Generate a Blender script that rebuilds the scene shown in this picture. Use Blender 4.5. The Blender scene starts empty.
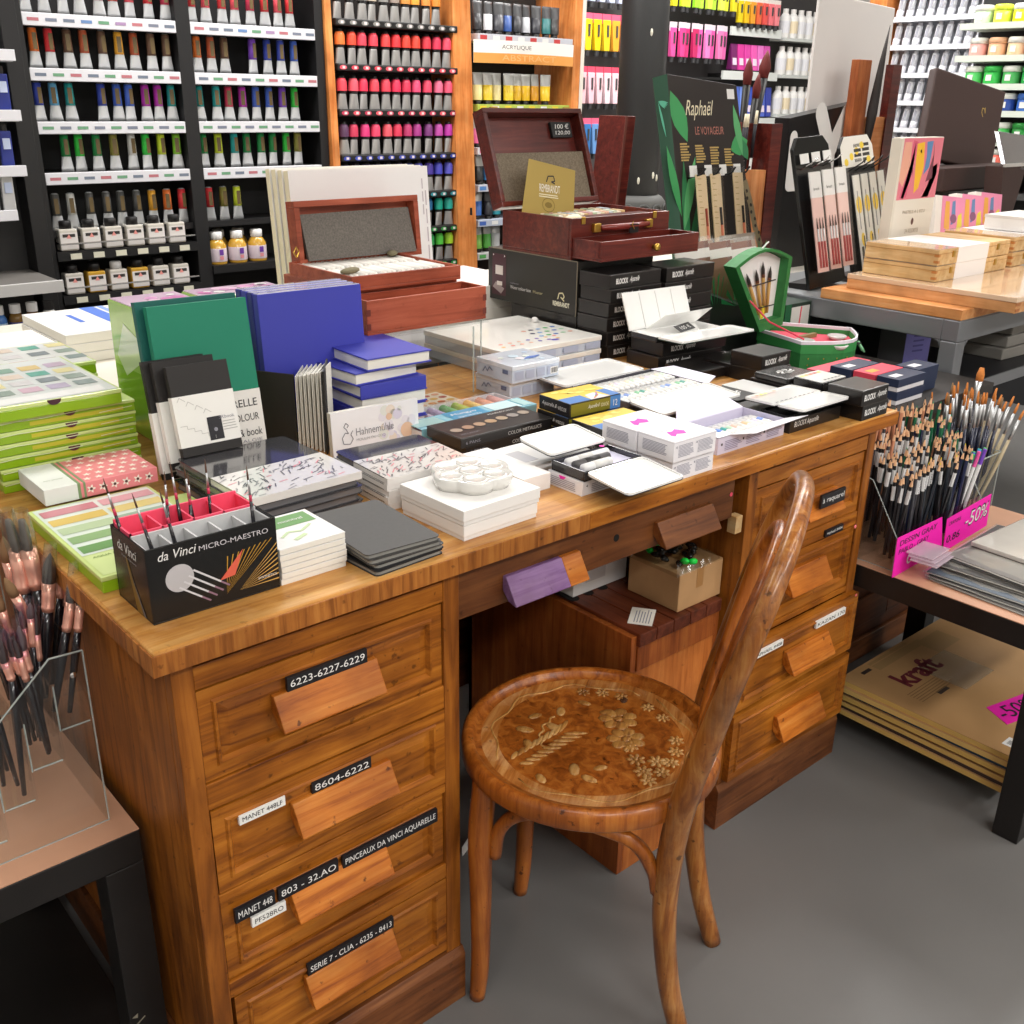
import bpy, bmesh, math, random
from mathutils import Vector, Matrix, Euler
SC = bpy.context.scene
COL = SC.collection
rnd = random.Random(11)
PI = math.pi
ORD = 'first second third fourth fifth sixth seventh eighth ninth tenth eleventh twelfth thirteenth fourteenth fifteenth sixteenth seventeenth eighteenth nineteenth twentieth'.split()

# ---------------------------------------------------------------- materials
def lin(c):
    if isinstance(c, str):
        c = [int(c[i:i + 2], 16) / 255 for i in (0, 2, 4)]
    return tuple(v / 12.92 if v <= .04045 else ((v + .055) / 1.055) ** 2.4 for v in c) + (1.0,)

_M = {}
def mat(hexcol, rough=.5, metal=0.0, coat=0.0, trans=0.0, alpha=1.0, ior=1.45, noise=0.0, nscale=40.0, bump=0.0):
    key = (hexcol, rough, metal, coat, trans, alpha, noise, nscale, bump)
    if key in _M:
        return _M[key]
    m = bpy.data.materials.new('paint_' + hexcol)
    m.use_nodes = True
    nt = m.node_tree
    b = nt.nodes['Principled BSDF']
    b.inputs['Base Color'].default_value = lin(hexcol)
    b.inputs['Roughness'].default_value = rough
    b.inputs['Metallic'].default_value = metal
    b.inputs['Coat Weight'].default_value = coat
    b.inputs['Coat Roughness'].default_value = .08
    b.inputs['Transmission Weight'].default_value = trans
    b.inputs['Alpha'].default_value = alpha
    b.inputs['IOR'].default_value = ior
    if noise or bump:
        tc = nt.nodes.new('ShaderNodeTexCoord')
        n = nt.nodes.new('ShaderNodeTexNoise')
        n.inputs['Scale'].default_value = nscale
        n.inputs['Detail'].default_value = 5
        nt.links.new(tc.outputs['Object'], n.inputs['Vector'])
        if noise:
            r = nt.nodes.new('ShaderNodeValToRGB')
            c = lin(hexcol)
            r.color_ramp.elements[0].position = .3
            r.color_ramp.elements[1].position = .7
            r.color_ramp.elements[0].color = tuple(v * (1 - noise) for v in c[:3]) + (1,)
            r.color_ramp.elements[1].color = tuple(min(1, v * (1 + noise)) for v in c[:3]) + (1,)
            nt.links.new(n.outputs['Fac'], r.inputs['Fac'])
            nt.links.new(r.outputs['Color'], b.inputs['Base Color'])
        if bump:
            bp = nt.nodes.new('ShaderNodeBump')
            bp.inputs['Strength'].default_value = bump
            bp.inputs['Distance'].default_value = .002
            nt.links.new(n.outputs['Fac'], bp.inputs['Height'])
            nt.links.new(bp.outputs['Normal'], b.inputs['Normal'])
    _M[key] = m
    return m

def wood(name, dark, mid, light, axis='x', rough=.42, scale=1.0, worn=0.0, coat=.06, fleck=.5, spec=.28):
    """Grain runs along axis; worn adds pale scuffs, fleck small dark marks."""
    m = bpy.data.materials.new(name)
    m.use_nodes = True
    nt = m.node_tree
    L = nt.links.new
    b = nt.nodes['Principled BSDF']
    tc = nt.nodes.new('ShaderNodeTexCoord')
    mp = nt.nodes.new('ShaderNodeMapping')
    s = [38 * scale] * 3
    s['xyz'.index(axis)] = 2.6 * scale
    mp.inputs['Scale'].default_value = s
    L(tc.outputs['Object'], mp.inputs['Vector'])
    n = nt.nodes.new('ShaderNodeTexNoise')
    n.inputs['Scale'].default_value = 1.6
    n.inputs['Detail'].default_value = 8
    n.inputs['Roughness'].default_value = .62
    n.inputs['Distortion'].default_value = .7
    L(mp.outputs['Vector'], n.inputs['Vector'])
    r = nt.nodes.new('ShaderNodeValToRGB')
    e = r.color_ramp.elements
    e[0].position, e[0].color = .30, lin(dark)
    e[1].position, e[1].color = .72, lin(light)
    k = e.new(.5); k.color = lin(mid)
    L(n.outputs['Fac'], r.inputs['Fac'])
    n2 = nt.nodes.new('ShaderNodeTexNoise')           # broad tone change
    n2.inputs['Scale'].default_value = 7
    n2.inputs['Detail'].default_value = 4
    L(tc.outputs['Object'], n2.inputs['Vector'])
    mx = nt.nodes.new('ShaderNodeMix'); mx.data_type = 'RGBA'; mx.blend_type = 'MULTIPLY'
    r2 = nt.nodes.new('ShaderNodeValToRGB')
    r2.color_ramp.elements[0].position = .35; r2.color_ramp.elements[0].color = (.55, .5, .45, 1)
    r2.color_ramp.elements[1].position = .62; r2.color_ramp.elements[1].color = (1, 1, 1, 1)
    L(n2.outputs['Fac'], r2.inputs['Fac'])
    mx.inputs['Factor'].default_value = .88
    L(r.outputs['Color'], mx.inputs['A']); L(r2.outputs['Color'], mx.inputs['B'])
    out = mx.outputs['Result']
    if fleck:
        v = nt.nodes.new('ShaderNodeTexNoise'); v.inputs['Scale'].default_value = 70; v.inputs['Detail'].default_value = 3
        L(tc.outputs['Object'], v.inputs['Vector'])
        rv = nt.nodes.new('ShaderNodeValToRGB')
        rv.color_ramp.elements[0].position = .27; rv.color_ramp.elements[0].color = (.12, .08, .05, 1)
        rv.color_ramp.elements[1].position = .34; rv.color_ramp.elements[1].color = (1, 1, 1, 1)
        L(v.outputs['Fac'], rv.inputs['Fac'])
        m2 = nt.nodes.new('ShaderNodeMix'); m2.data_type = 'RGBA'; m2.blend_type = 'MULTIPLY'
        m2.inputs['Factor'].default_value = fleck
        L(out, m2.inputs['A']); L(rv.outputs['Color'], m2.inputs['B'])
        out = m2.outputs['Result']
    if worn:
        w = nt.nodes.new('ShaderNodeTexNoise'); w.inputs['Scale'].default_value = 9; w.inputs['Detail'].default_value = 7; w.inputs['Roughness'].default_value = .7
        L(tc.outputs['Object'], w.inputs['Vector'])
        rw = nt.nodes.new('ShaderNodeValToRGB')
        rw.color_ramp.elements[0].position = .5; rw.color_ramp.elements[0].color = (0, 0, 0, 1)
        rw.color_ramp.elements[1].position = .68; rw.color_ramp.elements[1].color = (worn, worn, worn, 1)
        L(w.outputs['Fac'], rw.inputs['Fac'])
        m3 = nt.nodes.new('ShaderNodeMix'); m3.data_type = 'RGBA'
        m3.inputs['B'].default_value = lin('E0B98A')
        L(rw.outputs['Color'], m3.inputs['Factor']); L(out, m3.inputs['A'])
        out = m3.outputs['Result']
    L(out, b.inputs['Base Color'])
    b.inputs['Roughness'].default_value = rough
    b.inputs['Specular IOR Level'].default_value = spec
    b.inputs['Coat Weight'].default_value = coat
    b.inputs['Coat Roughness'].default_value = .25
    bp = nt.nodes.new('ShaderNodeBump'); bp.inputs['Strength'].default_value = .25; bp.inputs['Distance'].default_value = .001
    L(n.outputs['Fac'], bp.inputs['Height']); L(bp.outputs['Normal'], b.inputs['Normal'])
    return m

def clear(name, tint='FFFFFF', rough=.02, base=.03):
    """Thin clear acrylic: mostly see-through, with gloss."""
    m = bpy.data.materials.new(name); m.use_nodes = True
    nt = m.node_tree; nt.nodes.clear()
    o = nt.nodes.new('ShaderNodeOutputMaterial'); t = nt.nodes.new('ShaderNodeBsdfTransparent'); g = nt.nodes.new('ShaderNodeBsdfGlossy')
    lw = nt.nodes.new('ShaderNodeLayerWeight'); lw.inputs['Blend'].default_value = .35
    pw = nt.nodes.new('ShaderNodeMath'); pw.operation = 'POWER'; pw.inputs[1].default_value = 3.0
    t.inputs['Color'].default_value = lin(tint); g.inputs['Roughness'].default_value = rough
    mx = nt.nodes.new('ShaderNodeMixShader')
    ad = nt.nodes.new('ShaderNodeMath'); ad.operation = 'MULTIPLY_ADD'; ad.inputs[1].default_value = .55; ad.inputs[2].default_value = base
    nt.links.new(lw.outputs['Facing'], pw.inputs[0]); nt.links.new(pw.outputs[0], ad.inputs[0]); nt.links.new(ad.outputs[0], mx.inputs[0])
    nt.links.new(t.outputs[0], mx.inputs[1]); nt.links.new(g.outputs[0], mx.inputs[2]); nt.links.new(mx.outputs[0], o.inputs[0])
    return m

WHITE = mat('E6E4E1', .5); PAPER = mat('E6E2D8', .7); BLACK = mat('1C1A1A', .45); GLOSSBLACK = mat('141414', .25)
CREAM = mat('E9DDBF', .7); INK = mat('26242A', .6); GREYTXT = mat('8D8B94', .7); MAGENTA = mat('F01CB0', .5)
GOLD = mat('C9A24A', .3, .9); SILVER = mat('C9CACB', .35, .85); CHROME = mat('D8D8D8', .15, 1.0)
ROSEGOLD = mat('F0B4A0', .25, .55); RED = mat('E2475A', .5); ACRYLIC = clear('clear_acrylic', 'FDFEFE'); FILM = clear('clear_film', 'FFFFFF', .06, .05); BAGFILM = clear('bag_film', 'F4F6F4', .12, .16)
ACREDGE = mat('DDE6E2', .15, trans=.6)
DESK_X = wood('desk_wood_x', '6A340C', 'A8621A', 'C67E2C', 'x', fleck=.6)
DESK_Z = wood('desk_wood_z', '5E2E0A', '96561A', 'B46E28', 'z', fleck=.6)
DESK_EDGE = wood('desk_edge_wood', '6E3A12', 'A8662A', 'C4843E', 'z', fleck=.5, scale=1.25)
DESK_TOP = wood('desk_top_wood', 'A8682A', 'CB9048', 'E0AE68', 'x', rough=.35, worn=.25, fleck=.35)
HANDLE_W = wood('handle_wood', '8A4210', 'C26E20', 'D68A3C', 'x', fleck=.8, scale=1.3)
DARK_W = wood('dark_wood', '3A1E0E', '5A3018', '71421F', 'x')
CHAIR_W = wood('bentwood', '6E3410', 'A55A1E', 'C47A34', 'z', rough=.3, coat=.4, fleck=.8)
CHAIR_LIGHT = wood('worn_bentwood', '6E3A14', '9E5E24', 'BE8646', 'z', rough=.28, coat=.5, worn=.14, fleck=.8, scale=1.5)
SEAT_W = wood('embossed_seat', '8A4A18', 'B87234', 'D49A5A', 'x', rough=.32, coat=.4, worn=.5, fleck=.5, scale=1.6)
MAHOG = wood('mahogany', '4A1A16', '64251E', '7A3428', 'x', rough=.3, coat=.4, fleck=.2)
RED_W = wood('red_stained_wood', '8A3E28', 'A8523A', 'B96248', 'x', rough=.4, fleck=.25)
PALE_W = wood('pale_pine', 'D9A868', 'EAC48C', 'F3D8A8', 'y', rough=.5, fleck=.1)
BEECH = wood('orange_beech', 'D88A48', 'EBA566', 'F2B97E', 'y', rough=.5, fleck=.05)
ORANGE_W = wood('orange_shelf_wood', 'D97C3A', 'EA9450', 'F2A868', 'z', rough=.45, fleck=.05)
TAN_TOP = mat('C9987A', .45, noise=.12, nscale=6)
FOAM = mat('6E6862', .95, noise=.25, nscale=300)

# ---------------------------------------------------------------- meshes
class MB:
    def __init__(s): s.v, s.f, s.k = [], [], []
    def add(s, vs, fs, mi=0):
        b = len(s.v); s.v += [tuple(p) for p in vs]
        s.f += [tuple(b + i for i in f) for f in fs]; s.k += [mi] * len(fs)
        return s
    def box(s, x0, y0, z0, x1, y1, z1, mi=0):
        vs = [(x, y, z) for z in (z0, z1) for y in (y0, y1) for x in (x0, x1)]
        return s.add(vs, [(0, 2, 3, 1), (4, 5, 7, 6), (0, 1, 5, 4), (2, 6, 7, 3), (0, 4, 6, 2), (1, 3, 7, 5)], mi)
    def hexa(s, p, mi=0):      # 4 bottom points then 4 top points, both counter-clockwise
        return s.add(p, [(3, 2, 1, 0), (4, 5, 6, 7), (0, 1, 5, 4), (1, 2, 6, 5), (2, 3, 7, 6), (3, 0, 4, 7)], mi)
    def prism(s, poly, a, b, axis='z', mi=0):
        put = {'z': lambda p, h: (p[0], p[1], h), 'x': lambda p, h: (h, p[0], p[1]), 'y': lambda p, h: (p[0], h, p[1])}[axis]
        n = len(poly)
        vs = [put(p, a) for p in poly] + [put(p, b) for p in poly]
        fs = [tuple(range(n))[::-1], tuple(range(n, 2 * n))] + [(i, (i + 1) % n, n + (i + 1) % n, n + i) for i in range(n)]
        return s.add(vs, fs, mi)
    def tube(s, pts, rad, n=12, cap=True, mi=0, flat=1.0):
        pts = [Vector(p) for p in pts]
        if not hasattr(rad, '__len__'): rad = [rad] * len(pts)
        t0 = (pts[1] - pts[0]).normalized()
        up = Vector((0, 0, 1)) if abs(t0.z) < .9 else Vector((1, 0, 0))
        a = t0.cross(up).normalized()
        vs = []
        for i, p in enumerate(pts):
            t = (pts[min(i + 1, len(pts) - 1)] - pts[max(i - 1, 0)]).normalized()
            a = (a - t * a.dot(t)).normalized(); b = t.cross(a)
            for j in range(n):
                q = 2 * PI * j / n
                vs.append(p + a * (rad[i] * math.cos(q)) + b * (rad[i] * flat * math.sin(q)))
        fs = [(i * n + j, i * n + (j + 1) % n, (i + 1) * n + (j + 1) % n, (i + 1) * n + j) for i in range(len(pts) - 1) for j in range(n)]
        if cap: fs += [tuple(range(n))[::-1], tuple(range((len(pts) - 1) * n, len(pts) * n))]
        return s.add(vs, fs, mi)
    def lathe(s, prof, n=24, c=(0, 0, 0), mi=0):
        vs = [(c[0] + r * math.cos(2 * PI * j / n), c[1] + r * math.sin(2 * PI * j / n), c[2] + z) for r, z in prof for j in range(n)]
        fs = [(i * n + j, i * n + (j + 1) % n, (i + 1) * n + (j + 1) % n, (i + 1) * n + j) for i in range(len(prof) - 1) for j in range(n)]
        fs += [tuple(range(n))[::-1], tuple(range((len(prof) - 1) * n, len(prof) * n))]
        return s.add(vs, fs, mi)
    def blob(s, c, r, n=8, m=5, rot=0.0, mi=0):      # ellipsoid
        ca, sa = math.cos(rot), math.sin(rot)
        vs = []
        for i in range(1, m):
            th = PI * i / m
            for j in range(n):
                ph = 2 * PI * j / n
                x, y, z = r[0] * math.sin(th) * math.cos(ph), r[1] * math.sin(th) * math.sin(ph), r[2] * math.cos(th)
                vs.append((c[0] + ca * x - sa * y, c[1] + sa * x + ca * y, c[2] + z))
        k = len(vs); vs += [(c[0], c[1], c[2] + r[2]), (c[0], c[1], c[2] - r[2])]
        fs = [(i * n + j, (i + 1) * n + j, (i + 1) * n + (j + 1) % n, i * n + (j + 1) % n) for i in range(m - 2) for j in range(n)]
        fs += [(k, j, (j + 1) % n) for j in range(n)] + [(k + 1, (m - 2) * n + (j + 1) % n, (m - 2) * n + j) for j in range(n)]
        return s.add(vs, fs, mi)
    def tray(s, x0, y0, z0, x1, y1, z1, t=.004, mi=0):   # open box
        s.box(x0, y0, z0, x1, y1, z0 + t, mi)
        s.box(x0, y0, z0 + t, x1, y0 + t, z1, mi); s.box(x0, y1 - t, z0 + t, x1, y1, z1, mi)
        s.box(x0, y0 + t, z0 + t, x0 + t, y1 - t, z1, mi); s.box(x1 - t, y0 + t, z0 + t, x1, y1 - t, z1, mi)
        return s
    def mesh(s, name, mats, smooth=False):
        me = bpy.data.meshes.new(name)
        me.from_pydata(s.v, [], s.f)
        for m in (mats if isinstance(mats, (list, tuple)) else [mats]): me.materials.append(m)
        for p, k in zip(me.polygons, s.k):
            p.material_index = k; p.use_smooth = smooth
        me.update()
        return me

def link(name, data, parent=None, loc=(0, 0, 0), rot=(0, 0, 0)):
    o = bpy.data.objects.new(name, data); COL.objects.link(o)
    o.parent = parent; o.location = loc
    o.rotation_euler = (0, 0, rot) if not hasattr(rot, '__len__') else rot
    return o
def tag(o, label, cat, group=None):
    o['label'] = label; o['category'] = cat
    if group: o['group'] = group
    return o
def thing(name, label, cat, loc=(0, 0, 0), rot=0, group=None):
    return tag(link(name, None, None, loc, rot), label, cat, group)
def part(name, mb, m, parent, loc=(0, 0, 0), rot=0, bevel=0.0, smooth=False, label=None):
    o = link(name, mb.mesh(name, m, smooth), parent, loc, rot)
    if bevel: soften(o, bevel)
    if label: o['label'] = label
    return o
def soften(o, w, seg=2):
    b = o.modifiers.new('bevel', 'BEVEL'); b.width = w; b.segments = seg; b.limit_method = 'ANGLE'; b.angle_limit = .6
    return o
def whole(name, label, cat, mb, m, loc=(0, 0, 0), rot=0, group=None, bevel=0.0, smooth=False):
    return tag(part(name, mb, m, None, loc, rot, bevel, smooth), label, cat, group)
def struct(name, mb, m, loc=(0, 0, 0)):
    o = part(name, mb, m, None, loc); o['kind'] = 'structure'; return o
def dup(root, loc, rot, label, group=None):
    r = root.copy(); COL.objects.link(r); r.location = loc
    r.rotation_euler = (0, 0, rot) if not hasattr(rot, '__len__') else rot
    r['label'] = label
    if group: r['group'] = group
    for ch in list(root.children):
        c = ch.copy(); COL.objects.link(c); c.parent = r
        for g in list(ch.children):
            d = g.copy(); COL.objects.link(d); d.parent = c
    return r

# flat printing on a face: o = corner, u / v = unit directions, offset along u x v
def fr(kind, w=0, d=0, h=0):
    X, Y, Zv = Vector((1, 0, 0)), Vector((0, 1, 0)), Vector((0, 0, 1))
    return {'front': (Vector((0, 0, 0)), X, Zv), 'left': (Vector((0, d, 0)), -Y, Zv), 'top': (Vector((0, 0, h)), X, Y),
            'right': (Vector((w, 0, 0)), Y, Zv), 'topL': (Vector((0, d, h)), -Y, X)}[kind]
_G = {}
def glyphs(s, bold=0.0):
    if (s, bold) not in _G:
        cu = bpy.data.curves.new('t', 'FONT'); cu.body = s; cu.size = 1; cu.resolution_u = 3; cu.offset = bold
        ob = bpy.data.objects.new('t', cu); COL.objects.link(ob)
        dg = bpy.context.evaluated_depsgraph_get()
        me = bpy.data.meshes.new_from_object(ob.evaluated_get(dg))
        vs = [(v.co.x, v.co.y) for v in me.vertices]; fs = [tuple(p.vertices) for p in me.polygons]
        bpy.data.objects.remove(ob); bpy.data.meshes.remove(me); bpy.data.curves.remove(cu)
        _G[(s, bold)] = (vs, fs)
    return _G[(s, bold)]
def text(s, parent, face, x, y, w, h, m, name='lettering', shear=0.0, off=.0007, bold=0.0):
    """Lettering fitted into the rectangle x, y, w, h of a face; h None keeps the proportions."""
    o, u, v = face
    vs, fs = glyphs(s, bold)
    x0, x1 = min(p[0] for p in vs), max(p[0] for p in vs); y0, y1 = min(p[1] for p in vs), max(p[1] for p in vs)
    k = w / (x1 - x0); ky = k if h is None else h / (y1 - y0)
    n = u.cross(v)
    pts = [o + n * off + u * (x + (p[0] - x0) * k + shear * (p[1] - y0) * ky) + v * (y + (p[1] - y0) * ky) for p in vs]
    mb = MB().add(pts, fs)
    return part(name, mb, m, parent)
def patch(name, parent, face, polys, m, off=.0004):
    o, u, v = face; n = u.cross(v); mb = MB()
    for i, pl in enumerate(polys):
        mi = 0
        if isinstance(pl, tuple): mi, pl = pl
        mb.add([o + n * (off + .00004 * (i % 6)) + u * a + v * b for a, b in pl], [tuple(range(len(pl)))], mi)
    return part(name, mb, m, parent)
def rect(x, y, w, h): return [(x, y), (x + w, y), (x + w, y + h), (x, y + h)]
def circ(cx, cy, r, n=20, ry=None): return [(cx + r * math.cos(2 * PI * i / n), cy + (ry or r) * math.sin(2 * PI * i / n)) for i in range(n)]
def strip(pts, w):             # flat ribbon outline along a polyline, as quads
    out = []
    for (x0, y0), (x1, y1) in zip(pts, pts[1:]):
        l = math.hypot(x1 - x0, y1 - y0) or 1; nx, ny = -(y1 - y0) / l * w / 2, (x1 - x0) / l * w / 2
        out.append([(x0 + nx, y0 + ny), (x0 - nx, y0 - ny), (x1 - nx, y1 - ny), (x1 + nx, y1 + ny)])
    return out
def lines(x, y, w, n, dy, h, ragged=.25):      # rows of small print as thin bars
    return [rect(x, y - i * dy, w * (1 - rnd.random() * ragged), h) for i in range(n)]

def carton(name, label, cat, loc, dims, m, rot=0, group=None, bevel=.0012):
    w, d, h = dims
    return whole(name, label, cat, MB().box(0, 0, 0, w, d, h), m, loc, rot, group, bevel)
def book(name, label, cat, loc, rot, dims, cover, group=None, page=None, spine='left', t=.0025, ov=.003):
    """Hard-cover book lying in its own frame: w along x, d along y, h thickness along z."""
    w, d, h = dims
    r = thing(name, label, cat, loc, rot, group)
    mb = MB().box(0, 0, 0, w, d, t).box(0, 0, h - t, w, d, h)
    s = {'left': (0, 0, t, t, d, h - t), 'right': (w - t, 0, t, w, d, h - t), 'front': (0, 0, t, w, t, h - t), 'back': (0, d - t, t, w, d, h - t)}[spine]
    mb.box(*s)
    part('cover', mb, cover, r, bevel=.0006)
    e = dict(left=ov, right=ov, front=ov, back=ov); e[spine] = t * .9
    part('page_block', MB().box(e['left'], e['front'], t * .9, w - e['right'], d - e['back'], h - t * .9), page or PAPER, r)
    return r
def softbook(name, label, cat, loc, rot, dims, cover, group=None, rc=.006, page=None):
    """Thin sketchbook with round corners: two covers and a page block."""
    w, d, h = dims
    r = thing(name, label, cat, loc, rot, group)
    def rr(i, rad):
        o = []
        for cx, cy, a in ((w - i - rad, i + rad, -90), (w - i - rad, d - i - rad, 0), (i + rad, d - i - rad, 90), (i + rad, i + rad, 180)):
            o += [(cx + rad * math.cos(math.radians(a + q)), cy + rad * math.sin(math.radians(a + q))) for q in (0, 30, 60, 90)]
        return o
    part('cover', MB().prism(rr(0, rc), 0, .0012).prism(rr(0, rc), h - .0012, h), cover, r)
    part('page_block', MB().prism(rr(.0015, rc), .001, h - .001), page or PAPER, r)
    return r
# ---------------------------------------------------------------- camera, light, room
cam = bpy.data.cameras.new('camera'); co = bpy.data.objects.new('camera', cam); COL.objects.link(co)
yaw, pit, rol = 0.7188, 0.3813, 0.0155
f_ = Vector((math.sin(yaw) * math.cos(pit), math.cos(yaw) * math.cos(pit), -math.sin(pit)))
r_ = Vector((math.cos(yaw), -math.sin(yaw), 0)); u_ = r_.cross(f_)
r2_, u2_ = r_ * math.cos(rol) + u_ * math.sin(rol), u_ * math.cos(rol) - r_ * math.sin(rol)
co.matrix_world = Matrix(((r2_.x, u2_.x, -f_.x, -0.362), (r2_.y, u2_.y, -f_.y, -0.9761), (r2_.z, u2_.z, -f_.z, 1.324), (0, 0, 0, 1)))
cam.sensor_width = 36; cam.lens = 36 * 1028.26 / 1024; cam.clip_start = .05
SC.camera = co
vs_ = SC.view_settings; SC.display_settings.display_device = 'sRGB'
vs_.view_transform = 'Standard'; vs_.look = 'None'; vs_.gamma = 1; vs_.use_curve_mapping = False; vs_.exposure = -0.25
SC.cycles.use_denoising = True
SC.cycles.max_bounces = 8; SC.cycles.transparent_max_bounces = 24

w_ = bpy.data.worlds.new('world'); SC.world = w_; w_.use_nodes = True
w_.node_tree.nodes['Background'].inputs[0].default_value = (1, 1, 1, 1); w_.node_tree.nodes['Background'].inputs[1].default_value = .25

CEIL = 3.0
floor_m = mat('6C6A68', .32, noise=.10, nscale=1.7)
nt = floor_m.node_tree; b_ = nt.nodes['Principled BSDF']
sc_ = nt.nodes.new('ShaderNodeTexNoise'); sc_.inputs['Scale'].default_value = 5; sc_.inputs['Detail'].default_value = 8
rr_ = nt.nodes.new('ShaderNodeMapRange'); rr_.inputs['To Min'].default_value = .26; rr_.inputs['To Max'].default_value = .5
tc_ = nt.nodes.new('ShaderNodeTexCoord'); nt.links.new(tc_.outputs['Object'], sc_.inputs['Vector'])
nt.links.new(sc_.outputs['Fac'], rr_.inputs['Value']); nt.links.new(rr_.outputs[0], b_.inputs['Roughness'])
struct('floor', MB().box(-3, -4, -.05, 7, 5, 0), floor_m)
wall_m = mat('DAD6CF', .8)
struct('ceiling', MB().box(-3, -4, CEIL, 7, 5, CEIL + .05), mat('E8E6E0', .9))
struct('wall_back', MB().box(-3, 5, 0, 7, 5.1, CEIL), wall_m)
struct('wall_front', MB().box(-3, -4.1, 0, 7, -4, CEIL), wall_m)
struct('wall_left', MB().box(-3.1, -4, 0, -3, 5, CEIL), wall_m)
struct('wall_right', MB().box(7, -4, 0, 7.1, 5, CEIL), wall_m)
def lamp(x, y, e, sx=1.3, sy=.3):
    l = bpy.data.lights.new('ceiling_lamp', 'AREA'); l.shape = 'RECTANGLE'; l.size = sx; l.size_y = sy; l.energy = e; l.color = (1, .985, .96)
    link('ceiling_lamp', l, None, (x, y, CEIL - .06))
for x, y, e in ((-.9, -1.0, 16), (1.3, -1.3, 15), (-1.4, 1.5, 26), (.8, 1.8, 27), (2.9, 1.5, 38), (4.4, .6, 46), (1.6, 2.05, 42), (3.6, 2.6, 56), (4.6, 2.2, 40), (3.2, -1.6, 22), (-.9, -2.8, 66), (1.2, -2.9, 66), (3.4, -3.0, 46)):
    lamp(x, y, e)
# ---------------------------------------------------------------- the writing desk
D = .78
desk = thing('writing_desk', 'old honey brown wooden pedestal desk with eight drawers, covered in art supplies', 'desk')
part('desktop', MB().box(-.024, -.0225, .754, 1.4575, .80, D), [DESK_TOP], desk, bevel=.004)
part('desktop_edging', MB().box(-.025, -.0245, .752, .62, -.0222, .7775).box(.62, -.0245, .752, 1.4585, -.0222, .7775, 1).box(-.0265, -.0245, .752, -.0238, .80, .7775), [DESK_EDGE, DESK_X], desk, bevel=.0008)
STRIPB, STRIPW = mat('17161A', .5), mat('EDEBE6', .5)
def raised_front(x0, z0, x1, z1, y, proud=.010):
    """Drawer front: flat border, stepped bead, then a raised field."""
    mb = MB(); rings = []
    for i, yy in ((0, y + .018), (0, y), (.016, y), (.018, y - .003), (.021, y - .003), (.0245, y + .0035), (.036, y + .001)):
        rings.append([(x0 + i, yy, z0 + i), (x1 - i, yy, z0 + i), (x1 - i, yy, z1 - i), (x0 + i, yy, z1 - i)])
    vs = [p for r in rings for p in r]; fs = []
    for k in range(len(rings) - 1):
        for j in range(4):
            a, b = k * 4 + j, k * 4 + (j + 1) % 4
            fs.append((a, b, b + 4, a + 4))
    fs.append(tuple(range((len(rings) - 1) * 4, len(rings) * 4)))
    return mb.add(vs, fs)
def pull(x0, z0, x1, z1, y):
    """Sloping block pull: thin upper edge, lower edge standing off the drawer."""
    prof = [(y + .001, z1), (y - .007, z1), (y - .030, z0 + .002), (y - .028, z0), (y - .012, z0 + .004), (y + .001, z0 + .018)]
    return MB().prism(prof, x0, x1, 'x')
def pedestal(x0, x1, rails, sides):
    mb = MB()
    st = .026
    mb.box(x0, 0, .10, x0 + st, .02, .754).box(x1 - st, 0, .10, x1, .02, .754)
    mb.box(x0, .02, .10, x0 + .018, .78, .754).box(x1 - .018, .02, .10, x1, .78, .754)
    mb.box(x0, .765, .10, x1, .78, .754).box(x0 + .018, .3, .10, x1 - .018, .31, .754)
    for a, b in rails: mb.box(x0 + st, .001, a, x1 - st, .02, b, 1)
    part('pedestal', mb, [DESK_Z, DESK_X], desk, bevel=.0012)
    part('plinth', MB().prism([(-.008, 0), (-.008, .088), (-.001, .10), (.03, .10), (.03, 0)], x0 - .005, x1 + .003, 'x').box(x0 - .005, .03, 0, x1 + .003, .785, .09), DARKP, desk, bevel=.001)
DARKP = wood('plinth_wood', '4E2A12', '754424', '8E5A32', 'x', fleck=.5)
pedestal(0, .40, ((.705, .735), (.541, .577), (.400, .414), (.247, .272)), 1)
pedestal(1.03, 1.43, ((.705, .735), (.548, .577), (.400, .412)), 1)
face0 = (Vector((0, 0, 0)), Vector((1, 0, 0)), Vector((0, 0, 1)))
def drawer(x0, z0, x1, z1, y, hx0, hz0, hx1, hz1, strips, pullm=HANDLE_W):
    dr = part('drawer', raised_front(x0 + .0015, z0 + .0015, x1 - .0015, z1 - .003, y), DESK_X, desk)
    if hx0 is not None: part('handle', pull(hx0, hz0, hx1, hz1, y), pullm, dr, bevel=.0015)
    for s, a, b, c, d, dark, yy in strips:
        fc = (Vector((0, yy, 0)), face0[1], face0[2])
        part('label_strip', MB().box(a, yy - .0008, b, c, yy + .004, d), STRIPB if dark else STRIPW, dr)
        hh = d - b
        text(s, dr, fc, a + .004, b + hh * .26, c - a - .008, hh * .5, WHITE if dark else INK, off=.0012)
Y1 = -.003
drawer(.026, .577, .374, .704, .004, .118, .620, .265, .662, [('6223-6227-6229', .137, .662, .250, .681, 1, Y1)])
drawer(.026, .415, .376, .541, .001, .130, .461, .278, .503, [('8604-6222', .160, .501, .249, .520, 1, Y1), ('MANET 448LF', .060, .5055, .122, .519, 0, Y1)])
drawer(.027, .272, .374, .400, .006, .120, .327, .268, .368, [('MANET 448', .042, .364, .097, .385, 1, Y1), ('803 - 32.AO', .102, .364, .191, .384, 1, Y1), ('PINCEAUX DA VINCI AQUARELLE', .198, .361, .356, .383, 1, Y1), ('PF528RO', .063, .345, .111, .360, 0, Y1)])
drawer(.030, .104, .376, .247, .002, .130, .175, .272, .216, [('SERIE 7 - CLIA - 6235 - 8413', .135, .2155, .275, .235, 1, Y1)])
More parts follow.
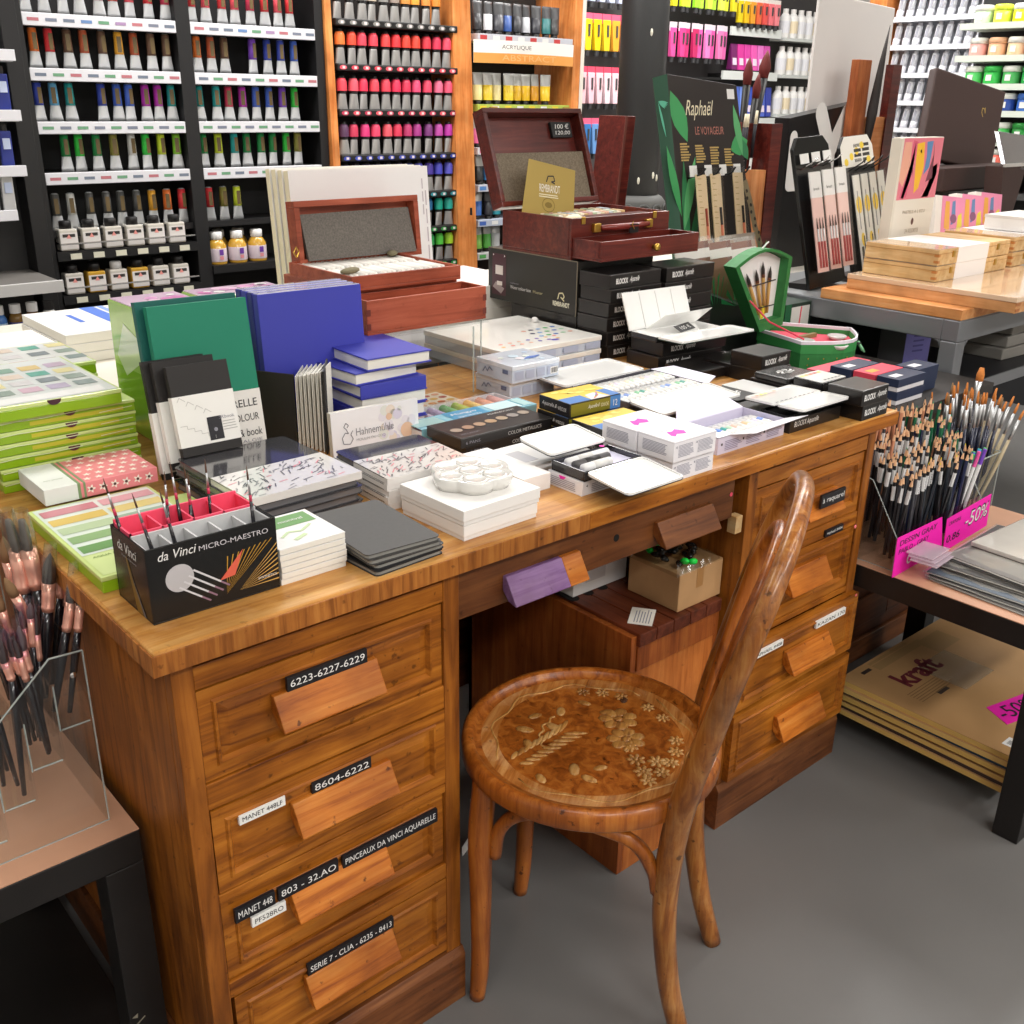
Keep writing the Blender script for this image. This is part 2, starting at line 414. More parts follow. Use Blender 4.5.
drawer(1.056, .577, 1.404, .704, .004, 1.195, .612, 1.312, .652, [('à raquarel', 1.222, .634, 1.300, .660, 1, -.0255)])
drawer(1.056, .412, 1.404, .548, .003, 1.170, .466, 1.302, .512, [('raphaël 8404', 1.290, .551, 1.350, .565, 1, Y1)])
drawer(1.040, .262, 1.432, .398, -.014, 1.180, .302, 1.322, .346, [('RAPHAEL 8408', 1.073, .367, 1.166, .380, 0, -.0182), ('KAZAN 170', 1.277, .364, 1.379, .379, 0, -.0182)])
drawer(1.040, .106, 1.432, .256, -.014, 1.175, .153, 1.322, .203, [])
for x in (.404, 1.404):
    pass
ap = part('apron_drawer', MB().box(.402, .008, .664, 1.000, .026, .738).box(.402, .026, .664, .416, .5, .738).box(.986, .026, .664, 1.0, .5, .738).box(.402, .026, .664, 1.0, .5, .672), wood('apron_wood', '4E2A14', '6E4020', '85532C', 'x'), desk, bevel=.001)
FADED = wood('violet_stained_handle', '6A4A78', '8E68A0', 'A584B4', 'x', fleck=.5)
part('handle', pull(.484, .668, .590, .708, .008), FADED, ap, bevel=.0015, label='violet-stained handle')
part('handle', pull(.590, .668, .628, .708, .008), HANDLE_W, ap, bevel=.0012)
part('handle', pull(.798, .668, .936, .708, .008), wood('brown_handle', '5A3218', '7E4A26', '96602F', 'x'), ap, bevel=.0015)
part('keyhole', MB().prism(circ(.712, .7035, .006, 16), .0074, .012, 'y'), mat('0C0907', .8), ap)
part('stop_block', MB().box(1.006, .002, .632, 1.024, .02, .664), PALE_W, desk, bevel=.001)
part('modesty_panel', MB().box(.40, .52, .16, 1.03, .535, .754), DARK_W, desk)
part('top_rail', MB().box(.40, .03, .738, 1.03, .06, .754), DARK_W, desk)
# small worn dots of paint on the drawer edges
part('paint_mark', MB().blob((1.395, -.004, .547), (.004, .0015, .004)), mat('F07A7E', .5), desk)
part('paint_mark', MB().blob((1.419, -.0150, .392), (.003, .0012, .003)), mat('F07A7E', .5), desk)
part('paint_mark', MB().blob((.992, .0075, .708), (.004, .0012, .004)), mat('E8506A', .5), desk)

# ---------------------------------------------------------------- bentwood chair
ch = thing('bentwood_chair', 'worn bentwood chair with a round embossed seat, pulled up to the desk kneehole', 'chair', (.593, -.072, 0), math.radians(32.5))
def spl(pts, n=8):      # Catmull-Rom through points
    P = [Vector(p) for p in pts]; P = [P[0] * 2 - P[1]] + P + [P[-1] * 2 - P[-2]]; out = []
    for i in range(1, len(P) - 2):
        for k in range(n):
            t = k / n
            out.append(.5 * ((2 * P[i]) + (P[i + 1] - P[i - 1]) * t + (2 * P[i - 1] - 5 * P[i] + 4 * P[i + 1] - P[i + 2]) * t * t + (3 * P[i] - P[i - 1] - 3 * P[i + 1] + P[i + 2]) * t ** 3))
    return out + [P[-2]]
SR, SH = .194, .448
part('seat_ring', MB().lathe([(.150, SH - .036), (SR - .006, SH - .036), (SR, SH - .030), (SR, SH - .008), (SR - .004, SH - .001), (SR - .010, SH), (SR - .017, SH - .003), (SR - .020, SH - .010), (.150, SH - .012)], 72), CHAIR_W, ch, smooth=True)
part('embossed_seat', MB().lathe([(.01, SH - .020), (SR - .019, SH - .020), (SR - .019, SH - .010), (SR - .024, SH - .0105), (.13, SH - .0125), (.01, SH - .0125)], 72), SEAT_W, ch, smooth=True)
rl = MB(); zt = SH - .0122
def petal_flower(cx, cy, r, n, pr):
    for i in range(n):
        a = 2 * PI * i / n
        rl.blob((cx + math.cos(a) * r * .62, cy + math.sin(a) * r * .62, zt), (r * .42, r * pr, .0022), 8, 4, a)
    rl.blob((cx, cy, zt), (r * .26, r * .26, .003), 8, 4)
petal_flower(.062, -.030, .031, 7, .36); petal_flower(.012, -.052, .030, 7, .36)
for a in (10, 24, 38, -12, -28): petal_flower(.128 * math.cos(math.radians(a - 20)), .128 * math.sin(math.radians(a - 20)), .012, 7, .24)
for a in (232, 245, 258, 271, 284): petal_flower(.128 * math.cos(math.radians(a)), .128 * math.sin(math.radians(a)), .013, 7, .24)
for x, y in ((-.06, -.09), (-.035, -.075), (-.03, -.105), (-.005, -.06)): petal_flower(x, y, .015, 7, .24)
for i in range(9):          # feathered leaf
    t = i / 8; x, y = .01 - .095 * t, .035 + .050 * t
    for s in (-1, 1): rl.blob((x + .012 * s * .55, y + .014 * s * .8, zt), (.020 - .008 * t, .0042, .0022), 8, 4, math.radians(142 + 32 * s))
for x, y, r, q in ((-.085, .005, .016, .3), (-.10, -.02, .014, 1.2), (-.07, -.03, .012, 2.2), (-.045, .085, .014, .6), (-.01, .10, .016, 1.6), (.03, .095, .013, 2.4), (.055, .06, .014, .2), (.01, .06, .016, 1.1), (-.12, .045, .013, .7), (.09, .03, .012, 1.4), (.075, -.01, .014, 2.0)):
    rl.blob((x, y, zt), (r, r * .55, .0024), 8, 4, q)
for r0, a0, a1 in ((.150, 150, 330), (.146, -20, 130), (.075, 60, 140), (.06, 250, 330)):
    pts = [(r0 * math.cos(math.radians(a0 + (a1 - a0) * i / 24)) * (1 + .04 * math.sin(i * 1.1)), r0 * math.sin(math.radians(a0 + (a1 - a0) * i / 24)) * (1 + .04 * math.sin(i * 1.1)), zt - .0006) for i in range(25)]
    rl.tube(pts, .0022, 6)
part('relief', rl, wood('worn_relief', '8A5426', 'BC8644', 'D8AC70', 'x', rough=.35, coat=.3, fleck=.4, scale=1.6), ch, smooth=True)
part('dent', MB().blob((.118, -.028, SH - .0118), (.010, .006, .0018), 10, 4), mat('4A2A14', .6), ch, smooth=True)
for s in (-1, 1):
    part('front_leg', MB().tube(spl([(s * .118, .128, SH - .030), (s * .124, .133, .32), (s * .124, .132, .2), (s * .122, .133, .08), (s * .122, .138, 0)], 6), [.0185] * 7 + [.0185, .018, .0175, .017, .0168, .0165, .016, .0158, .0155, .015, .015, .0148, .0146, .0145, .0138, .0132, .0128, .0125][:18], 14), CHAIR_W, ch, smooth=True)
# outer hoop carries on down as the two rear legs
half = [(-.106, -.195, 0), (-.109, -.168, .10), (-.113, -.150, .22), (-.122, -.147, .34), (-.138, -.158, .46), (-.166, -.184, .58), (-.182, -.210, .69), (-.172, -.234, .775), (-.124, -.252, .834), (-.05, -.260, .858)]
pts = spl(half + [(0, -.262, .862)] + [(-x, y, z) for x, y, z in half[::-1]], 6)
pts = [Vector((p.x, p.y - .11 * p.x * max(0, 1 - p.z / .45), p.z)) for p in pts]
rads = []
for p in pts: rads.append(.0150 + .0035 * max(0, min(1, (p.z) / .3)) - .0062 * max(0, min(1, (p.z - .46) / .38)))
part('back_hoop', MB().tube(pts, rads, 16), CHAIR_LIGHT, ch, smooth=True)
half = [(-.075, -.160, .43), (-.088, -.166, .50), (-.106, -.186, .60), (-.110, -.208, .70), (-.086, -.228, .764), (-.038, -.238, .795)]
part('inner_hoop', MB().tube(spl(half + [(0, -.240, .801)] + [(-x, y, z) for x, y, z in half[::-1]], 6), .0115, 12), CHAIR_W, ch, smooth=True)
for s in (-1, 1):   # side braces under the seat
    part('brace', MB().tube(spl([(s * .121, .112, .285), (s * .123, .104, .335), (s * .128, .075, .372), (s * .138, .02, .394), (s * .140, -.04, .390), (s * .132, -.095, .368), (s * .122, -.122, .320), (s * .117, -.130, .280)], 6), .0105, 12), CHAIR_W, ch, smooth=True)
part('brace', MB().tube(spl([(-.106, .136, .285), (-.100, .137, .335), (-.075, .140, .372), (0, .145, .388), (.075, .140, .372), (.100, .137, .335), (.106, .136, .285)], 6), .0105, 12), CHAIR_W, ch, smooth=True)

# ---------------------------------------------------------------- in the kneehole
cb = thing('slatted_cabinet', 'low brown wooden cabinet with a slatted top, inside the desk kneehole', 'cabinet', (.786, .024, 0))
CABW = wood('cabinet_wood', '7A3A16', '9C5222', 'B46A30', 'z', fleck=.3)
w, d, h = .234, .44, .5
part('carcass', MB().box(0, .004, 0, .014, d, h - .006).box(w - .012, .004, 0, w, d, h - .006).box(0, d - .012, 0, w, d, h - .006).box(.014, .01, .012, w - .012, d - .012, .03), CABW, cb, bevel=.001)
part('front_board', MB().box(.014, .004, 0, w - .012, .018, h - .075), wood('cabinet_front', '9A4E1C', 'BC6C30', 'CF8240', 'z', fleck=.3), cb, bevel=.001)
part('upper_rail', MB().box(.014, .001, h - .074, w - .012, .018, h - .026), CABW, cb, bevel=.001)
SLAT = wood('slat_wood', '4A2012', '67301C', '7C4026', 'y', fleck=.2)
for i in range(5):
    x = .012 + i * .0435
    part('slat', MB().box(x, -.004, h - .025, x + .042, .34, h), SLAT, cb, bevel=.002)
for i in range(3):
    part('slot', MB().prism([(.02 + .036 * i + a, b) for a, b in [(.011 * math.cos(t) , .22 + (.055 if math.sin(t) > 0 else -.055) + .011 * math.sin(t)) for t in [k * PI / 8 for k in range(16)]]], h - .001, h + .0006), mat('120A08', .9), cb)
bx_ = thing('cardboard_box', 'plain brown cardboard box on the slatted cabinet under the desk', 'box', (.907, .034, .5003))
part('carton', MB().box(0, 0, 0, .117, .118, .072), mat('B98F62', .85, noise=.06, nscale=25), bx_, bevel=.0015)
part('flap_seam', MB().box(0, .058, .0718, .117, .060, .0726), mat('8E6A44', .9), bx_)
part('tape', MB().box(.046, -.0004, .034, .064, .0002, .073).box(.046, -.0004, .0722, .064, .118, .0728), mat('A87A48', .4), bx_)
bg = thing('plastic_bag', 'clear bag of black and green clips lying on the cardboard box', 'bag', (.953, .085, .5735))
bm_ = MB()
for i in range(26):
    a, r = rnd.random() * 6.28, .045 * rnd.random() ** .5
    bm_.blob((r * math.cos(a) * .9, r * math.sin(a), .006 + .010 * rnd.random()), (.011, .006, .005), 6, 4, rnd.random() * 3)
part('clips', bm_, mat('2A2C2C', .25, .3), bg, smooth=True)
for x, y in ((-.03, .035), (-.018, -.036), (-.008, -.046), (.004, .044), (.018, .042)): part('green_cap', MB().blob((x, y, .012), (.009, .006, .006), 8, 5, x * 60), mat('18D848', .35), bg, smooth=True)
n_ = 14; vs = []; fs = []
for i in range(n_ + 1):
    for j in range(n_ + 1):
        x, y = (i / n_ - .5) * .125, (j / n_ - .5) * .115
        e = max(abs(i / n_ - .5), abs(j / n_ - .5)) * 2
        vs.append((x, y, .0012 + (1 - e ** 3) * .022 + (rnd.random() - .5) * .007 * (1 - e ** 6)))
fs = [(i * (n_ + 1) + j, (i + 1) * (n_ + 1) + j, (i + 1) * (n_ + 1) + j + 1, i * (n_ + 1) + j + 1) for i in range(n_) for j in range(n_)]
part('film', MB().add(vs, fs), BAGFILM, bg)
wb = thing('white_carton', 'white carton pushed to the back of the slatted cabinet', 'box', (.806, .190, .5010))
part('carton', MB().box(0, 0, 0, .137, .12, .072), mat('DEDAD8', .6), wb, bevel=.001)
part('print', MB().box(.03, -.0006, .02, .08, -.0001, .055), mat('C4BEBE', .7), wb)
nt_ = thing('paper_note', 'small printed paper slip lying on the slatted cabinet top', 'note', (.835, .028, .5006), math.radians(35))
part('slip', MB().box(0, 0, 0, .062, .042, .0006), mat('EDE6DA', .8), nt_)
patch('print', nt_, (Vector((0, 0, .0006)), Vector((1, 0, 0)), Vector((0, 1, 0))), [rect(.006, .006 + .005 * i, .05 * (.8 + .2 * rnd.random()), .0016) for i in range(6)], GREYTXT)
tg = thing('paper_tag', 'white paper tag standing on the floor by the desk back panel', 'tag', (.60, .25, 0), math.radians(20))
part('card', MB().prism([(0, 0), (.04, .002), (.045, .11), (.03, .11), (.034, .03), (0, .02)], 0, .0012, 'y'), WHITE, tg)
# ---------------------------------------------------------------- on the desk: left half
def holes(b, w, d, h, y0, rows, n, x0, dx, r):   # round pans printed on a lid
    pass
# long green set at the desk's left edge, pictures on the lid
LIME = mat('8FB61A', .35, coat=.3); LIMEL = mat('B9D66A', .4, coat=.4); LIMEP = mat('CFE08A', .4, coat=.6)
PICT = ['C9D9A0', 'B7CFA6', '9FB8A0', '8C9C98', 'A7A9AE', '8EA6A0', 'C9C4CE', 'D9C9C6', 'E8D9B8', 'E6D28E', '7FA890', '6E7A7C', '5FA078', 'B8A0B0', '98B0C8']
def green_set(name, label, loc, dims, group, lid=None, rot=0, kind=0):
    w, d, h = dims
    r = thing(name, label, 'paint set', loc, rot, group)
    part('tray', MB().box(0, 0, 0, w, d, h * .72), LIME, r, bevel=.001)
    part('sleeve', MB().box(-.001, -.001, h * .72, w + .001, d + .001, h), LIMEP, r, bevel=.001)
    return r
gs = green_set('pastel_set', 'long flat green boxed set with pictured lid, lying along the left edge of the desk', (-.010, .150, D), (.165, .262, .021), 'green boxed sets')
fc = fr('top', .16, .262, .021)
patch('lid_print', gs, fc, [(0, rect(.004, .072, .157, .186)), (1, rect(.004, .004, .157, .066))], [mat('DDE6DC', .35, coat=.5), mat('D3E39A', .35, coat=.5)])
pl = []; cols = ['6E9C5C', '7DAA62', '8FB07A', '66807A', 'B9CBA6', '9AAE9E', 'E0C068', 'E8D088', 'C77A86', 'D8A0A8', 'BCC8C0', '8C9A98']
for i in range(5):
    for j in range(2): pl.append(((i * 2 + j) % 12, rect(.008 + j * .078, .078 + i * .036, .072, .024)))
patch('colour_swatches', gs, fc, pl, [mat(c, .35, coat=.5) for c in cols], .0008)
text('AQUA PASTEL', gs, fc, .012, .056, .05, .006, mat('5C7A2C', .6), off=.001)
patch('colour_dots', gs, fc, [(k % 4, circ(.072 + .018 * (k % 4), .018 + .014 * (k // 4), .0065, 14, .005)) for k in range(12)], [mat(c, .5) for c in ('8A9A88', 'B8A0B4', 'A8C89A', '9AA8C8')], .001)
gs2 = green_set('pastel_set', 'flat green boxed set mostly under the pink floral box, behind the black brush display', (.158, .168, D), (.03, .19, .018), 'green boxed sets')
# the stack of green sets behind it
bx0, by0, sw, sd, sh = .000, .560, .205, .265, .0175
pitch = .0182
for i in range(6):
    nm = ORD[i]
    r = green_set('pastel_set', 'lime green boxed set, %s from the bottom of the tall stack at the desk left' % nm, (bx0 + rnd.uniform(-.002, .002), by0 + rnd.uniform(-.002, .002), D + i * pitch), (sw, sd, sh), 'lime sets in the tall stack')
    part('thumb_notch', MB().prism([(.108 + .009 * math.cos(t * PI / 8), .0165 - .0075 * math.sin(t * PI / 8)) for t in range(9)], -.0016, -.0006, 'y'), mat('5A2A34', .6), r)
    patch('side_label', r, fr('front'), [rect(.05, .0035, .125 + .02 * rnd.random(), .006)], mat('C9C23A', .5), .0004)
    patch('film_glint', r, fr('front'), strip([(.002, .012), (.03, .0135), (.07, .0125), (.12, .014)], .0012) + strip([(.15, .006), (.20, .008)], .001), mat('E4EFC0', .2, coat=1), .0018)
r = green_set('pastel_set', 'green boxed set with colour chart lid, top of the tall stack at the desk left', (bx0 - .075, by0 - .012, D + 6 * pitch), (.258, .262, .022), 'lime sets in the tall stack')
part('thumb_notch', MB().prism([(.160 + .010 * math.cos(t * PI / 8), .022 - .008 * math.sin(t * PI / 8)) for t in range(9)], -.0016, -.0004, 'y'), mat('4A2A34', .6), r)
fc = fr('top', .258, .262, .022)
patch('lid_print', r, fc, [rect(.003, .003, .252, .256)], mat('E8ECE6', .3, coat=.8))
sw_ = ['8A9292', '8E9C98', '8FAE9C', '6FB09A', '9AA89C', '8A9894', 'E2C888', 'EADFA8', 'D8B8C4', 'D9CBD2', 'C9B4C4', 'DCD8D6', 'C0B4C8', 'B8C4D8', 'E4D2C0']
patch('colour_swatches', r, fc, [((i * 4 + j * 3) % 15, rect(.055 + i * .040, .055 + j * .046, .030, .030)) for i in range(5) for j in range(4)], [mat(c, .4, coat=.6) for c in sw_], .0008)
patch('title_print', r, fc, [(0, rect(.006, .006, .048, .25)), (1, rect(.07, .008, .17, .03))], [mat('D6E2A6', .4, coat=.6), mat('F1F0EC', .4, coat=.6)], .0007)
r = green_set('pastel_set', 'green boxed set with colour chart lid, behind the tall stack at the desk left', (bx0 + .01, by0 + .268, D + .09), (.236, .19, .022), 'lime sets behind the stack')
fc = fr('top', .236, .19, .022)
patch('lid_print', r, fc, [rect(.003, .003, .230, .184)], mat('EDEEE8', .3, coat=.8))
patch('colour_swatches', r, fc, [((i * 4 + j * 3) % 15, rect(.02 + i * .046, .035 + j * .055, .032, .03)) for i in range(5) for j in range(3)], [mat(c, .4, coat=.6) for c in sw_], .0008)
for i in range(5):
    green_set('pastel_set', 'lime green boxed set, %s from the bottom of the rear stack' % ORD[i], (bx0 + .01, by0 + .268, D + i * .018), (.236, .19, .0172), 'lime sets behind the stack')
# pink floral box
pk = thing('floral_box', 'pink box with white flower print and pale label, lying on the flat green set', 'box', (.016, .418, D + .0215))
w, d, h = .158, .108, .022
part('body', MB().box(0, 0, 0, w, d, h), mat('E8868A', .45, coat=.2), pk, bevel=.001)
fT, fF = fr('top', w, d, h), fr('front')
part('label_sleeve', MB().box(-.0008, -.0008, -.0002, .044, d + .0008, h + .0008), mat('E4E6E0', .4), pk, bevel=.0006)
part('ribbon', MB().box(.044, -.0006, .0002, .048, d + .0006, h + .0006).box(.052, -.0006, .0002, .055, d + .0006, h + .0006), mat('7C9468', .5), pk)
patch('flowers', pk, fT, [(0, [( .062 + (i % 6) * .0165 + .006 * (i // 6 % 2) + .0042 * (1 + .45 * math.cos(5 * t)) * math.cos(t), .012 + (i // 6) * .018 + .0042 * (1 + .45 * math.cos(5 * t)) * math.sin(t)) for t in [k * PI / 10 for k in range(20)]]) for i in range(36)], mat('F6E6D8', .6))
patch('flowers', pk, fF, [(0, [( .062 + i * .0165 + .0045 * (1 + .45 * math.cos(5 * t)) * math.cos(t), .011 + .0045 * (1 + .45 * math.cos(5 * t)) * math.sin(t)) for t in [k * PI / 10 for k in range(20)]]) for i in range(6)], mat('F6E6D8', .6))
patch('flowers', pk, fF, [[(.062 + i * .0165 + .0022 * math.cos(t), .011 + .0022 * math.sin(t)) for t in [k * PI / 4 for k in range(8)]] for i in range(6)], mat('5A3A38', .6), .0008)
text('mini journal', pk, fT, .010, .03, .026, None, mat('8A9A70', .6), off=.0016)

# black brush display box
dv = thing('brush_display_box', 'black open display box with pink and grey compartments on the front left desk corner', 'display box', (.003, .037, D))
w, d, h = .156, .098, .090
part('carton', MB().tray(0, 0, 0, w, d, h, .0022), GLOSSBLACK, dv, bevel=.0007)
PINKL, GREYL = mat('F0506E', .6), mat('C4C4C4', .6)
ins = MB().box(.003, .003, .045, w - .003, .045, .047)
for i in range(6): ins.box(.003 + i * .0296, .003, .047, .0052 + i * .0296, .045, h - .003)
ins.box(.003, .003, .047, w - .003, .005, h - .003); ins.box(.003, .043, .047, w - .003, .0455, h + .001)
part('front_insert', ins, GREYL, dv)
ins = MB().box(.003, .047, .05, w - .003, d - .003, .052)
for i in range(5): ins.box(.003 + i * .037, .047, .052, .0052 + i * .037, d - .003, h + .003)
ins.box(.003, d - .006, .052, w - .003, d - .003, h + .006); ins.box(.003, .047, .052, w - .003, .049, h + .003)
part('rear_insert', ins, PINKL, dv)
fF, fL = fr('front'), fr('left', w, d, h)
text('da Vinci', dv, fF, .012, .0735, .043, .0105, WHITE, shear=.25)
text('MICRO-MAESTRO', dv, fF, .060, .0735, .085, .0062, mat('C9C4C8', .5))
text('da Vinci', dv, fL, .018, .068, .052, .0125, WHITE, shear=.2)
text('Made in Germany', dv, fL, .028, .061, .042, .0035, GREYTXT)
text('SYNTHETICS', dv, fF, .128, .018, .024, .003, WHITE)
patch('lens_print', dv, fF, [circ(.035, .048, .0165, 28)], mat('B9B6B8', .5))
patch('brush_print', dv, fF, sum([strip([(.033 + i * .006, .037 + i * .0055), (.058 + i * .008, .018 + i * .004)], .0022) for i in range(4)], []), mat('CFCDD0', .4), .0009)
patch('brush_print', dv, fF, sum([strip([(.058 + i * .008, .018 + i * .004), (.068 + i * .008, .0105 + i * .004)], .0022) for i in range(4)], []), mat('8A6A7A', .4), .0009)
patch('ray_print', dv, fF, [[(.088, .012), (.092 + .007 * i, .058 + .001 * i), (.0935 + .007 * i, .058 + .001 * i)] for i in range(9)], mat('B98A30', .5), .0004)
patch('ray_print', dv, fF, [[(.104, .012), (.155, .012 + .0065 * i), (.155, .0137 + .0065 * i)] for i in range(8)], mat('C79A50', .5), .0004)
patch('flame_print', dv, fF, [[(.081, .031), (.112, .062), (.100, .033)]], mat('D8604A', .5), .0006)
patch('beam_print', dv, fL, [[(.055, .002), (.072, .002), (.042, .064), (.038, .064)]], mat('7A5A1E', .5))
patch('beam_print', dv, fL, [[(.074, .002), (.08, .002), (.046, .05)]], mat('6A6468', .5), .0006)
BR_H = mat('15131A', .25, coat=.5)
def fine_brush(label, base, top, hi, group, ring='C83A5A'):
    """Slim brush standing with the hair up."""
    b, t = Vector(base), Vector(top); v = t - b
    r = thing('fine_brush', label, 'brush', base, 0, group)
    rt = Euler((0, 0, 0))
    P = lambda k: v * k
    part('handle', MB().tube([P(0), P(.25), P(.55)], [.0018, .0026, .0018], 8), BR_H, r, smooth=True)
    part('band', MB().tube([P(.55), P(.63)], [.0019, .0018], 8), mat(ring, .4), r, smooth=True)
    part('ferrule', MB().tube([P(.63), P(.82)], [.0017, .0012], 8), SILVER, r, smooth=True)
    part('hair', MB().tube([P(.82), P(.90), P(1)], [.0012, .0011, .0002], 6), mat('5A4030', .8), r, smooth=True)
GB = 'fine brushes standing in the black display box'
for i, (x, y, lx, ly, hh) in enumerate([(.022, .022, -.018, .004, .058), (.010, .075, -.016, .005, .062), (.050, .030, -.016, -.004, .055), (.062, .084, .004, .004, .052), (.077, .078, -.006, .003, .064), (.084, .072, .004, .002, .050), (.114, .080, .0, .003, .058), (.142, .026, -.004, .0, .06), (.092, .080, -.003, .006, .055)]):
    fine_brush('fine black handled brush, %s from the left in the black display box' % ORD[i], (.003 + x, .037 + y, D + .052), (.003 + x + lx, .037 + y + ly, D + .09 + hh), 0, GB)

# small white pads
for i in range(6):
    sx, sy = rnd.uniform(-.001, .001), rnd.uniform(-.001, .001)
    r = thing('sketch_pad', 'small white paper pad, %s from the bottom of the stack beside the brush display' % ORD[i] if i < 5 else 'small white paper pad with green printed cover, top of the stack beside the brush display', 'pad', (.162 + sx, .037 + sy, D + i * .0078), 0, 'small white pads')
    part('sheets', MB().box(0, 0, 0, .090, .098, .0062), PAPER, r, bevel=.0004)
    part('cover', MB().box(0, 0, .0062, .0905, .098, .0072), WHITE, r)
    if i == 5:
        f5 = fr('top', .09, .098, .0072)
        patch('cover_print', r, f5, [rect(.022, .058, .062, .034)], mat('6E9A5E', .6))
        text('montval', r, f5, .038, .070, .034, None, WHITE, off=.0012)
        patch('sprig_print', r, f5, strip([(.02, .03), (.035, .042), (.05, .036), (.07, .05)], .004) + strip([(.03, .015), (.05, .025)], .006), mat('C2D4A8', .6), .0006)
# dark sketchbooks
DKG = mat('4A4846', .6, noise=.06, nscale=150); DKB = mat('2A2A2C', .45)
for i, (x, y, m_, ro) in enumerate([(.262, -.014, DKB, 3), (.264, -.010, DKB, 1), (.257, -.008, DKG, -2), (.254, -.006, DKG, -3)]):
    softbook('sketchbook', ['dark soft cover sketchbook, lowest of the four near the desk front edge', 'dark soft cover sketchbook, second up of the four near the desk front edge', 'charcoal soft cover sketchbook, third up of the four near the desk front edge', 'charcoal ribbed sketchbook, top of the four near the desk front edge'][i], 'sketchbook', (x, y, D + i * .0072), math.radians(ro), (.108, .158, .0068), m_, 'dark sketchbooks at the desk front', .006, mat('8A8882', .6))
# film-wrapped sketchbook stacks
def wrapped(label, loc, rot, w, d, h, grp, band, top=False):
    r = softbook('wrapped_sketchbook', label, 'sketchbook', loc, rot, (w, d, h), mat('3E3D40', .12, coat=1), grp, .008, mat('6A686A', .3, coat=1))
    if band: part('paper_band', MB().box(*(band[0], -.0008, -.0003, band[1], d * .999 if band[2] > .9 else d * band[2], h + .0006)), mat('E2DEDA', .2, coat=1), r)
    if top:
        f6 = (Vector((0, 0, h + .0006)), Vector((1, 0, 0)), Vector((0, 1, 0)))
        polys = []
        for k in range(120):
            x, y = band[0] + (band[1] - band[0]) * rnd.random() * .93, d * band[2] * rnd.random() * .92
            a = rnd.random() * 3.1; l = .006 + .012 * rnd.random()
            polys += [(rnd.choice((0, 0, 2, 1, 2, 2)), q) for q in strip([(x, y), (min(band[1], x + l * abs(math.cos(a))), min(d * band[2], y + l * math.sin(a)))], .0018)]
        patch('band_drawing', r, f6, polys, [mat('8A888A', .4, coat=1), mat('E48A94', .4, coat=1), mat('5E5C60', .4, coat=1)], .0004)
    return r
for i in range(5):
    wrapped('grey film-wrapped sketchbook, %s of the stack behind the display box' % ('topmost' if i == 4 else ORD[i] + ' from the bottom'), (.205 + rnd.uniform(-.003, .003), .190 + rnd.uniform(-.003, .003), D + i * .0108), math.radians(2 + rnd.uniform(-1, 1)), .176, .215, .0104, 'wrapped sketchbooks behind the brush display', (.0, .176, .50) if i == 4 else None, i == 4)
for i in range(5):
    wrapped('black sleeved sketchbook, %s of the stack left of the palette' % ('topmost' if i == 4 else ORD[i] + ' from the bottom'), (.398 + rnd.uniform(-.002, .002), .160 + rnd.uniform(-.002, .002), D + i * .0095), math.radians(-2 + rnd.uniform(-1, 1)), .150, .152, .0091, 'sleeved sketchbooks by the palette', (.0, .062 if i < 4 else .15, 1.0 if i < 4 else .62), i == 4)
# white boxes with the porcelain palette
for i, (x, y, w, d, z) in enumerate(((.412, .004, .135, .135, 0), (.410, .002, .140, .138, .0225))):
    r = thing('white_box', ('flat white box under another white box, below the porcelain palette', 'flat white box carrying the porcelain flower palette')[i], 'box', (x, y, D + z), math.radians(2), 'white palette boxes')
    part('base', MB().box(.001, .001, 0, w - .001, d - .001, .014), WHITE, r, bevel=.0006)
    part('lid', MB().box(0, 0, .006, w, d, .0218), mat('EDEAE6', .45), r, bevel=.0008)
pa = thing('porcelain_palette', 'white porcelain flower palette with seven wells, on the white boxes', 'palette', (.488, .083, D + .0448))
PORC = mat('E2E0DB', .15, coat=.8)
def flower(k, ro): return [(ro * (1 + k * abs(math.cos(3 * t))) * math.cos(t), ro * (1 + k * abs(math.cos(3 * t))) * math.sin(t)) for t in [i * 2 * PI / 96 for i in range(96)]]
lo, hi = flower(.16, .047), flower(.16, .0515)
n = 96; vs = [(x, y, 0) for x, y in lo] + [(x, y, .011) for x, y in hi] + [(x, y, .017) for x, y in hi] + [(x * .965, y * .965, .019) for x, y in hi] + [(x * .91, y * .91, .0175) for x, y in hi] + [(x * .6, y * .6, .016) for x, y in hi]
fs = [(k * n + i, k * n + (i + 1) % n, (k + 1) * n + (i + 1) % n, (k + 1) * n + i) for k in range(5) for i in range(n)] + [tuple(range(n))[::-1], tuple(range(5 * n, 6 * n))]
part('dish', MB().add(vs, fs), PORC, pa, smooth=True)
for i in range(7):
    a = i * PI / 3; c = (0, 0) if i == 6 else (.0355 * math.cos(a), .0355 * math.sin(a)); rr = .0150
    part('well', MB().lathe([(rr + .0028, .0158), (rr + .0016, .0178), (rr, .0182), (rr - .002, .0174), (rr * .55, .0165), (.001, .0163)], 24, (c[0], c[1], 0)), PORC, pa, smooth=True)

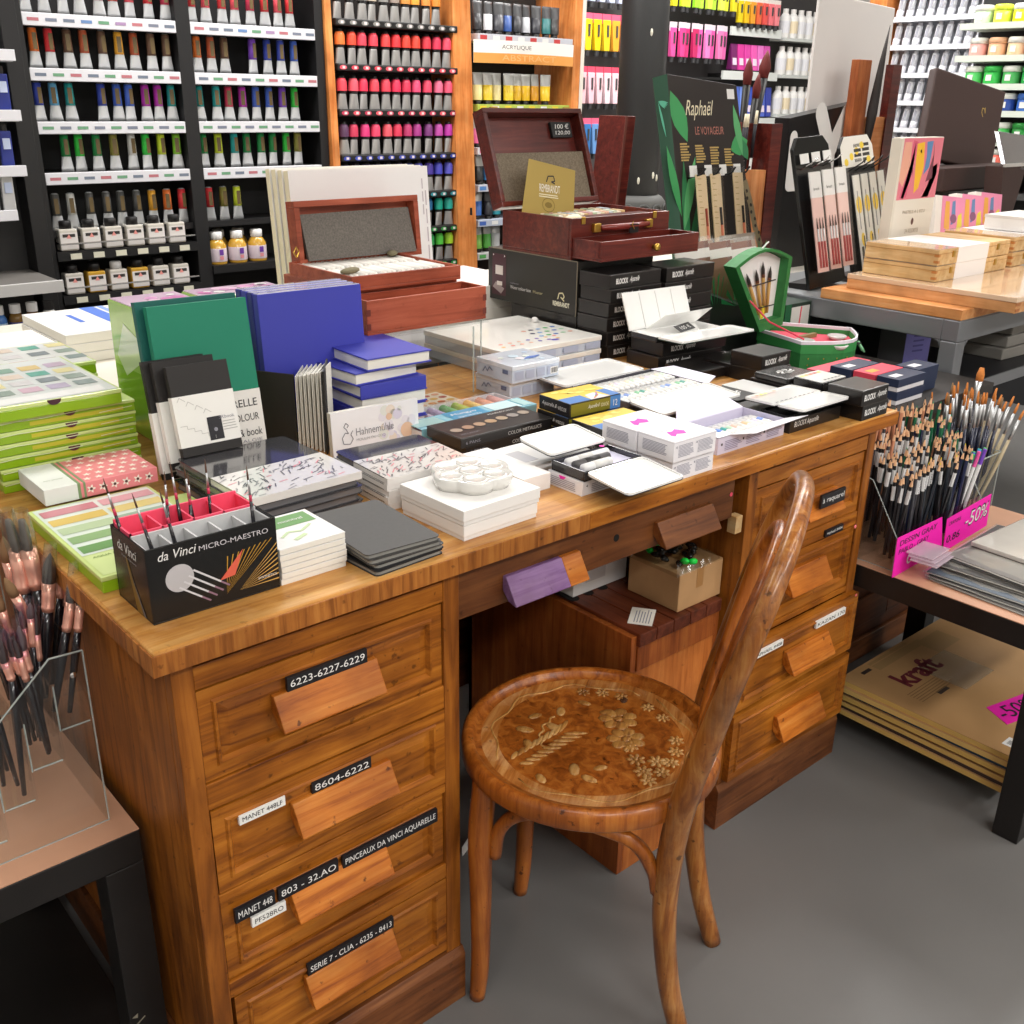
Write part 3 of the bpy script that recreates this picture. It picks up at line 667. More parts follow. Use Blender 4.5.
# standing books: green, black, blue
GREENC = mat('0E7C60', .55); GREEND = mat('0B5E56', .55); BLUEC = mat('3C40A8', .5); BLUED = mat('2C2F86', .5)
def standing(name, label, loc, lean, turn, w, hgt, th, cover, group=None, spine='left'):
    """Book standing on its lower edge, leaning back; local x width, y height, z thickness."""
    q = Matrix.Rotation(math.radians(turn), 4, 'Z') @ Matrix.Rotation(math.radians(90 - lean), 4, 'X')
    return book(name, label, 'book', loc, q.to_euler(), (w, hgt, th), cover, group, spine=spine)
g1 = standing('green_sketchbook', 'green hard cover sketchbook with white paper band, standing behind the black books', (.214, .468, D + .0005), 9, -2, .155, .258, .014, GREENC, 'standing green sketchbooks')
g2 = standing('green_sketchbook', 'dark green sketchbook standing behind the front green one', (.206, .494, D + .0005), 8, -2, .157, .262, .014, GREEND, 'standing green sketchbooks')
part('paper_band', MB().box(-.0006, .002, -.0006, .1556, .118, .0146), mat('E4E0DA', .4), g1)
part('paper_band', MB().box(-.0006, .002, -.0006, .1576, .118, .0146), mat('E4E0DA', .4), g2)
fb = (Vector((0, 0, .0146)), Vector((1, 0, 0)), Vector((0, 1, 0)))
text('AQUARELLE', g1, fb, .060, .090, .088, .014, INK); text('WATERCOLOUR', g1, fb, .060, .070, .088, .011, INK)
text('sketch & book', g1, fb, .076, .046, .074, .012, INK); text('& NOSTALGIE', g1, fb, .070, .036, .078, .005, GREYTXT)
patch('small_print', g1, fb, lines(.095, .030, .052, 4, .005, .002), GREYTXT, .0006)
k1 = standing('black_sketchbook', 'small black sketchbook with white drawing band, front of the standing black books', (.207, .409, D + .052), 14, -1, .093, .132, .012, mat('231F1E', .6), 'small black standing sketchbooks')
k2 = standing('black_sketchbook', 'small black sketchbook standing just behind the front black book', (.197, .430, D + .03), 13, -1, .093, .158, .012, mat('231F1E', .6), 'small black standing sketchbooks')
k3 = standing('black_sketchbook', 'small black sketchbook with white edge, rearmost of the standing black books', (.189, .444, D + .012), 12, -1, .093, .175, .012, mat('1C1918', .6), 'small black standing sketchbooks')
for k, (a, b) in ((k1, (.014, .088)), (k2, (.01, .10)), (k3, (.01, .10))):
    part('paper_band', MB().box(-.0006, a, -.0006, .0936, b, .0126), mat('EAE7E2', .5), k)
fb = (Vector((0, 0, .0126)), Vector((1, 0, 0)), Vector((0, 1, 0)))
patch('step_drawing', k1, fb, sum([strip([(.006 + .012 * i, .080 - .007 * i), (.010 + .012 * i, .086 - .007 * i), (.018 + .012 * i, .080 - .007 * i)], .0008) for i in range(4)], []) + sum([strip([(.004 + .010 * i, .045 - .005 * i), (.014 + .010 * i, .045 - .005 * i), (.014 + .010 * i, .040 - .005 * i)], .0007) for i in range(5)], []), mat('B8B4B0', .6), .0005)
patch('book_picture', k1, fb, [(0, rect(.045, .018, .022, .034)), (1, circ(.056, .033, .003, 12))], [INK, GREYTXT], .0007)
text('SKbook', k1, fb, .064, .047, .024, .005, GREYTXT)
patch('small_print', k1, fb, lines(.068, .042, .022, 4, .004, .0012), mat('B0ACA8', .6), .0005)
for j, k in enumerate((k2, k3)): text('SKETCH', k, (Vector((-.0006, .02, 0)), Vector((0, 1, 0)), Vector((0, 0, 1))), .02, .002, .05, .007, INK)
# blue books standing
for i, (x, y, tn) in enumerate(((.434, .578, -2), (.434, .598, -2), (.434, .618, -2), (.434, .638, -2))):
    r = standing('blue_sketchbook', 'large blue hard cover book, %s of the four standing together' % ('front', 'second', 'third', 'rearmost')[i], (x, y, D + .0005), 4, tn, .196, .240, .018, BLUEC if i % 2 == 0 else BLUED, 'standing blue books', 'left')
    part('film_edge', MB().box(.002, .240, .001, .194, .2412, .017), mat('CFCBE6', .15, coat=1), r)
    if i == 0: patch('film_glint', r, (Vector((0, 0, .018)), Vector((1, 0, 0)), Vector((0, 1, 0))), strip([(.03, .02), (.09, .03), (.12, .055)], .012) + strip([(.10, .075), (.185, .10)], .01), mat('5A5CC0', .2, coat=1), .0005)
# stack of blue books
z = D
BLS = [(.134, .190, .026, .545, .450, -2), (.134, .190, .024, .543, .449, -1), (.134, .190, .024, .546, .450, -2), (.134, .190, .022, .544, .448, -1), (.134, .190, .022, .538, .453, 3), (.130, .190, .022, .560, .450, -2)]
for i, (w, d, h, x, y, ro) in enumerate(BLS):
    book('blue_sketchbook', 'blue hard cover sketchbook, %s of the lying blue stack' % ('topmost' if i == 5 else ORD[i] + ' from the bottom'), 'book', (x, y, z), math.radians(ro), (w, d, h - .0004), BLUEC, 'lying blue sketchbooks', spine='front' if i == 3 else 'left' if i == 1 else 'back')
    z += h
# leporello standing open
lp = thing('folding_sketchbook', 'black covered folding sketchbook standing open, showing white zigzag pages', 'sketchbook', (0, 0, D))
def leaf_board(a, b, t, z1, z0=0.0):
    a, b = Vector(a), Vector(b); nrm = Vector((-(b - a).y, (b - a).x)).normalized() * t
    p = [a, b, b + nrm, a + nrm]; return MB().hexa([(q.x, q.y, z0) for q in p] + [(q.x, q.y, z1) for q in p])
part('cover', leaf_board((.408, .562), (.446, .496), .003, .122), mat('23211E', .6), lp); part('cover', leaf_board((.4635, .427), (.515, .500), .003, .138), mat('23211E', .6), lp)
for i in range(7):
    k = i / 6; a = (.4485 + .0125 * k, .492 - .058 * k); part('page', leaf_board(a, (a[0] + .05, a[1] + .05 + .012 * (1 - k)), .0014, .119 + .017 * k, .002), PAPER, lp)
    if i < 6: a2 = (.4485 + .0125 * (k + .07), .492 - .058 * (k + .07)); part('page', leaf_board((a[0] + .0012, a[1] - .002), (a2[0] + .026, a2[1] + .030), .0012, .119 + .017 * k, .002), PAPER, lp)
# watercolour block with rooster
hb = thing('watercolour_block', 'white watercolour block with rooster logo, standing against the blue book stack', 'pad', (.462, .408, D), (math.radians(-4), 0, math.radians(-3)))
part('sheets', MB().box(0, .0012, 0, .166, .012, .072), PAPER, hb, bevel=.0004)
part('cover', MB().box(0, 0, 0, .166, .0012, .072), mat('ECEBEE', .4), hb)
fF = fr('front')
text('Hahnemühle', hb, fF, .044, .028, .072, .0125, mat('8A8A90', .6)); text('MOULIN DU COQ', hb, fF, .044, .018, .055, .005, mat('9A9AA0', .6))
patch('rooster_logo', hb, fF, strip([(.020, .018), (.018, .028), (.024, .036), (.030, .034), (.026, .042), (.022, .046), (.026, .052), (.031, .048), (.028, .044)], .0014) + strip([(.020, .018), (.032, .016), (.038, .024), (.034, .032), (.038, .038)], .0014), mat('7E7E86', .6), .0006)
FLW = [(rnd.randrange(4), circ(.125 + rnd.uniform(-.03, .03), .040 + rnd.uniform(-.03, .024), rnd.uniform(.004, .010), 10)) for i in range(26)]
patch('flower_print', hb, fF, [(k, [(min(.164, x), max(.002, min(.07, y))) for x, y in p]) for k, p in FLW], [mat(c, .5) for c in ('E2DFE8', 'D4D0E2', 'E4D8CC', 'DEE0DA')], .0004)
patch('flower_print', hb, fF, [[(min(.164, x), y) for x, y in circ(.142, .022, .013, 14)], circ(.108, .05, .006, 12)], mat('E2C0A4', .5), .0008)
# light green pack and white pads behind
PKTOP = mat('E6C4DC', .25, coat=.8)
for nm, (x, y, w, d, hh) in (('glossy light green pack with a pink top, behind the green standing books', (.266, .585, .120, .205, .222)), ('glossy green pack with pink and white top, behind the standing blue books', (.400, .712, .170, .085, .220))):
    lg = thing('paper_pack', nm, 'pack', (x, y, D), 0, 'glossy green packs')
    part('wrapped_block', MB().box(0, 0, 0, w, d, hh), mat('A9CF6C', .2, coat=1, noise=.1, nscale=8), lg, bevel=.003)
    part('top_sheet', MB().box(.003, .003, hh, w - .003, d - .003, hh + .0015), PKTOP, lg)
    fT = (Vector((0, 0, hh + .0015)), Vector((1, 0, 0)), Vector((0, 1, 0)))
    patch('blossom_print', lg, fT, [(i % 4, circ(.02 + rnd.random() * (w - .04), .02 + rnd.random() * (d - .04), .006 + .010 * rnd.random(), 12)) for i in range(18)], [mat(c, .3, coat=.5) for c in ('D67AB8', 'E09CCB', 'EFC8E0', 'F4F2F0')], .0005)
    patch('leaf_print', lg, fr('left', w, d, hh), [[(d * .1, .13), (d * .3, .19), (d * .62, .17), (d * .95, .205), (d * .9, .15), (d * .55, .13), (d * .25, .10)]], mat('DCE8CC', .2, coat=1), .0006)
    patch('lower_print', lg, fr('left', w, d, hh), [rect(.004, .004, d - .008, .11)], mat('86B83A', .2, coat=1), .0003)
# ---------------------------------------------------------------- on the desk: right half
LILAC = mat('D9D5EA', .4); OFFW = mat('E4E2E4', .5); ICE = mat('C9D3E4', .25, coat=.5); BOXK = mat('1E1B1A', .3, coat=.2)
EDGE = mat('8E8C88', .4)
def black_carton(name, label, loc, dims, group=None, rot=0, txt='BLOCKX', face='front', script='Aquarelle', tx=.02):
    """Black carton with light worn edges and white wording on one face."""
    w, d, h = dims
    r = thing(name, label, 'box', loc, rot, group)
    part('carton', MB().box(0, 0, 0, w, d, h), BOXK, r, bevel=.001)
    part('lid_edge', MB().box(-.0004, -.0004, h - .0022, w + .0004, d + .0004, h - .0012), mat('4A4846', .5), r)
    if txt:
        fc = fr(face, w, d, h)
        text(txt, r, fc, tx, h * .30, .038, h * .40, WHITE, bold=.035); text(script, r, fc, tx + .042, h * .26, .030, h * .50, WHITE, shear=.35, bold=.012)
    return r
# pod sets: black boxes with round colour windows
for i in range(2):
    r = black_carton('pod_set', ('black box under the one with round colour windows, left of the yellow boxes', 'black box with seven round colour windows, behind the sleeved sketchbook stack')[i], (.628 - .014 * i, .272 - .005 * i, D + .0185 * i), (.200, .092, .018), 'black colour window boxes', txt=None)
    if i:
        fc = fr('top', .2, .092, .018)
        patch('colour_window', r, fc, [(k % 6, circ(.022 + .0262 * k, .040 + .002 * k, .0105, 22)) for k in range(7)], [mat(c, .3, .6) for c in ('B8A898', 'B89880', 'C2A488', 'C8A884', 'C4AE94', 'A8A09C')])
        patch('window_rim', r, fc, sum([strip([(.022 + .0262 * k + .0112 * math.cos(t * PI / 8), .040 + .002 * k + .0112 * math.sin(t * PI / 8)) for t in range(17)], .0012) for k in range(7)], []), mat('3A302A', .4), .0006)
        text('PEARLESCENT', r, fc, .12, .074, .06, .006, mat('C8C4BE', .5)); text('METALLIC', r, fc, .012, .012, .04, .005, GREYTXT)
    text('COLOR METALLICS', r, fr('front'), .10, .005, .075, .006, mat('BAB6B0', .5)); text('6 PANS', r, fr('front'), .01, .006, .03, .005, GREYTXT)
# soft pastel pack with blue sleeve
r = thing('pastel_pack', 'clear lidded pastel pack with a turquoise sleeve, behind the colour window boxes', 'pack', (.612, .372, D))
part('tray', MB().tray(0, 0, 0, .26, .12, .022, .002), OFFW, r)
for i in range(9):
    part('pastel', MB().tube([(.014 + .028 * i, .012, .015), (.014 + .028 * i, .108, .015)], .0085, 10), mat(['E87888', 'E89AA0', 'C8B8C8', 'B8A8C8', '78B878', 'A8CC68', 'F0C878', 'F0A888', 'E8B0A8'][i], .8), r, smooth=True)
part('clear_lid', MB().box(0, .0, .0245, .26, .12, .0255), FILM, r)
part('sleeve', MB().box(.0, -.001, .0258, .26, .052, .0268).box(0, -.002, .004, .26, -.0008, .0268), mat('8FC8D8', .25, coat=.6), r)
fc = (Vector((0, 0, .0268)), Vector((1, 0, 0)), Vector((0, 1, 0)))
patch('sleeve_print', r, fc, [(0, rect(.08, .0, .08, .052)), (1, rect(.0, .01, .06, .036)), (2, rect(.17, .004, .06, .044)), (1, rect(.235, .004, .02, .044))], [mat('2F93BE', .3, coat=.5), mat('A9D0CE', .3, coat=.5), mat('CBE6E8', .3, coat=.5)], .0005)
text('Mungyo', r, fc, .088, .026, .055, .012, WHITE, shear=.2, off=.001); text('SOFT PASTELS', r, fc, .092, .012, .05, .006, WHITE, off=.001)
patch('sleeve_print', r, fr('front'), [(0, rect(.08, .005, .08, .0195))], mat('2F7FB0', .3, coat=.5), .0026)
# pan chart behind it
r = thing('pan_chart', 'flat card of warm round colour samples under the clear riser', 'card', (.66, .50, D), math.radians(4))
part('card', MB().box(0, 0, 0, .17, .10, .006), mat('EADFC8', .5), r, bevel=.001)
patch('sample', r, fr('top', .17, .1, .006), [((i + j) % 5, circ(.016 + .023 * i, .016 + .023 * j, .009, 14, .007)) for i in range(7) for j in range(4)], [mat(c, .5) for c in ('D89A5A', 'C8784A', 'E0B868', 'B86858', 'D8A080')])
# translucent boxes of pastels
def ice_box(label, loc, dims, group):
    w, d, h = dims
    r = thing('pastel_box', label, 'box', loc, 0, group)
    part('tray', MB().box(0, 0, 0, w, d, h - .004), ICE, r, bevel=.0012)
    part('lid', MB().box(-.001, -.001, h - .009, w + .001, d + .001, h), mat('DCE2EC', .2, coat=.7), r, bevel=.001)
    patch('side_print', r, fr('front'), [rect(.006 + k * (w - .01) / 4, .006, (w - .01) / 4 - .006, h - .018) for k in range(4)], mat('AEB6CC', .4), .0014)
    patch('side_print', r, fr('left', w, d, h), strip([(.02, .010), (.028, .020), (.034, .012), (.040, .022), (.05, .016)], .0018) + [rect(.08, h - .018, .016, .008)], mat('6A7494', .4), .0014)
    patch('lid_print', r, fr('top', w, d, h), [(i % 4, circ(w * (.2 + .7 * rnd.random()), d * (.15 + .75 * rnd.random()), .006 + .006 * rnd.random(), 10)) for i in range(9)], [mat(c, .3) for c in ('C8D8E4', 'E4DCE0', 'B8C8DC', 'DCE4D8')], .0006)
    return r
ice_box('pale blue translucent box under another, beside the clear riser', (.912, .492, D), (.118, .105, .0345), 'pale blue pastel boxes')
r = ice_box('pale blue translucent box with a barcode, on top of another beside the clear riser', (.906, .478, D + .0352), (.122, .108, .0345), 'pale blue pastel boxes')
patch('barcode', r, fr('front'), [(0, rect(.098, .006, .02, .014))] + [(1, rect(.1 + .0026 * i, .008, .0012 + .0006 * (i % 2), .010)) for i in range(7)], [WHITE, INK], .0018)
patch('blue_stroke', r, fr('top', .122, .108, .0345), [[(.055, .03), (.075, .044), (.11, .042), (.085, .03)]], mat('4A6AB0', .4), .0012)
# two large sets with painted lids
for i in range(2):
    w, d, h = .285, .285, .029
    r = thing('large_pastel_set', ('large white lidded pastel set under another, in front of the black carton stack', 'large white lidded set with painted dots, on another in front of the black carton stack')[i], 'paint set', (1.002, .612, D + .0295 * i), 0, 'large white sets')
    part('tray', MB().box(.002, .002, 0, w - .002, d - .002, .022), ICE, r, bevel=.001)
    part('lid', MB().box(0, 0, .018, w, d, h), mat('F2EFE8', .3, coat=.4), r, bevel=.0015)
    patch('side_print', r, fr('front'), [rect(.03 + .068 * k, .004, .045, .013) for k in range(4)], mat('B4BED6', .4), .001)
    if i:
        fc = fr('top', w, d, h); DC = ['F0C070', 'E88878', 'F0A890', 'E8B8A0', '6A5AB8', '8A6AC0', '78A8D8', '58B068', '4878C0', '98C8A0', 'D89880', '3A3A5A']
        patch('painted_dot', r, fc, [(k % 6, circ(.03 + .026 * (k % 7) + .01 * (k // 7), .04 + .022 * (k // 7), .0055, 10, .0045)) for k in range(14)] + [(6 + k % 6, circ(.17 + .022 * (k % 5), .075 + .03 * (k // 5), .007, 10, .0055)) for k in range(15)] + [(4, circ(.17, .03, .011, 12, .007))], [mat(c, .4) for c in DC])
        part('knob', MB().lathe([(.001, 0), (.008, 0), (.009, .006), (.005, .011), (.001, .012)], 14, (.262, .20, h)), WHITE, r, smooth=True)
# yellow and blue paint boxes
def yellow_box(label, loc, dims):
    w, d, h = dims
    r = thing('paint_box', label, 'box', loc, math.radians(-2), 'yellow and blue paint boxes')
    part('carton', MB().box(0, 0, 0, w, d, h), BOXK, r, bevel=.0008)
    fT = fr('top', w, d, h); fF = fr('front'); fL = fr('left', w, d, h)
    patch('top_print', r, fT, [(0, rect(.001, .001, w - .002, d - .002)), (1, rect(.001, .001, w * .42, d * .40)), (1, rect(w * .80, .001, w * .195, d * .5)), (2, [(w * .42, .001), (w * .78, .001), (w * .70, d * .42), (w * .50, d * .36)])], [mat('F0CC48', .35, coat=.3), mat('4A82C8', .35, coat=.3), mat('E8DCD8', .4)])
    patch('top_print', r, fT, [(i % 3, circ(w * (.15 + .7 * rnd.random()), d * (.55 + .38 * rnd.random()), .005 + .008 * rnd.random(), 10, .005)) for i in range(14)], [mat(c, .4) for c in ('F6DE70', 'E8B838', 'F4D458')], .0008)
    patch('brush_print', r, fT, [(i, q) for i in range(5) for q in strip([(w * .50 + .005 * i, d * (.05 + .05 * i)), (w * .68 + .002 * i, d * (.22 + .045 * i))], .0022)], [mat(c, .4) for c in ('C83A4A', 'E8882A', '4AA05A', '3A5AB0', 'B85AA0')], .0009)
    patch('front_print', r, fF, [(0, rect(.003, .002, w * .78, h - .004)), (1, rect(w * .79, .001, w * .205, h - .002))], [mat('7C7420', .4), mat('4A82C8', .35, coat=.3)])
    text('Aquarelle &', r, fF, w * .34, h * .35, w * .22, h * .36, WHITE, shear=.3, off=.001); text('GOUACHE', r, fF, w * .60, h * .38, w * .15, h * .26, mat('E8E0C0', .5), off=.001)
    text('12', r, fF, w * .85, h * .25, w * .08, h * .45, WHITE, off=.001)
    text('Aquarelle &', r, fL, .008, h * .35, .038, h * .36, WHITE, shear=.3); text('WATERCOLOUR', r, fL, .050, h * .38, .022, h * .26, WHITE)
    return r
yellow_box('yellow and blue paint box at the bottom left, left of the white cartons', (.812, .232, D), (.118, .080, .0195))
yellow_box('yellow and blue paint box in the middle of the left pile', (.814, .228, D + .020), (.118, .080, .022))
yellow_box('yellow and blue paint box on top of the left pile', (.816, .226, D + .0425), (.120, .080, .025))
yellow_box('yellow and blue paint box at the bottom, directly behind the white cartons', (.808, .138, D), (.122, .082, .021))
yellow_box('yellow and blue paint box on another, directly behind the white cartons', (.807, .134, D + .0215), (.122, .080, .024))
# white cartons with magenta smear
def white_carton(label, loc, dims, smear=True):
    w, d, h = dims
    r = thing('white_paint_carton', label, 'box', loc, 0, 'white cartons with magenta mark')
    part('carton', MB().box(0, 0, 0, w, d, h), mat('EEEBEE', .45), r, bevel=.0008)
    part('flap_line', MB().box(-.0003, -.0003, h * .92, w + .0003, d + .0003, h * .935), mat('C8C4CC', .5), r)
    fT, fF, fL = fr('top', w, d, h), fr('front'), fr('left', w, d, h)
    if smear:
        patch('magenta_mark', r, fT, [[(w * .20, d * .32), (w * .23, d * .24), (w * .34, d * .34), (w * .50, d * .26), (w * .58, d * .42), (w * .50, d * .60), (w * .38, d * .52), (w * .28, d * .56)]], MAGENTA)
        text('watercolours', r, fT, w * .15, d * .62, w * .35, d * .06, GREYTXT); text('N° 12', r, fT, w * .75, d * .5, w * .1, d * .05, GREYTXT)
    for (x0, ww) in ((.10, .38), (.56, .38)):
        patch('small_print', r, fF, lines(w * x0, h * .74, w * ww, 9, h * .066, h * .034), mat('A4A2AE', .7))
    text('4', r, fF, w * .03, h * .66, w * .04, h * .12, mat('5A5870', .6)); text('4', r, fF, w * .50, h * .66, w * .04, h * .12, mat('5A5870', .6))
    patch('small_print', r, fL, lines(d * .14, h * .72, d * .68, 8, h * .066, h * .034, .1), mat('A4A2AE', .7))
    return r
white_carton('white carton lying under the right magenta-marked carton at the front edge', (.801, -.018, D), (.099, .072, .033), False)
white_carton('white carton lying under the left magenta-marked carton', (.799, .056, D), (.099, .072, .033), False)
white_carton('white carton with magenta mark on top, nearer the desk front edge', (.797, -.022, D + .0335), (.100, .074, .034))
white_carton('white carton with magenta mark on top, directly behind the front one', (.795, .054, D + .0335), (.100, .074, .034))
r = thing('white_paint_carton', 'long white carton under the open half-pan tin at the front edge', 'box', (.651, .026, D), 0, 'white cartons with magenta mark')
part('carton', MB().prism([(0, 0), (.14, 0), (.138, .022), (.002, .022)], 0, .076, 'y'), mat('EEEBEE', .45), r, bevel=.0008)
patch('small_print', r, fr('left', .14, .076, .022), lines(.01, .016, .056, 5, .0028, .0013, .1), mat('A4A2AE', .7), .002)
patch('small_print', r, fr('front'), lines(.02, .015, .05, 5, .0028, .0013), mat('A4A2AE', .7)); text('4', r, fr('front'), .008, .013, .004, .004, INK)
patch('magenta_mark', r, fr('left', .14, .076, .022), [[(.028, .022), (.044, .022), (.040, .018), (.032, .0165)]], MAGENTA, .0022)
wl = thing('white_carton', 'pale carton and leaflet lying behind the open half-pan tin', 'box', (.622, .135, D))
part('carton', MB().box(0, 0, 0, .16, .10, .018), mat('E8E5E2', .5), wl, bevel=.001)
part('label_print', MB().box(.02, .02, .018, .06, .07, .0184), mat('C4C2C6', .6), wl)
wl = thing('white_carton', 'flat white carton just right of the sleeved sketchbook stack', 'box', (.585, .082, D))
part('carton', MB().box(0, 0, 0, .055, .15, .026), mat('EAE7E4', .5), wl, bevel=.001)
part('barcode_print', MB().box(-.0005, .02, .005, 0, .045, .018), mat('B4B0B4', .6), wl)
# open tins with folding lids
LIDW = mat('F4F3F0', .2, coat=.8)
def lid_plate(x0, x1, y0, y1, z, rise0, rise1, th=.004, rc=.008):
    """Enamelled lid, dished; rises from edge x0 side to x1 side."""
    pts = []
    for cx, cy, a in ((x1 - rc, y0 + rc, -90), (x1 - rc, y1 - rc, 0), (x0 + rc, y1 - rc, 90), (x0 + rc, y0 + rc, 180)):
        pts += [(cx + rc * math.cos(math.radians(a + q)), cy + rc * math.sin(math.radians(a + q))) for q in (0, 45, 90)]
    zz = lambda y: z + rise0 + (rise1 - rise0) * (y - y0) / (y1 - y0)
    n = len(pts); cx, cy = (x0 + x1) / 2, (y0 + y1) / 2
    ins = [(cx + (x - cx) * .965, cy + (y - cy) * .945) for x, y in pts]
    vs = [(x, y, zz(y)) for x, y in pts] + [(x, y, zz(y) + th) for x, y in pts] + [(x, y, zz(y) + th) for x, y in ins] + [(x, y, zz(y) + th * .45) for x, y in ins]
    fs = [tuple(range(n))[::-1]] + [(k * n + i, k * n + (i + 1) % n, (k + 1) * n + (i + 1) % n, (k + 1) * n + i) for k in range(3) for i in range(n)] + [tuple(range(3 * n, 4 * n))]
    return MB().add(vs, fs)
def open_tin(name, label, loc, w, d, lids, group=None, base_h=.016, rot=0):
    r = thing(name, label, 'paint tin', loc, rot, group)
    part('tin', MB().tray(0, 0, 0, w, d, base_h, .002), mat('26262A', .25, coat=.6), r, bevel=.0008)
    for (y0, y1, r0, r1) in lids:
        part('lid', lid_plate(0, w, y0, y1, base_h - .002, r0, r1), [LIDW], r)
        part('lid_shell', lid_plate(-.0006, w + .0006, y0 - .0006, y1 + .0006, base_h - .0032, r0, r1, .0014), mat('2A2A2E', .25, coat=.6), r)
    return r
ot = open_tin('watercolour_tin', 'open black tin with two white lids and giant half-pans, on a white carton', (.654, .024, D + .0228), .122, .072, [(-.088, -.002, -.010, -.002), (.074, .150, .006, .014)])
part('inner_tray', MB().box(.003, .003, .003, .119, .069, .008), LILAC, ot)
for i, (x, y, c) in enumerate(((.012, .050, 'F2F1F0'), (.012, .034, '5A5858'), (.012, .016, 'F2F1F0'))):
    part('half_pan', MB().tube([(x, y, .014), (x + .085 - .014 * i, y, .014)], .0072, 12), mat(c, .3), ot, smooth=True)
    part('pan_band', MB().tube([(x + .02, y, .014), (x + .05, y, .014)], .0074, 12), mat(('DAD8D4', '2A2828', 'E4E2DE')[i], .4), ot, smooth=True)
patch('leaflet_print', ot, (Vector((.01, -.05, .0078)), Vector((1, 0, 0)), Vector((0, 1, .07)).normalized()), lines(.055, .04, .045, 2, .005, .0012), GREYTXT, .0006)
patch('magenta_dot', ot, (Vector((0, 0, .0180)), Vector((1, 0, 0)), Vector((0, 1, 0))), [circ(.102, .066, .0045, 12)], MAGENTA, .0006)
# large open tube set in the middle
SETC = ['E8E6E2', 'DCE4F0', 'E4ECE2', 'F0E6DA', 'DADCE6']
def tube_row(n, x0, y0, z, dx, ln, group, where, ang=0.0, cols=SETC):
    """A row of small paint tubes lying side by side; each is its own object."""
    base = None
    mb = MB().tube([(0, 0, 0), (0, ln * .80, 0)], [.0058, .0056], 10, flat=.9)
    bodym = mb.mesh('tube_body', mat('F0EEEA', .25, coat=.5), True)
    capm = MB().tube([(0, -ln * .16, 0), (0, 0, 0)], [.0042, .0046], 10).mesh('tube_cap', mat('F4F3F1', .3), True)
    cr = MB().hexa([(-.0056, ln * .8, -.003), (.0056, ln * .8, -.003), (.0062, ln, -.0008), (-.0062, ln, -.0008), (-.0056, ln * .8, .003), (.0056, ln * .8, .003), (.0062, ln, .0006), (-.0062, ln, .0006)]).mesh('tube_crimp', SILVER)
    for i in range(n):
        t = thing('paint_tube', 'white paint tube, %s from left, %s' % (ORD[i], where), 'paint tube', (x0 + i * dx, y0, z + .0058), ang, group)
        link('body', bodym, t); link('cap', capm, t); link('crimp', cr, t)
        band = MB().tube([(0, ln * .30, 0), (0, ln * .52, 0)], [.00595, .0059], 10, flat=.9)
        part('colour_band', band, mat(cols[i % len(cols)], .3), t, smooth=True)
ts = thing('tube_set', 'large open white lidded paint tube set in the middle of the desk', 'paint set', (.995, .256, D))
part('case', MB().box(0, 0, 0, .225, .150, .020).tray(0, 0, .020, .225, .150, .033, .003), mat('55535A', .3, coat=.4), ts, bevel=.001)
part('inner_tray', MB().box(.004, .004, .0205, .221, .146, .0225), LILAC, ts)
part('lid', lid_plate(0, .225, -.085, .000, .030, -.004, .002), [LIDW], ts); part('lid_shell', lid_plate(-.001, .226, -.086, .000, .0285, -.004, .002, .0016), mat('55535A', .3, coat=.4), ts)
part('lid', lid_plate(-.012, .215, .154, .262, .030, 0, .002), [LIDW], ts); part('lid_shell', lid_plate(-.013, .216, .154, .263, .0285, 0, .002, .0016), mat('55535A', .3, coat=.4), ts)
part('side_wing', MB().hexa([(.226, .0, .030), (.275, .02, .034), (.275, .13, .034), (.226, .15, .030), (.226, .0, .032), (.275, .02, .036), (.275, .13, .036), (.226, .15, .032)]), LILAC, ts)
tube_row(15, 1.006, .274, D + .0228, .0146, .055, 'tubes in the large open set', 'front row of the large open set', cols=['E8E6E2', 'B8C8E8', '90A8E0', 'E4ECE2', '98D0A8', '70B0A0', 'F0E6DA', 'DADCE6'])
tube_row(15, 1.006, .342, D + .0228, .0146, .055, 'tubes in the large open set', 'back row of the large open set', cols=['E8E6E2', 'F0E0C8', 'D0E0D0', 'E4E2E0', 'F0D8C8', 'E0D8E8'])
# long open white box with tubes at the front edge
lb = thing('tube_set', 'long open white and lilac box of paint tubes, right of the white cartons', 'paint set', (.962, .022, D))
part('carton', MB().tray(0, 0, 0, .185, .092, .030, .0015), mat('CFC9DC', .4), lb)
part('inner_tray', MB().box(.003, .003, .010, .182, .089, .013), LILAC, lb)
part('front_flap', MB().hexa([(.03, -.0, .030), (.185, -.0, .030), (.215, -.026, .036), (.06, -.03, .034), (.03, .0, .031), (.185, .0, .031), (.215, -.026, .037), (.06, -.03, .035)]).box(.0, 0, .029, .03, .02, .0305), mat('EEECF2', .35), lb)
part('rear_flap', MB().hexa([(0, .092, .030), (.185, .092, .030), (.17, .135, .050), (.05, .135, .050), (0, .092, .031), (.185, .092, .031), (.17, .1355, .051), (.05, .1355, .051)]), LILAC, lb)
for k in range(3): patch('small_print', lb, fr('front'), lines(.018 + .058 * k, .020, .046, 6, .003, .0014), mat('8E86A0', .7))
patch('fold_print', lb, fr('front'), [rect(.008 + .058 * k, .015, .004, .004) for k in range(3)], INK)
tube_row(12, .973, .040, D + .0135, .0146, .058, 'tubes in the long white box', 'long white box at front edge', cols=['E8E6E2', 'E4E0F0', '88A0E0', '6890D8', '48A8A0', 'C8E0C8', 'F0C8B8', 'E0DED8', 'E8C8A0'])
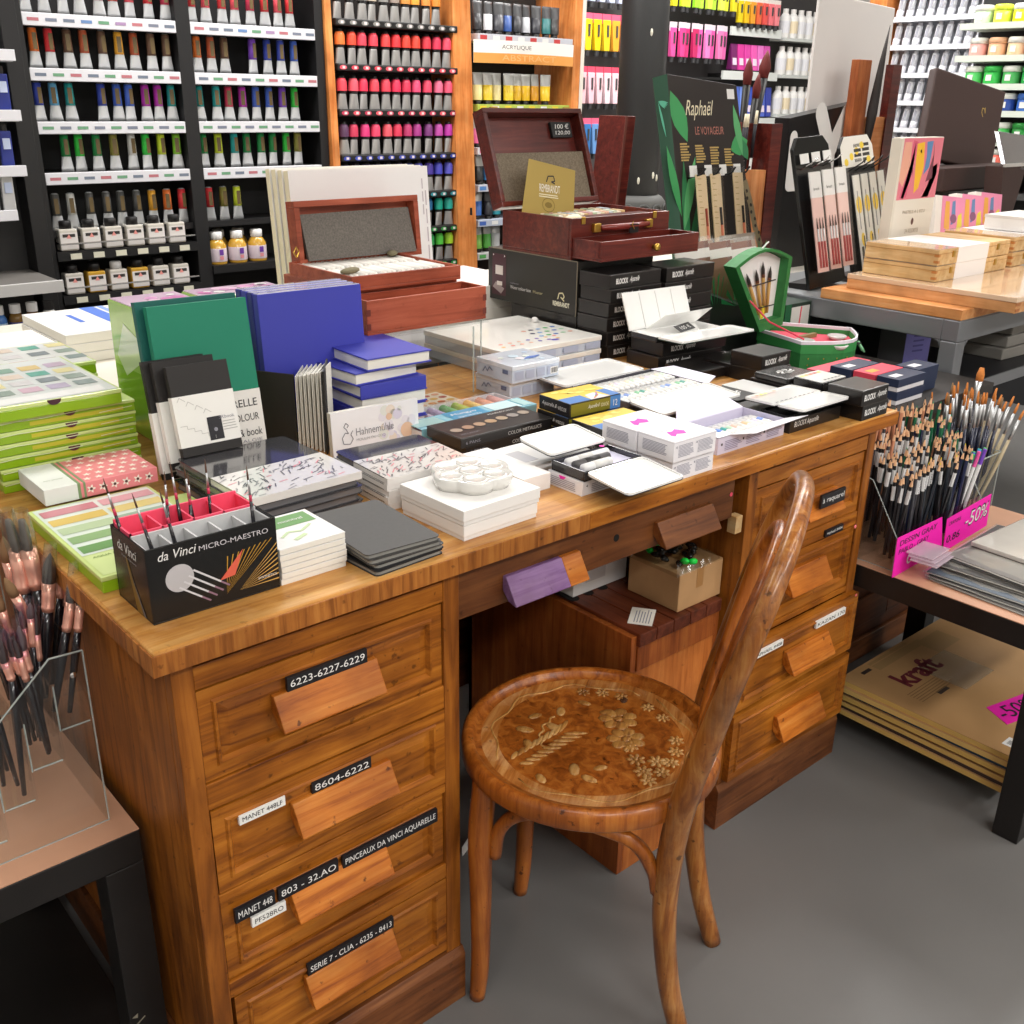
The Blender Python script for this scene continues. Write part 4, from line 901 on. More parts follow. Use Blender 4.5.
# black cartons, tall stacks
for i in range(6):
    black_carton('paint_carton', 'black carton, %s from the bottom in the tall stack left behind the open white tin' % ORD[i], (1.302 + rnd.uniform(-.003, .003), .610 + rnd.uniform(-.002, .002), D + .0317 * i), (.168, .095, .031), 'black cartons in tall stacks')
for i in range(8):
    black_carton('paint_carton', 'black carton, %s from the bottom in the tall stack right behind the open white tin' % ORD[i], (1.484 + rnd.uniform(-.003, .003), .606 + rnd.uniform(-.002, .002), .70 + .0337 * i), (.172, .095, .033), 'black cartons in tall stacks')
bs = [black_carton('paint_carton', 'black carton directly under the open white tin, %s one' % ('lower', 'upper')[i], (1.318 + .008 * i, .470 - .004 * i, D + .0305 * i), (.20, .10, .030), 'black cartons under the open tin', math.radians(-4), tx=.025) for i in range(2)]
black_carton('paint_carton', 'long low black carton in front of the open white tin', (1.315, .352, D), (.20, .095, .022), 'black cartons under the open tin', txt=None)
ow = thing('open_palette_tin', 'open white enamel paint tin with raised lid, on two black cartons', 'paint tin', (1.312, .455, D + .0612), math.radians(-3))
part('tin', MB().tray(0, .02, 0, .21, .10, .012, .002), mat('2A2A2E', .25, coat=.6), ow, bevel=.0008)
part('inner_tray', MB().box(.002, .022, .0105, .208, .098, .0128), LIDW, ow)
part('front_lid', lid_plate(0, .235, -.055, .020, .010, .002, 0), [LIDW], ow); part('lid_shell', lid_plate(-.001, .236, -.056, .02, .0088, .002, 0, .0014), mat('3A4A3E', .3), ow)
LB = MB(); ang = math.radians(68); cz, sz = math.cos(ang), math.sin(ang)
def up(x, t, th): return (x, .102 + t * cz + th * sz, .012 + t * sz - th * cz)
LB.hexa([up(0, 0, 0), up(.20, 0, 0), up(.20, 0, .004), up(0, 0, .004), up(0, .085, 0), up(.20, .085, 0), up(.20, .085, .004), up(0, .085, .004)])
part('raised_lid', LB, [LIDW], ow, bevel=.001)
for k in range(1, 4): part('lid_rib', MB().hexa([up(.05 * k - .001, .004, -.0012), up(.05 * k + .001, .004, -.0012), up(.05 * k + .001, .004, 0), up(.05 * k - .001, .004, 0), up(.05 * k - .001, .08, -.0012), up(.05 * k + .001, .08, -.0012), up(.05 * k + .001, .08, 0), up(.05 * k - .001, .08, 0)]), mat('DCDAD8', .3), ow)
part('middle_leaf', MB().hexa([(.03, .085, .014), (.19, .085, .014), (.19, .0865, .014), (.03, .0865, .014), (.05, .045, .050), (.20, .045, .052), (.20, .0465, .052), (.05, .0465, .050)]), LIDW, ow)
tgk = thing('price_tag', 'small black price tag with white writing in the open white enamel tin', 'price tag', (1.385, .468, D + .0762), (math.radians(28), 0, math.radians(12)))
part('card', MB().box(0, 0, 0, .066, .022, .0012), mat('171617', .5), tgk)
text('105 €', tgk, fr('top', .066, .022, .0012), .012, .005, .042, .011, WHITE)
ca = thing('display_carton', 'black display carton with an upright front, right below the open white tin', 'box', (1.40, .340, D))
part('carton', MB().box(0, 0, 0, .10, .075, .028), BOXK, ca, bevel=.001)
part('clear_edge', MB().box(.0995, -.001, 0, .101, .0, .05), mat('C4C4C0', .3), ca)
# right front: black tins and cartons
black_carton('paint_carton', 'black carton with wording, on another black carton behind the closed black tin', (1.396, .258, D + .0305), (.100, .080, .030), 'black cartons at the right end', tx=.012)
black_carton('paint_carton', 'black carton at the bottom behind the closed black tin', (1.398, .256, D), (.100, .082, .030), 'black cartons at the right end', txt=None)
black_carton('paint_carton', 'low black carton under the closed tin and the white topped tin', (1.338, .075, D), (.10, .165, .030), 'black cartons at the right end', txt=None)
black_carton('paint_carton', 'black carton at the desk right front corner, upper one of two', (1.318, -.022, D + .0302), (.090, .072, .030), 'black cartons at the desk corner', tx=.008)
black_carton('paint_carton', 'black carton at the desk right front corner, lower one of two', (1.330, -.020, D), (.088, .072, .0298), 'black cartons at the desk corner', tx=.008)
r = thing('closed_tin', 'closed black tin with a white printed emblem, left of the white topped tin', 'paint tin', (1.335, .150, D + .0305), 0)
part('tin', MB().box(0, 0, 0, .10, .082, .014), mat('2A2928', .25, coat=.5), r, bevel=.004)
def emblem(p, face, x, y, s):
    patch('emblem', p, face, sum([strip([(x + s * math.cos(a) * .1 * k, y + s * .5 * math.sin(a) * .1 * k), (x + s * math.cos(a + .5) * (.1 * k + .06), y + s * .5 * math.sin(a + .5) * (.1 * k + .06))], .0022) for k in range(3, 10) for a in [j * 2 * PI / 7 + k for j in range(7)]], []), mat('E4E2DE', .5))
emblem(r, fr('top', .1, .082, .014), .05, .042, .026)
r = thing('small_tin', 'small black tin with white colour chart lid, beside the closed black tin', 'paint tin', (1.342, .078, D + .0305), 0)
part('tin', MB().box(0, 0, 0, .084, .066, .020), mat('1E1D1C', .25, coat=.5), r, bevel=.003)
part('lid_sleeve', MB().box(.002, .002, .020, .082, .064, .0208), LIDW, r)
patch('chart_print', r, fr('top', .084, .066, .0208), [(i % 4, rect(.006 + .014 * i, .050, .010, .007)) for i in range(5)] + [(4, rect(.02 + .012 * i, .008, .008, .004)) for i in range(5)], [mat(c, .5) for c in ('E8D848', 'F0A848', 'E86848', 'C84848', '2A2A2A')])
# open black carton with enamel lids, right of the long white box
ob_ = open_tin('palette_box', 'open black paint box with white folding lids, near the desk right front corner', (1.168, .030, D + .012), .148, .060, [(-.030, .028, .016, .014), (.030, .100, .014, .012)], None, .016)
part('carton', MB().box(-.01, -.012, -.012, .150, .12, .012), BOXK, ob_, bevel=.001)
text('BLOCKX Aquarelle', ob_, (Vector((-.01, -.012, -.012)), Vector((1, 0, 0)), Vector((0, 0, 1))), .012, .007, .075, .013, WHITE, shear=.2)
patch('hinge_print', ob_, (Vector((0, 0, .0302)), Vector((1, 0, 0)), Vector((0, 1, 0))), [rect(.012 + .014 * i, .036, .008, .0024) for i in range(9)], INK, .001)
patch('chart_print', ob_, (Vector((0, 0, .0302)), Vector((1, 0, 0)), Vector((0, 1, 0))), [(i % 4, rect(.008 + .013 * i, .086, .009, .006)) for i in range(6)], [mat(c, .5) for c in ('E8B8B0', 'E89878', 'F0D850', 'E8E070')], .0005)
r = softbook('leaflet', 'black leaflet with a white emblem, behind the open black paint box', 'leaflet', (1.185, .155, D), math.radians(0), (.07, .085, .026), BOXK, None, .003, BOXK)
emblem(r, fr('top', .07, .085, .026), .035, .042, .026)
r = thing('folded_card', 'folded white card beside the black emblem leaflet', 'card', (1.258, .150, D))
part('tray', MB().box(0, 0, 0, .07, .10, .024), BOXK, r, bevel=.001)
part('card', MB().box(.0, .0, .024, .07, .10, .0255), LIDW, r)
# ---------------------------------------------------------------- low black tables left and right
TBLK = mat('1B1817', .4, noise=.2, nscale=12)
def low_table(name, label, x0, y0, x1, y1, shelf=False):
    r = thing(name, label, 'table', (x0, y0, 0))
    w, d = x1 - x0, y1 - y0
    part('tabletop', MB().box(0, 0, .400, w, d, .4485), TBLK, r, bevel=.002)
    part('top_surface', MB().box(.0005, .0005, .4485, w - .0005, d - .0005, .450), TAN_TOP, r)
    for x in (0, w - .05):
        for y in (0, d - .05): part('leg', MB().box(x, y, 0, x + .05, y + .05, .40), TBLK, r, bevel=.002)
    if shelf: part('shelf', MB().box(.09, .06, .045, w - .02, d - .06, .061), TBLK, r, bevel=.001)
    return r
low_table('low_table', 'low black table with a brown top at the left side of the desk', -.562, .140, -.012, .690, True)  # black shelf added here to darken the space under the table
part('scuff', MB().add([(.497, -.0006, .135), (.520, -.0006, .150), (.5215, -.0006, .1485), (.499, -.0006, .1335)], [(0, 1, 2, 3)]).add([(.503, -.0006, .156), (.512, -.0006, .160), (.511, -.0006, .152)], [(0, 1, 2)]), mat('8A8474', .7), COL.objects['low_table'])
low_table('low_table', 'low black table at the right of the desk, loaded with pencils and film-wrapped packs', 1.4405, -.412, 1.986, .120, True)

# ---- stepped clear brush rack on the left table
rk = thing('brush_rack', 'stepped clear acrylic rack holding large brushes, on the low left table', 'rack', (0, 0, 0))
def side(y):
    prof = [(-.035, .4502), (-.035, .700), (-.074, .702), (-.31, .480), (-.31, .4502)]
    part('side_panel', MB().prism(prof, y, y + .003, 'y'), ACRYLIC, rk)
    mb = MB(); e = .0011
    for (a, b) in zip(prof, prof[1:] + prof[:1]):
        mb.tube([(a[0], y + .0015, a[1]), (b[0], y + .0015, b[1])], e, 6)
    part('panel_edge', mb, ACREDGE, rk)
side(.180); side(.520)
for i in range(6):
    x1 = -.035 - .039 * i; zt = .70 - .037 * i; zf = .600 - .041 * i
    part('divider', MB().box(x1 - .0025, .183, .452 if i == 0 else max(.452, zf), x1, .520, zt), ACRYLIC, rk)
    if zf > .452:
        part('tier_floor', MB().box(x1 - .039, .183, zf, x1 - .0025, .520, zf + .0025), ACRYLIC, rk)
        part('tier_edge', MB().tube([(x1 - .037, .184, zf + .0012), (x1 - .003, .184, zf + .0012)], .0012, 6).tube([(x1 - .039, .184, zf), (x1 - .039, .184, zt - .037)], .0011, 6), ACREDGE, rk)
part('screw', MB().blob((-.05, .1795, .672), (.004, .0015, .004)), CHROME, rk)
HAIRD, HAIRB, HAIRG = mat('3A302C', .85), mat('8A6A4A', .85), mat('6A625C', .85)
CAPV = clear('clear_violet_cap', 'F2E6F4', .08, .14)
def big_brush(i, label, tip, f0, f1, tier, hair, rf, cap=False, flat=1.0, capm=BAGFILM):
    """tip of hair, ferrule top, ferrule bottom; the handle runs on down to the tier floor."""
    tip, f0, f1 = Vector(tip), Vector(f0), Vector(f1)
    zf = (.6032, .5622, .5212)[tier]; xm = (-.0555, -.0945, -.1335)[tier]
    v = (f1 - f0).normalized()
    L = (f1.z - zf) / max(.2, -v.z)
    end = f1 + v * L; end.x = min(max(end.x, xm - .010), xm + .010); end.y = min(max(end.y, .20), .50); end.z = zf
    r = thing('large_brush', label, 'brush', f1, 0, 'brushes in the left acrylic rack')
    q = lambda p: p - f1
    part('hair', MB().tube([q(f0), q(f0 + (tip - f0) * .45), q(f0 + (tip - f0) * .8), q(tip)], [rf * .92, rf * 1.0, rf * (.8 if flat < 1 else .55), rf * (.62 if flat < 1 else .06)], 14, flat=flat), hair, r, smooth=True)
    part('ferrule', MB().tube([q(f0), q(f0 + (f1 - f0) * .5), q(f0 + (f1 - f0) * .8), q(f0 + (f1 - f0) * .82), q(f0 + (f1 - f0) * .88), q(f0 + (f1 - f0) * .9), q(f1)], [rf, rf * .95, rf * .9, rf * .98, rf * .98, rf * .88, rf * .82], 14), ROSEGOLD, r, smooth=True)
    part('handle', MB().tube([q(f1), q(f1 + (end - f1) * .25), q(f1 + (end - f1) * .6), q(end)], [rf * .80, rf * .92, rf * .72, rf * .55], 10), BR_H, r, smooth=True)
    if cap:
        up = (tip - f0); part('clear_cap', MB().tube([q(f0 - up * .25), q(f0 + up * .5), q(tip + up * .35)], [rf * 1.06, rf * 1.1, rf * (1.05 if rf < .006 else .85)], 14, cap=False), capm, r, smooth=True)
DATA = [((-.060, .31, .835), (-.056, .31, .793), (-.057, .31, .736), 0, HAIRG, .0105, 1, 'large brush with pale grey hair in a clear cap, far left of the top tier'),
        ((-.047, .30, .835), (-.046, .30, .796), (-.043, .30, .741), 0, HAIRG, .0105, 1, 'large brush with pale hair in a clear cap, second from left in the top tier'),
        ((-.029, .27, .796), (-.036, .27, .758), (-.043, .27, .72), 0, HAIRD, .0085, 1, 'large brush with dark round hair in a tall clear cap'),
        ((-.010, .30, .782), (-.012, .30, .761), (-.018, .30, .719), 0, HAIRB, .0052, 0, 'slim brush with brown hair between the capped dark brushes'),
        ((0, .30, .775), (-.004, .30, .752), (-.012, .30, .706), 0, HAIRB, .0052, 0, 'slim brush with pale brown hair nearest the desk in the rack'),
        ((-.017, .23, .781), (-.025, .23, .743), (-.036, .23, .706), 0, HAIRD, .0066, 1, 'capped brush with dark hair, second from right at the rack corner'),
        ((-.016, .215, .762), (-.019, .215, .743), (-.027, .215, .709), 0, HAIRD, .0055, 1, 'capped brush with dark hair, rightmost at the rack corner'),
        ((-.085, .27, .779), (-.077, .27, .752), (-.063, .27, .709), 1, HAIRB, .0062, 0, 'bare brown haired brush leaning left across the rack'),
        ((-.069, .24, .752), (-.071, .24, .732), (-.074, .24, .694), 1, HAIRG, .0044, 2, 'small brush in a violet cap, behind the leaning bare brush'),
        ((-.065, .24, .737), (-.068, .24, .709), (-.070, .24, .673), 1, HAIRD, .0046, 2, 'small brush in a violet cap, rightmost of the middle tier'),
        ((-.093, .21, .742), (-.093, .21, .709), (-.090, .21, .679), 1, HAIRG, .0056, 2, 'brush in a violet cap, front of the middle tier'),
        ((-.105, .21, .731), (-.104, .21, .706), (-.099, .21, .678), 1, HAIRD, .0056, 2, 'brush in a violet cap, second from front in the middle tier'),
        ((-.103, .24, .729), (-.102, .24, .702), (-.101, .24, .668), 1, HAIRG, .0050, 2, 'brush in a violet cap, far left of the middle tier'),
        ((-.117, .20, .735), (-.117, .20, .706), (-.113, .20, .680), 2, HAIRD, .0052, 2, 'brush in a violet cap at the left picture edge, lower tier'),
        ((-.079, .25, .741), (-.078, .25, .717), (-.078, .25, .686), 1, HAIRG, .0044, 2, 'small brush in a violet cap beside the leaning bare brush'),
        ((-.128, .235, .70), (-.128, .235, .672), (-.130, .235, .640), 2, HAIRD, .0050, 2, 'brush in a violet cap, deeper in the lower tier'),
        ((-.092, .29, .752), (-.090, .29, .728), (-.086, .29, .692), 1, HAIRB, .0052, 0, 'bare brown haired brush behind the violet caps'),
        ((-.060, .35, .80), (-.060, .35, .765), (-.058, .35, .72), 0, HAIRB, .0070, 0, 'bare brown brush behind the pale capped brushes'),
        ((-.100, .33, .775), (-.098, .33, .745), (-.094, .33, .70), 1, mat('C83A34', .6), .0070, 0, 'brush with red hair tip at the back of the middle tier')]
for i, (a, b, c, t, h, rf, cp, lb_) in enumerate(DATA):
    big_brush(i, lb_, a, b, c, t, h, rf, bool(cp), .6 if i < 2 else 1.0, CAPV if cp == 2 else BAGFILM)
for i in range(14):       # more dark handles further down the steps
    x, y = -.094 - .039 * (i % 2) + rnd.uniform(-.008, .008), .205 + .020 * i
    zb = (.5622, .5212)[i % 2]
    big_brush(0, 'rose gold ferruled brush, %s from the front among the low brushes in the rack' % ORD[i], (x - .012, y, zb + .165), (x - .010, y, zb + .142), (x - .007, y, zb + .108), 1 + i % 2, (HAIRD, HAIRB)[i % 2], .0046, i % 3 == 0, 1.0, CAPV)

# ---- right table: pencil rack
pr_ = thing('pencil_rack', 'stepped clear acrylic rack full of pencils, on the low right table', 'rack', (0, 0, 0))
PX0, PX1 = 1.462, 1.815
def pside(x):
    prof = [(-.060, .4502), (-.060, .520), (.010, .625), (.108, .655), (.108, .4502)]
    part('side_panel', MB().prism(prof, x, x + .003, 'x'), ACRYLIC, pr_)
    mb = MB()
    for a, b in zip(prof, prof[1:] + prof[:1]): mb.tube([(x + .0015, a[0], a[1]), (x + .0015, b[0], b[1])], .0011, 6)
    part('panel_edge', mb, ACREDGE, pr_)
pside(PX0); pside(PX1)
PROW = [(-.040, .470, .112), (-.002, .495, .112), (.036, .520, .112), (.074, .545, .112)]
for y, z, _h in PROW:
    part('tier_floor', MB().box(PX0 + .003, y - .016, z - .0025, PX1, y + .018, z), ACRYLIC, pr_)
    part('divider', MB().box(PX0 + .003, y - .0185, .4505, PX1, y - .0165, z + .06), ACRYLIC, pr_)
def pencil_meshes(body, tipc, L, r=.0036):
    b = MB().tube([(0, 0, 0), (0, 0, L - .018)], r, 6, mi=0).tube([(0, 0, L - .018), (0, 0, L - .005)], [r, .0013], 8, mi=1).tube([(0, 0, L - .005), (0, 0, L)], [.0013, .0003], 6, mi=2)
    return b.mesh('pencil', [body, mat('E2B48C', .7), tipc])
PB = mat('2A2826', .35); 
KINDS = [('black', mat('1E1D20', .3), mat('2A2A2A', .5)), ('grey labelled', mat('44444A', .35, .2), mat('2A2A2A', .5)), ('dark blue', mat('20284A', .3), mat('222222', .5)), ('copper coloured', mat('C98A6A', .45), mat('4A2A20', .5)), ('dark green', mat('1E6A4A', .35), mat('1A8A58', .5)), ('yellow tipped dark', mat('2A3038', .35), mat('E8D020', .5)), ('brown', mat('4A2E22', .5), mat('3A2018', .5)), ('green banded', mat('7AA890', .35), mat('2A8A5A', .5))]
PM = [pencil_meshes(b, t, .175) for _n, b, t in KINDS]
LABM = MB().tube([(0, 0, .118), (0, 0, .148)], .0040, 6).mesh('barcode_label', mat('E0E0E0', .35, .15))
BARM = MB()
for k in range(5): BARM.box(-.0007, -.0044, .120 + .0055 * k, .0007, -.0041, .1228 + .0055 * k)
BARM = BARM.mesh('barcode', INK)
ROWN = ['front', 'second', 'third', 'back']
def pencil(kind, label, loc, lean, labelled, group):
    r = tag(link('pencil', PM[kind], None, loc, lean), label, 'pencil', group)
    if labelled:
        link('price_label', LABM, r); link('barcode', BARM, r)
    return r
PLAN = ['bbbbggbbyyybbyybddggbg', 'bbbgbbbggbbgbbgbbgceeg', 'gbbbgccgbbggbddgbbeeee', 'ccccccgcccmccbmeebbcee']
CODE = dict(b=0, g=1, d=2, c=3, e=4, y=5, m=6)
for ri, (y, z, _h) in enumerate(PROW):
    cnt = {}
    for i, ch_ in enumerate(PLAN[ri]):
        kd = CODE[ch_]; x = PX0 + .012 + i * .0152 + rnd.uniform(-.003, .003); yy = y + rnd.uniform(-.010, .010)
        k_ = cnt[kd] = cnt.get(kd, 0) + 1
        pencil(kd, '%s pencil, %s such from the left in the rack %s row' % (KINDS[kd][0], ORD[k_ - 1] if k_ <= 20 else 'last', ROWN[ri]), (x, yy, z + .001 + (.012 if kd == 3 and ri == 3 else 0) * 1.0), (rnd.uniform(-.06, .10), rnd.uniform(-.10, .12), rnd.uniform(0, 1)), kd in (0, 1) and rnd.random() < .85, 'pencils in the %s rack row' % ROWN[ri])
    for i in range(20):
        kd = CODE[PLAN[ri][(i * 3 + 1) % 22]]; x = PX0 + .018 + i * .0168 + rnd.uniform(-.003, .003)
        kd = 3 if ri == 3 and i < 7 else kd
        pencil(kd, '%s pencil squeezed in behind, %s from the left of the %s row' % (KINDS[kd][0], ORD[i], ROWN[ri]), (x, y + .012 + rnd.uniform(-.004, .003), z + .001), (rnd.uniform(-.10, .04), rnd.uniform(-.14, .14), rnd.uniform(0, 1)), kd in (0, 1) and rnd.random() < .7, 'pencils in the %s rack row' % ROWN[ri])
for i, (x, y, zz, k_) in enumerate([(1.497, .098, .575, 3), (1.508, .094, .57, 3), (1.520, .100, .572, 3), (1.545, .096, .605, 3), (1.556, .100, .61, 3), (1.57, .092, .56, 3), (1.583, .097, .556, 3), (1.60, .1, .57, 6), (1.615, .1, .575, 6), (1.63, .098, .565, 6)]):
    pencil(k_, '%s pencil standing tall at the rack back, %s from the left' % (KINDS[k_][0], ORD[i]), (x, y, zz), (rnd.uniform(-.05, .05), .10 + rnd.uniform(-.05, .1), 0), False, 'tall pencils at the rack back')
part('rear_tier_floor', MB().box(PX0 + .003, .088, .553, PX1, .106, .5555), ACRYLIC, pr_)
# coloured marker pens at the right end of the rack
for i in range(8):
    c = ['2A9A58', '3A58C8', '48A868', 'E858A0', '2A78C8', '3AA0A0', '7A48B8', '48B058'][i]
    m_ = whole('felt_pen', '%s capped felt pen, %s from the left at the right rack end' % (['green', 'blue', 'green', 'pink', 'blue', 'teal', 'violet', 'green'][i], ORD[i]), 'pen', MB().tube([(0, 0, 0), (0, 0, .13)], .0042, 8, mi=0).tube([(0, 0, .13), (0, 0, .165)], [.0046, .0042], 8, mi=1), [mat('E4E4E2', .3), mat(c, .3)], (PX1 - .012 - .010 * (7 - i) * .9, -.030 + .004 * (i % 3), .472), (.12, .10, 0), 'felt pens in the pencil rack')
# ---- brush holder behind on the right table
bh = thing('brush_holder', 'clear round-cornered holder full of dark handled brushes, right of the pencil rack', 'holder', (1.832, -.015, .4502))
part('holder_wall', MB().tray(0, 0, 0, .148, .118, .135, .003), ACRYLIC, bh)
part('holder_rim', MB().tube([(0, 0, .135), (.148, 0, .135), (.148, .118, .135), (0, .118, .135), (0, 0, .135)], .0016, 6).tube([(0, 0, 0), (0, 0, .135)], .0014, 6).tube([(.148, 0, 0), (.148, 0, .135)], .0014, 6), ACREDGE, bh)
NAVY = mat('1C2038', .25, coat=.5); GING = mat('C87A38', .8)
def art_brush(label, loc, end, w, hairm, group, hm=NAVY):
    b, t = Vector((0, 0, 0)), Vector(end) - Vector(loc)
    r = thing('artist_brush', label, 'brush', loc, 0, group); P = lambda k: t * k
    part('handle', MB().tube([P(0), P(.2), P(.5), P(.70)], [.0022, .0042, .0052, .0036], 8), hm, r, smooth=True)
    part('ferrule', MB().tube([P(.70), P(.80), P(.90)], [.0037, .0042, w], 8), SILVER, r, smooth=True)
    part('hair', MB().tube([P(.90), P(.95), P(1)], [w, w * 1.05, w * .55], 8), hairm, r, smooth=True)
for i in range(24):
    x = 1.862 + .0048 * i; y = .010 + .085 * ((i * 7) % 5) / 4
    art_brush('navy handled brush with ginger hair, %s from the left in the clear holder' % (ORD[i] if i < 20 else ('twenty-first', 'twenty-second', 'twenty-third', 'twenty-fourth')[i - 20]), (x, y, .4545), (x + rnd.uniform(-.006, .030) - (.012 if i < 4 else 0), y + rnd.uniform(-.01, .03), .705 + rnd.uniform(-.01, .035)), rnd.uniform(.0022, .0038), GING if i % 4 else HAIRB, 'brushes in the clear holder')
art_brush('wide flat ginger brush standing above the others in the clear holder', (1.94, .06, .4545), (1.99, .07, .765), .009, GING, 'tall brushes in the clear holder')
for i in range(6):
    art_brush('pale handled brush leaning right out of the clear holder, %s from the left' % ORD[i], (1.93 + .005 * i, .0 + .012 * i, .4545), (2.02 + .014 * i, -.03 + .02 * i, .68 + .01 * (i % 3)), .0032, GING, 'leaning brushes in the clear holder', mat('B8A888', .4))
# ---- pink signs and film packs
NEON = mat('F01AAE', .6)
sg = thing('price_sign', 'neon pink price card with handwriting, in front of the pencil rack', 'sign', (1.437, -.078, .4502), (math.radians(-4), 0, math.radians(1)))
part('card', MB().prism([(-.004, 0), (.20, .003), (.186, .080), (.004, .082)], 0, .0012, 'y'), NEON, sg)
f = fr('front')
text('DESSIN GRAY', sg, f, .014, .062, .15, .011, INK, shear=.25); text('PABLO - GRAY', sg, f, .012, .045, .12, .010, INK, shear=.25); text('0.95', sg, f, .045, .014, .085, .024, WHITE, shear=.3)
sg = thing('price_sign', 'neon pink minus fifty percent card, right of the handwritten pink card', 'sign', (1.632, -.080, .4502), (math.radians(-4), 0, math.radians(2)))
part('card', MB().prism([(0, 0), (.208, .005), (.214, .078), (.004, .074)], 0, .0012, 'y'), NEON, sg)
text('-50%', sg, f, .088, .030, .112, .036, INK, shear=.25); text('-50%', sg, f, .090, .033, .106, .030, WHITE, shear=.25, off=.0012); text('CRAYONS', sg, f, .012, .056, .055, .008, INK, shear=.2); text('0.86', sg, f, .008, .018, .06, .016, INK, shear=.25)
GREYP = mat('A8A49E', .12, coat=1, noise=.15, nscale=14)
for i in range(7):
    w, d = .30, .27
    x, y = 1.475 + rnd.uniform(-.01, .02) + .010 * i, -.392 + rnd.uniform(-.012, .01)
    r = thing('paper_pack', 'film-wrapped grey paper pack, %s of the pile on the low right table' % ('topmost' if i == 6 else ORD[i] + ' from the bottom'), 'pack', (x, y, .4505 + .0050 * i), math.radians(rnd.uniform(-4, 3) - (2 if i > 4 else 0)), 'film-wrapped grey packs')
    part('sheets', MB().box(0, 0, 0, w, d, .0040), (mat('6E6A66', .5), mat('4A4846', .5), mat('5A6470', .5))[i % 3], r)
    n_ = 9; vs = []; 
    for a in range(n_ + 1):
        for b in range(n_ + 1):
            vs.append((-.006 + (w + .012) * a / n_, -.006 + (d + .012) * b / n_, (.0042 if 0 < a < n_ and 0 < b < n_ else .0022) + rnd.random() * .0012))
    part('film_wrap', MB().add(vs, [(a * (n_ + 1) + b, (a + 1) * (n_ + 1) + b, (a + 1) * (n_ + 1) + b + 1, a * (n_ + 1) + b + 1) for a in range(n_) for b in range(n_)]), mat('B4B0A8', .08, coat=1, alpha=.55 if i < 6 else .7, bump=.5, nscale=22), r, smooth=True)
r = thing('paper_pack', 'pale grey film-wrapped pack lying askew on the grey pile', 'pack', (1.615, -.37, .4865), math.radians(-3), 'film-wrapped grey packs')
part('sheets', MB().box(0, 0, 0, .30, .235, .010), mat('C4C0B8', .15, coat=1, noise=.08, nscale=10), r, bevel=.002)
for i in range(3):
    r = thing('clear_sleeves', 'bundle of clear plastic sleeves by the pink cards, %s one up' % ORD[i], 'sleeve', (1.462 + .006 * i, -.150 + .008 * i, .4870 + .004 * i), math.radians(4), 'clear plastic sleeves')
    part('sleeve', MB().box(0, 0, 0, .08, .055, .0032), mat('D8C4D0', .1, coat=1, alpha=.5), r, bevel=.001)
# ---- kraft pads on the shelf of the right table
KR = mat('B58C5C', .7, noise=.05, nscale=9); KEDGE = ['C9A45A', '3A2A26', 'CDA85E', '4A4644', 'C9A458', '2A4258', 'D0AC66', 'C8A45C']
z = .0613
for i in range(8):
    th = (.012, .009, .010, .007, .012, .009, .012, .012)[i]; top = i == 7
    ox, oy = (1.492, -.352) if top else (1.498 + rnd.uniform(-.012, .012), -.350 + rnd.uniform(-.008, .004))
    r = thing('kraft_pad', ('kraft paper pad with maroon lettering, topmost on the shelf of the right table' if top else '%s paper pad, %s from the bottom under the lettered kraft pad' % (('yellowish', 'dark', 'yellowish', 'grey', 'yellowish', 'blue', 'yellowish')[i], ORD[i])), 'pad', (ox, oy, z), math.radians(0 if top else rnd.uniform(-1.5, 1.5)), 'pads on the right table shelf')
    part('sheets', MB().box(0, 0, 0, .46, .385, th - .0012), mat(KEDGE[i], .7), r)
    part('cover', MB().box(0, 0, th - .0012, .46, .385, th), KR, r)
    if top:
        fT = fr('top', .46, .385, th)
        text('kraft', r, fT, .085, .262, .150, .058, mat('6A1E2A', .6), bold=.035)
        patch('printed_mark', r, fT, [rect(.054, .357, .034, .010), rect(.110, .206, .040, .012)], mat('3A2E28', .6))
        patch('grey_print', r, fT, [rect(.10, .345, .20, .022), rect(.10, .37, .16, .008), rect(.28, .30, .1, .06)], mat('A48254', .7))
        patch('small_print', r, fT, lines(.05, .25, .16, 6, .007, .002), mat('8A6A44', .7), .0006)
        part('sticker', MB().hexa([(.105, .060, th + .0002), (.23, .03, th + .0002), (.26, .09, th + .0002), (.135, .118, th + .0002), (.105, .060, th + .001), (.23, .03, th + .001), (.26, .09, th + .001), (.135, .118, th + .001)]), NEON, r)
        text('-50%', r, (Vector((.118, .066, th + .001)), Vector((.97, -.24, 0)).normalized(), Vector((.24, .97, 0)).normalized()), .004, .004, .11, .040, INK, shear=.1)
        patch('barcode_label', r, fT, [(0, rect(.03, .012, .034, .024))] + [(1, rect(.038 + .003 * k, .016, .0014, .014)) for k in range(6)], [WHITE, INK], .0006)
        part('clear_film', MB().box(.17, .18, th + .0003, .30, .30, th + .0007), mat('D8C0A0', .08, coat=1, alpha=.35), r)
    z += th + .0003
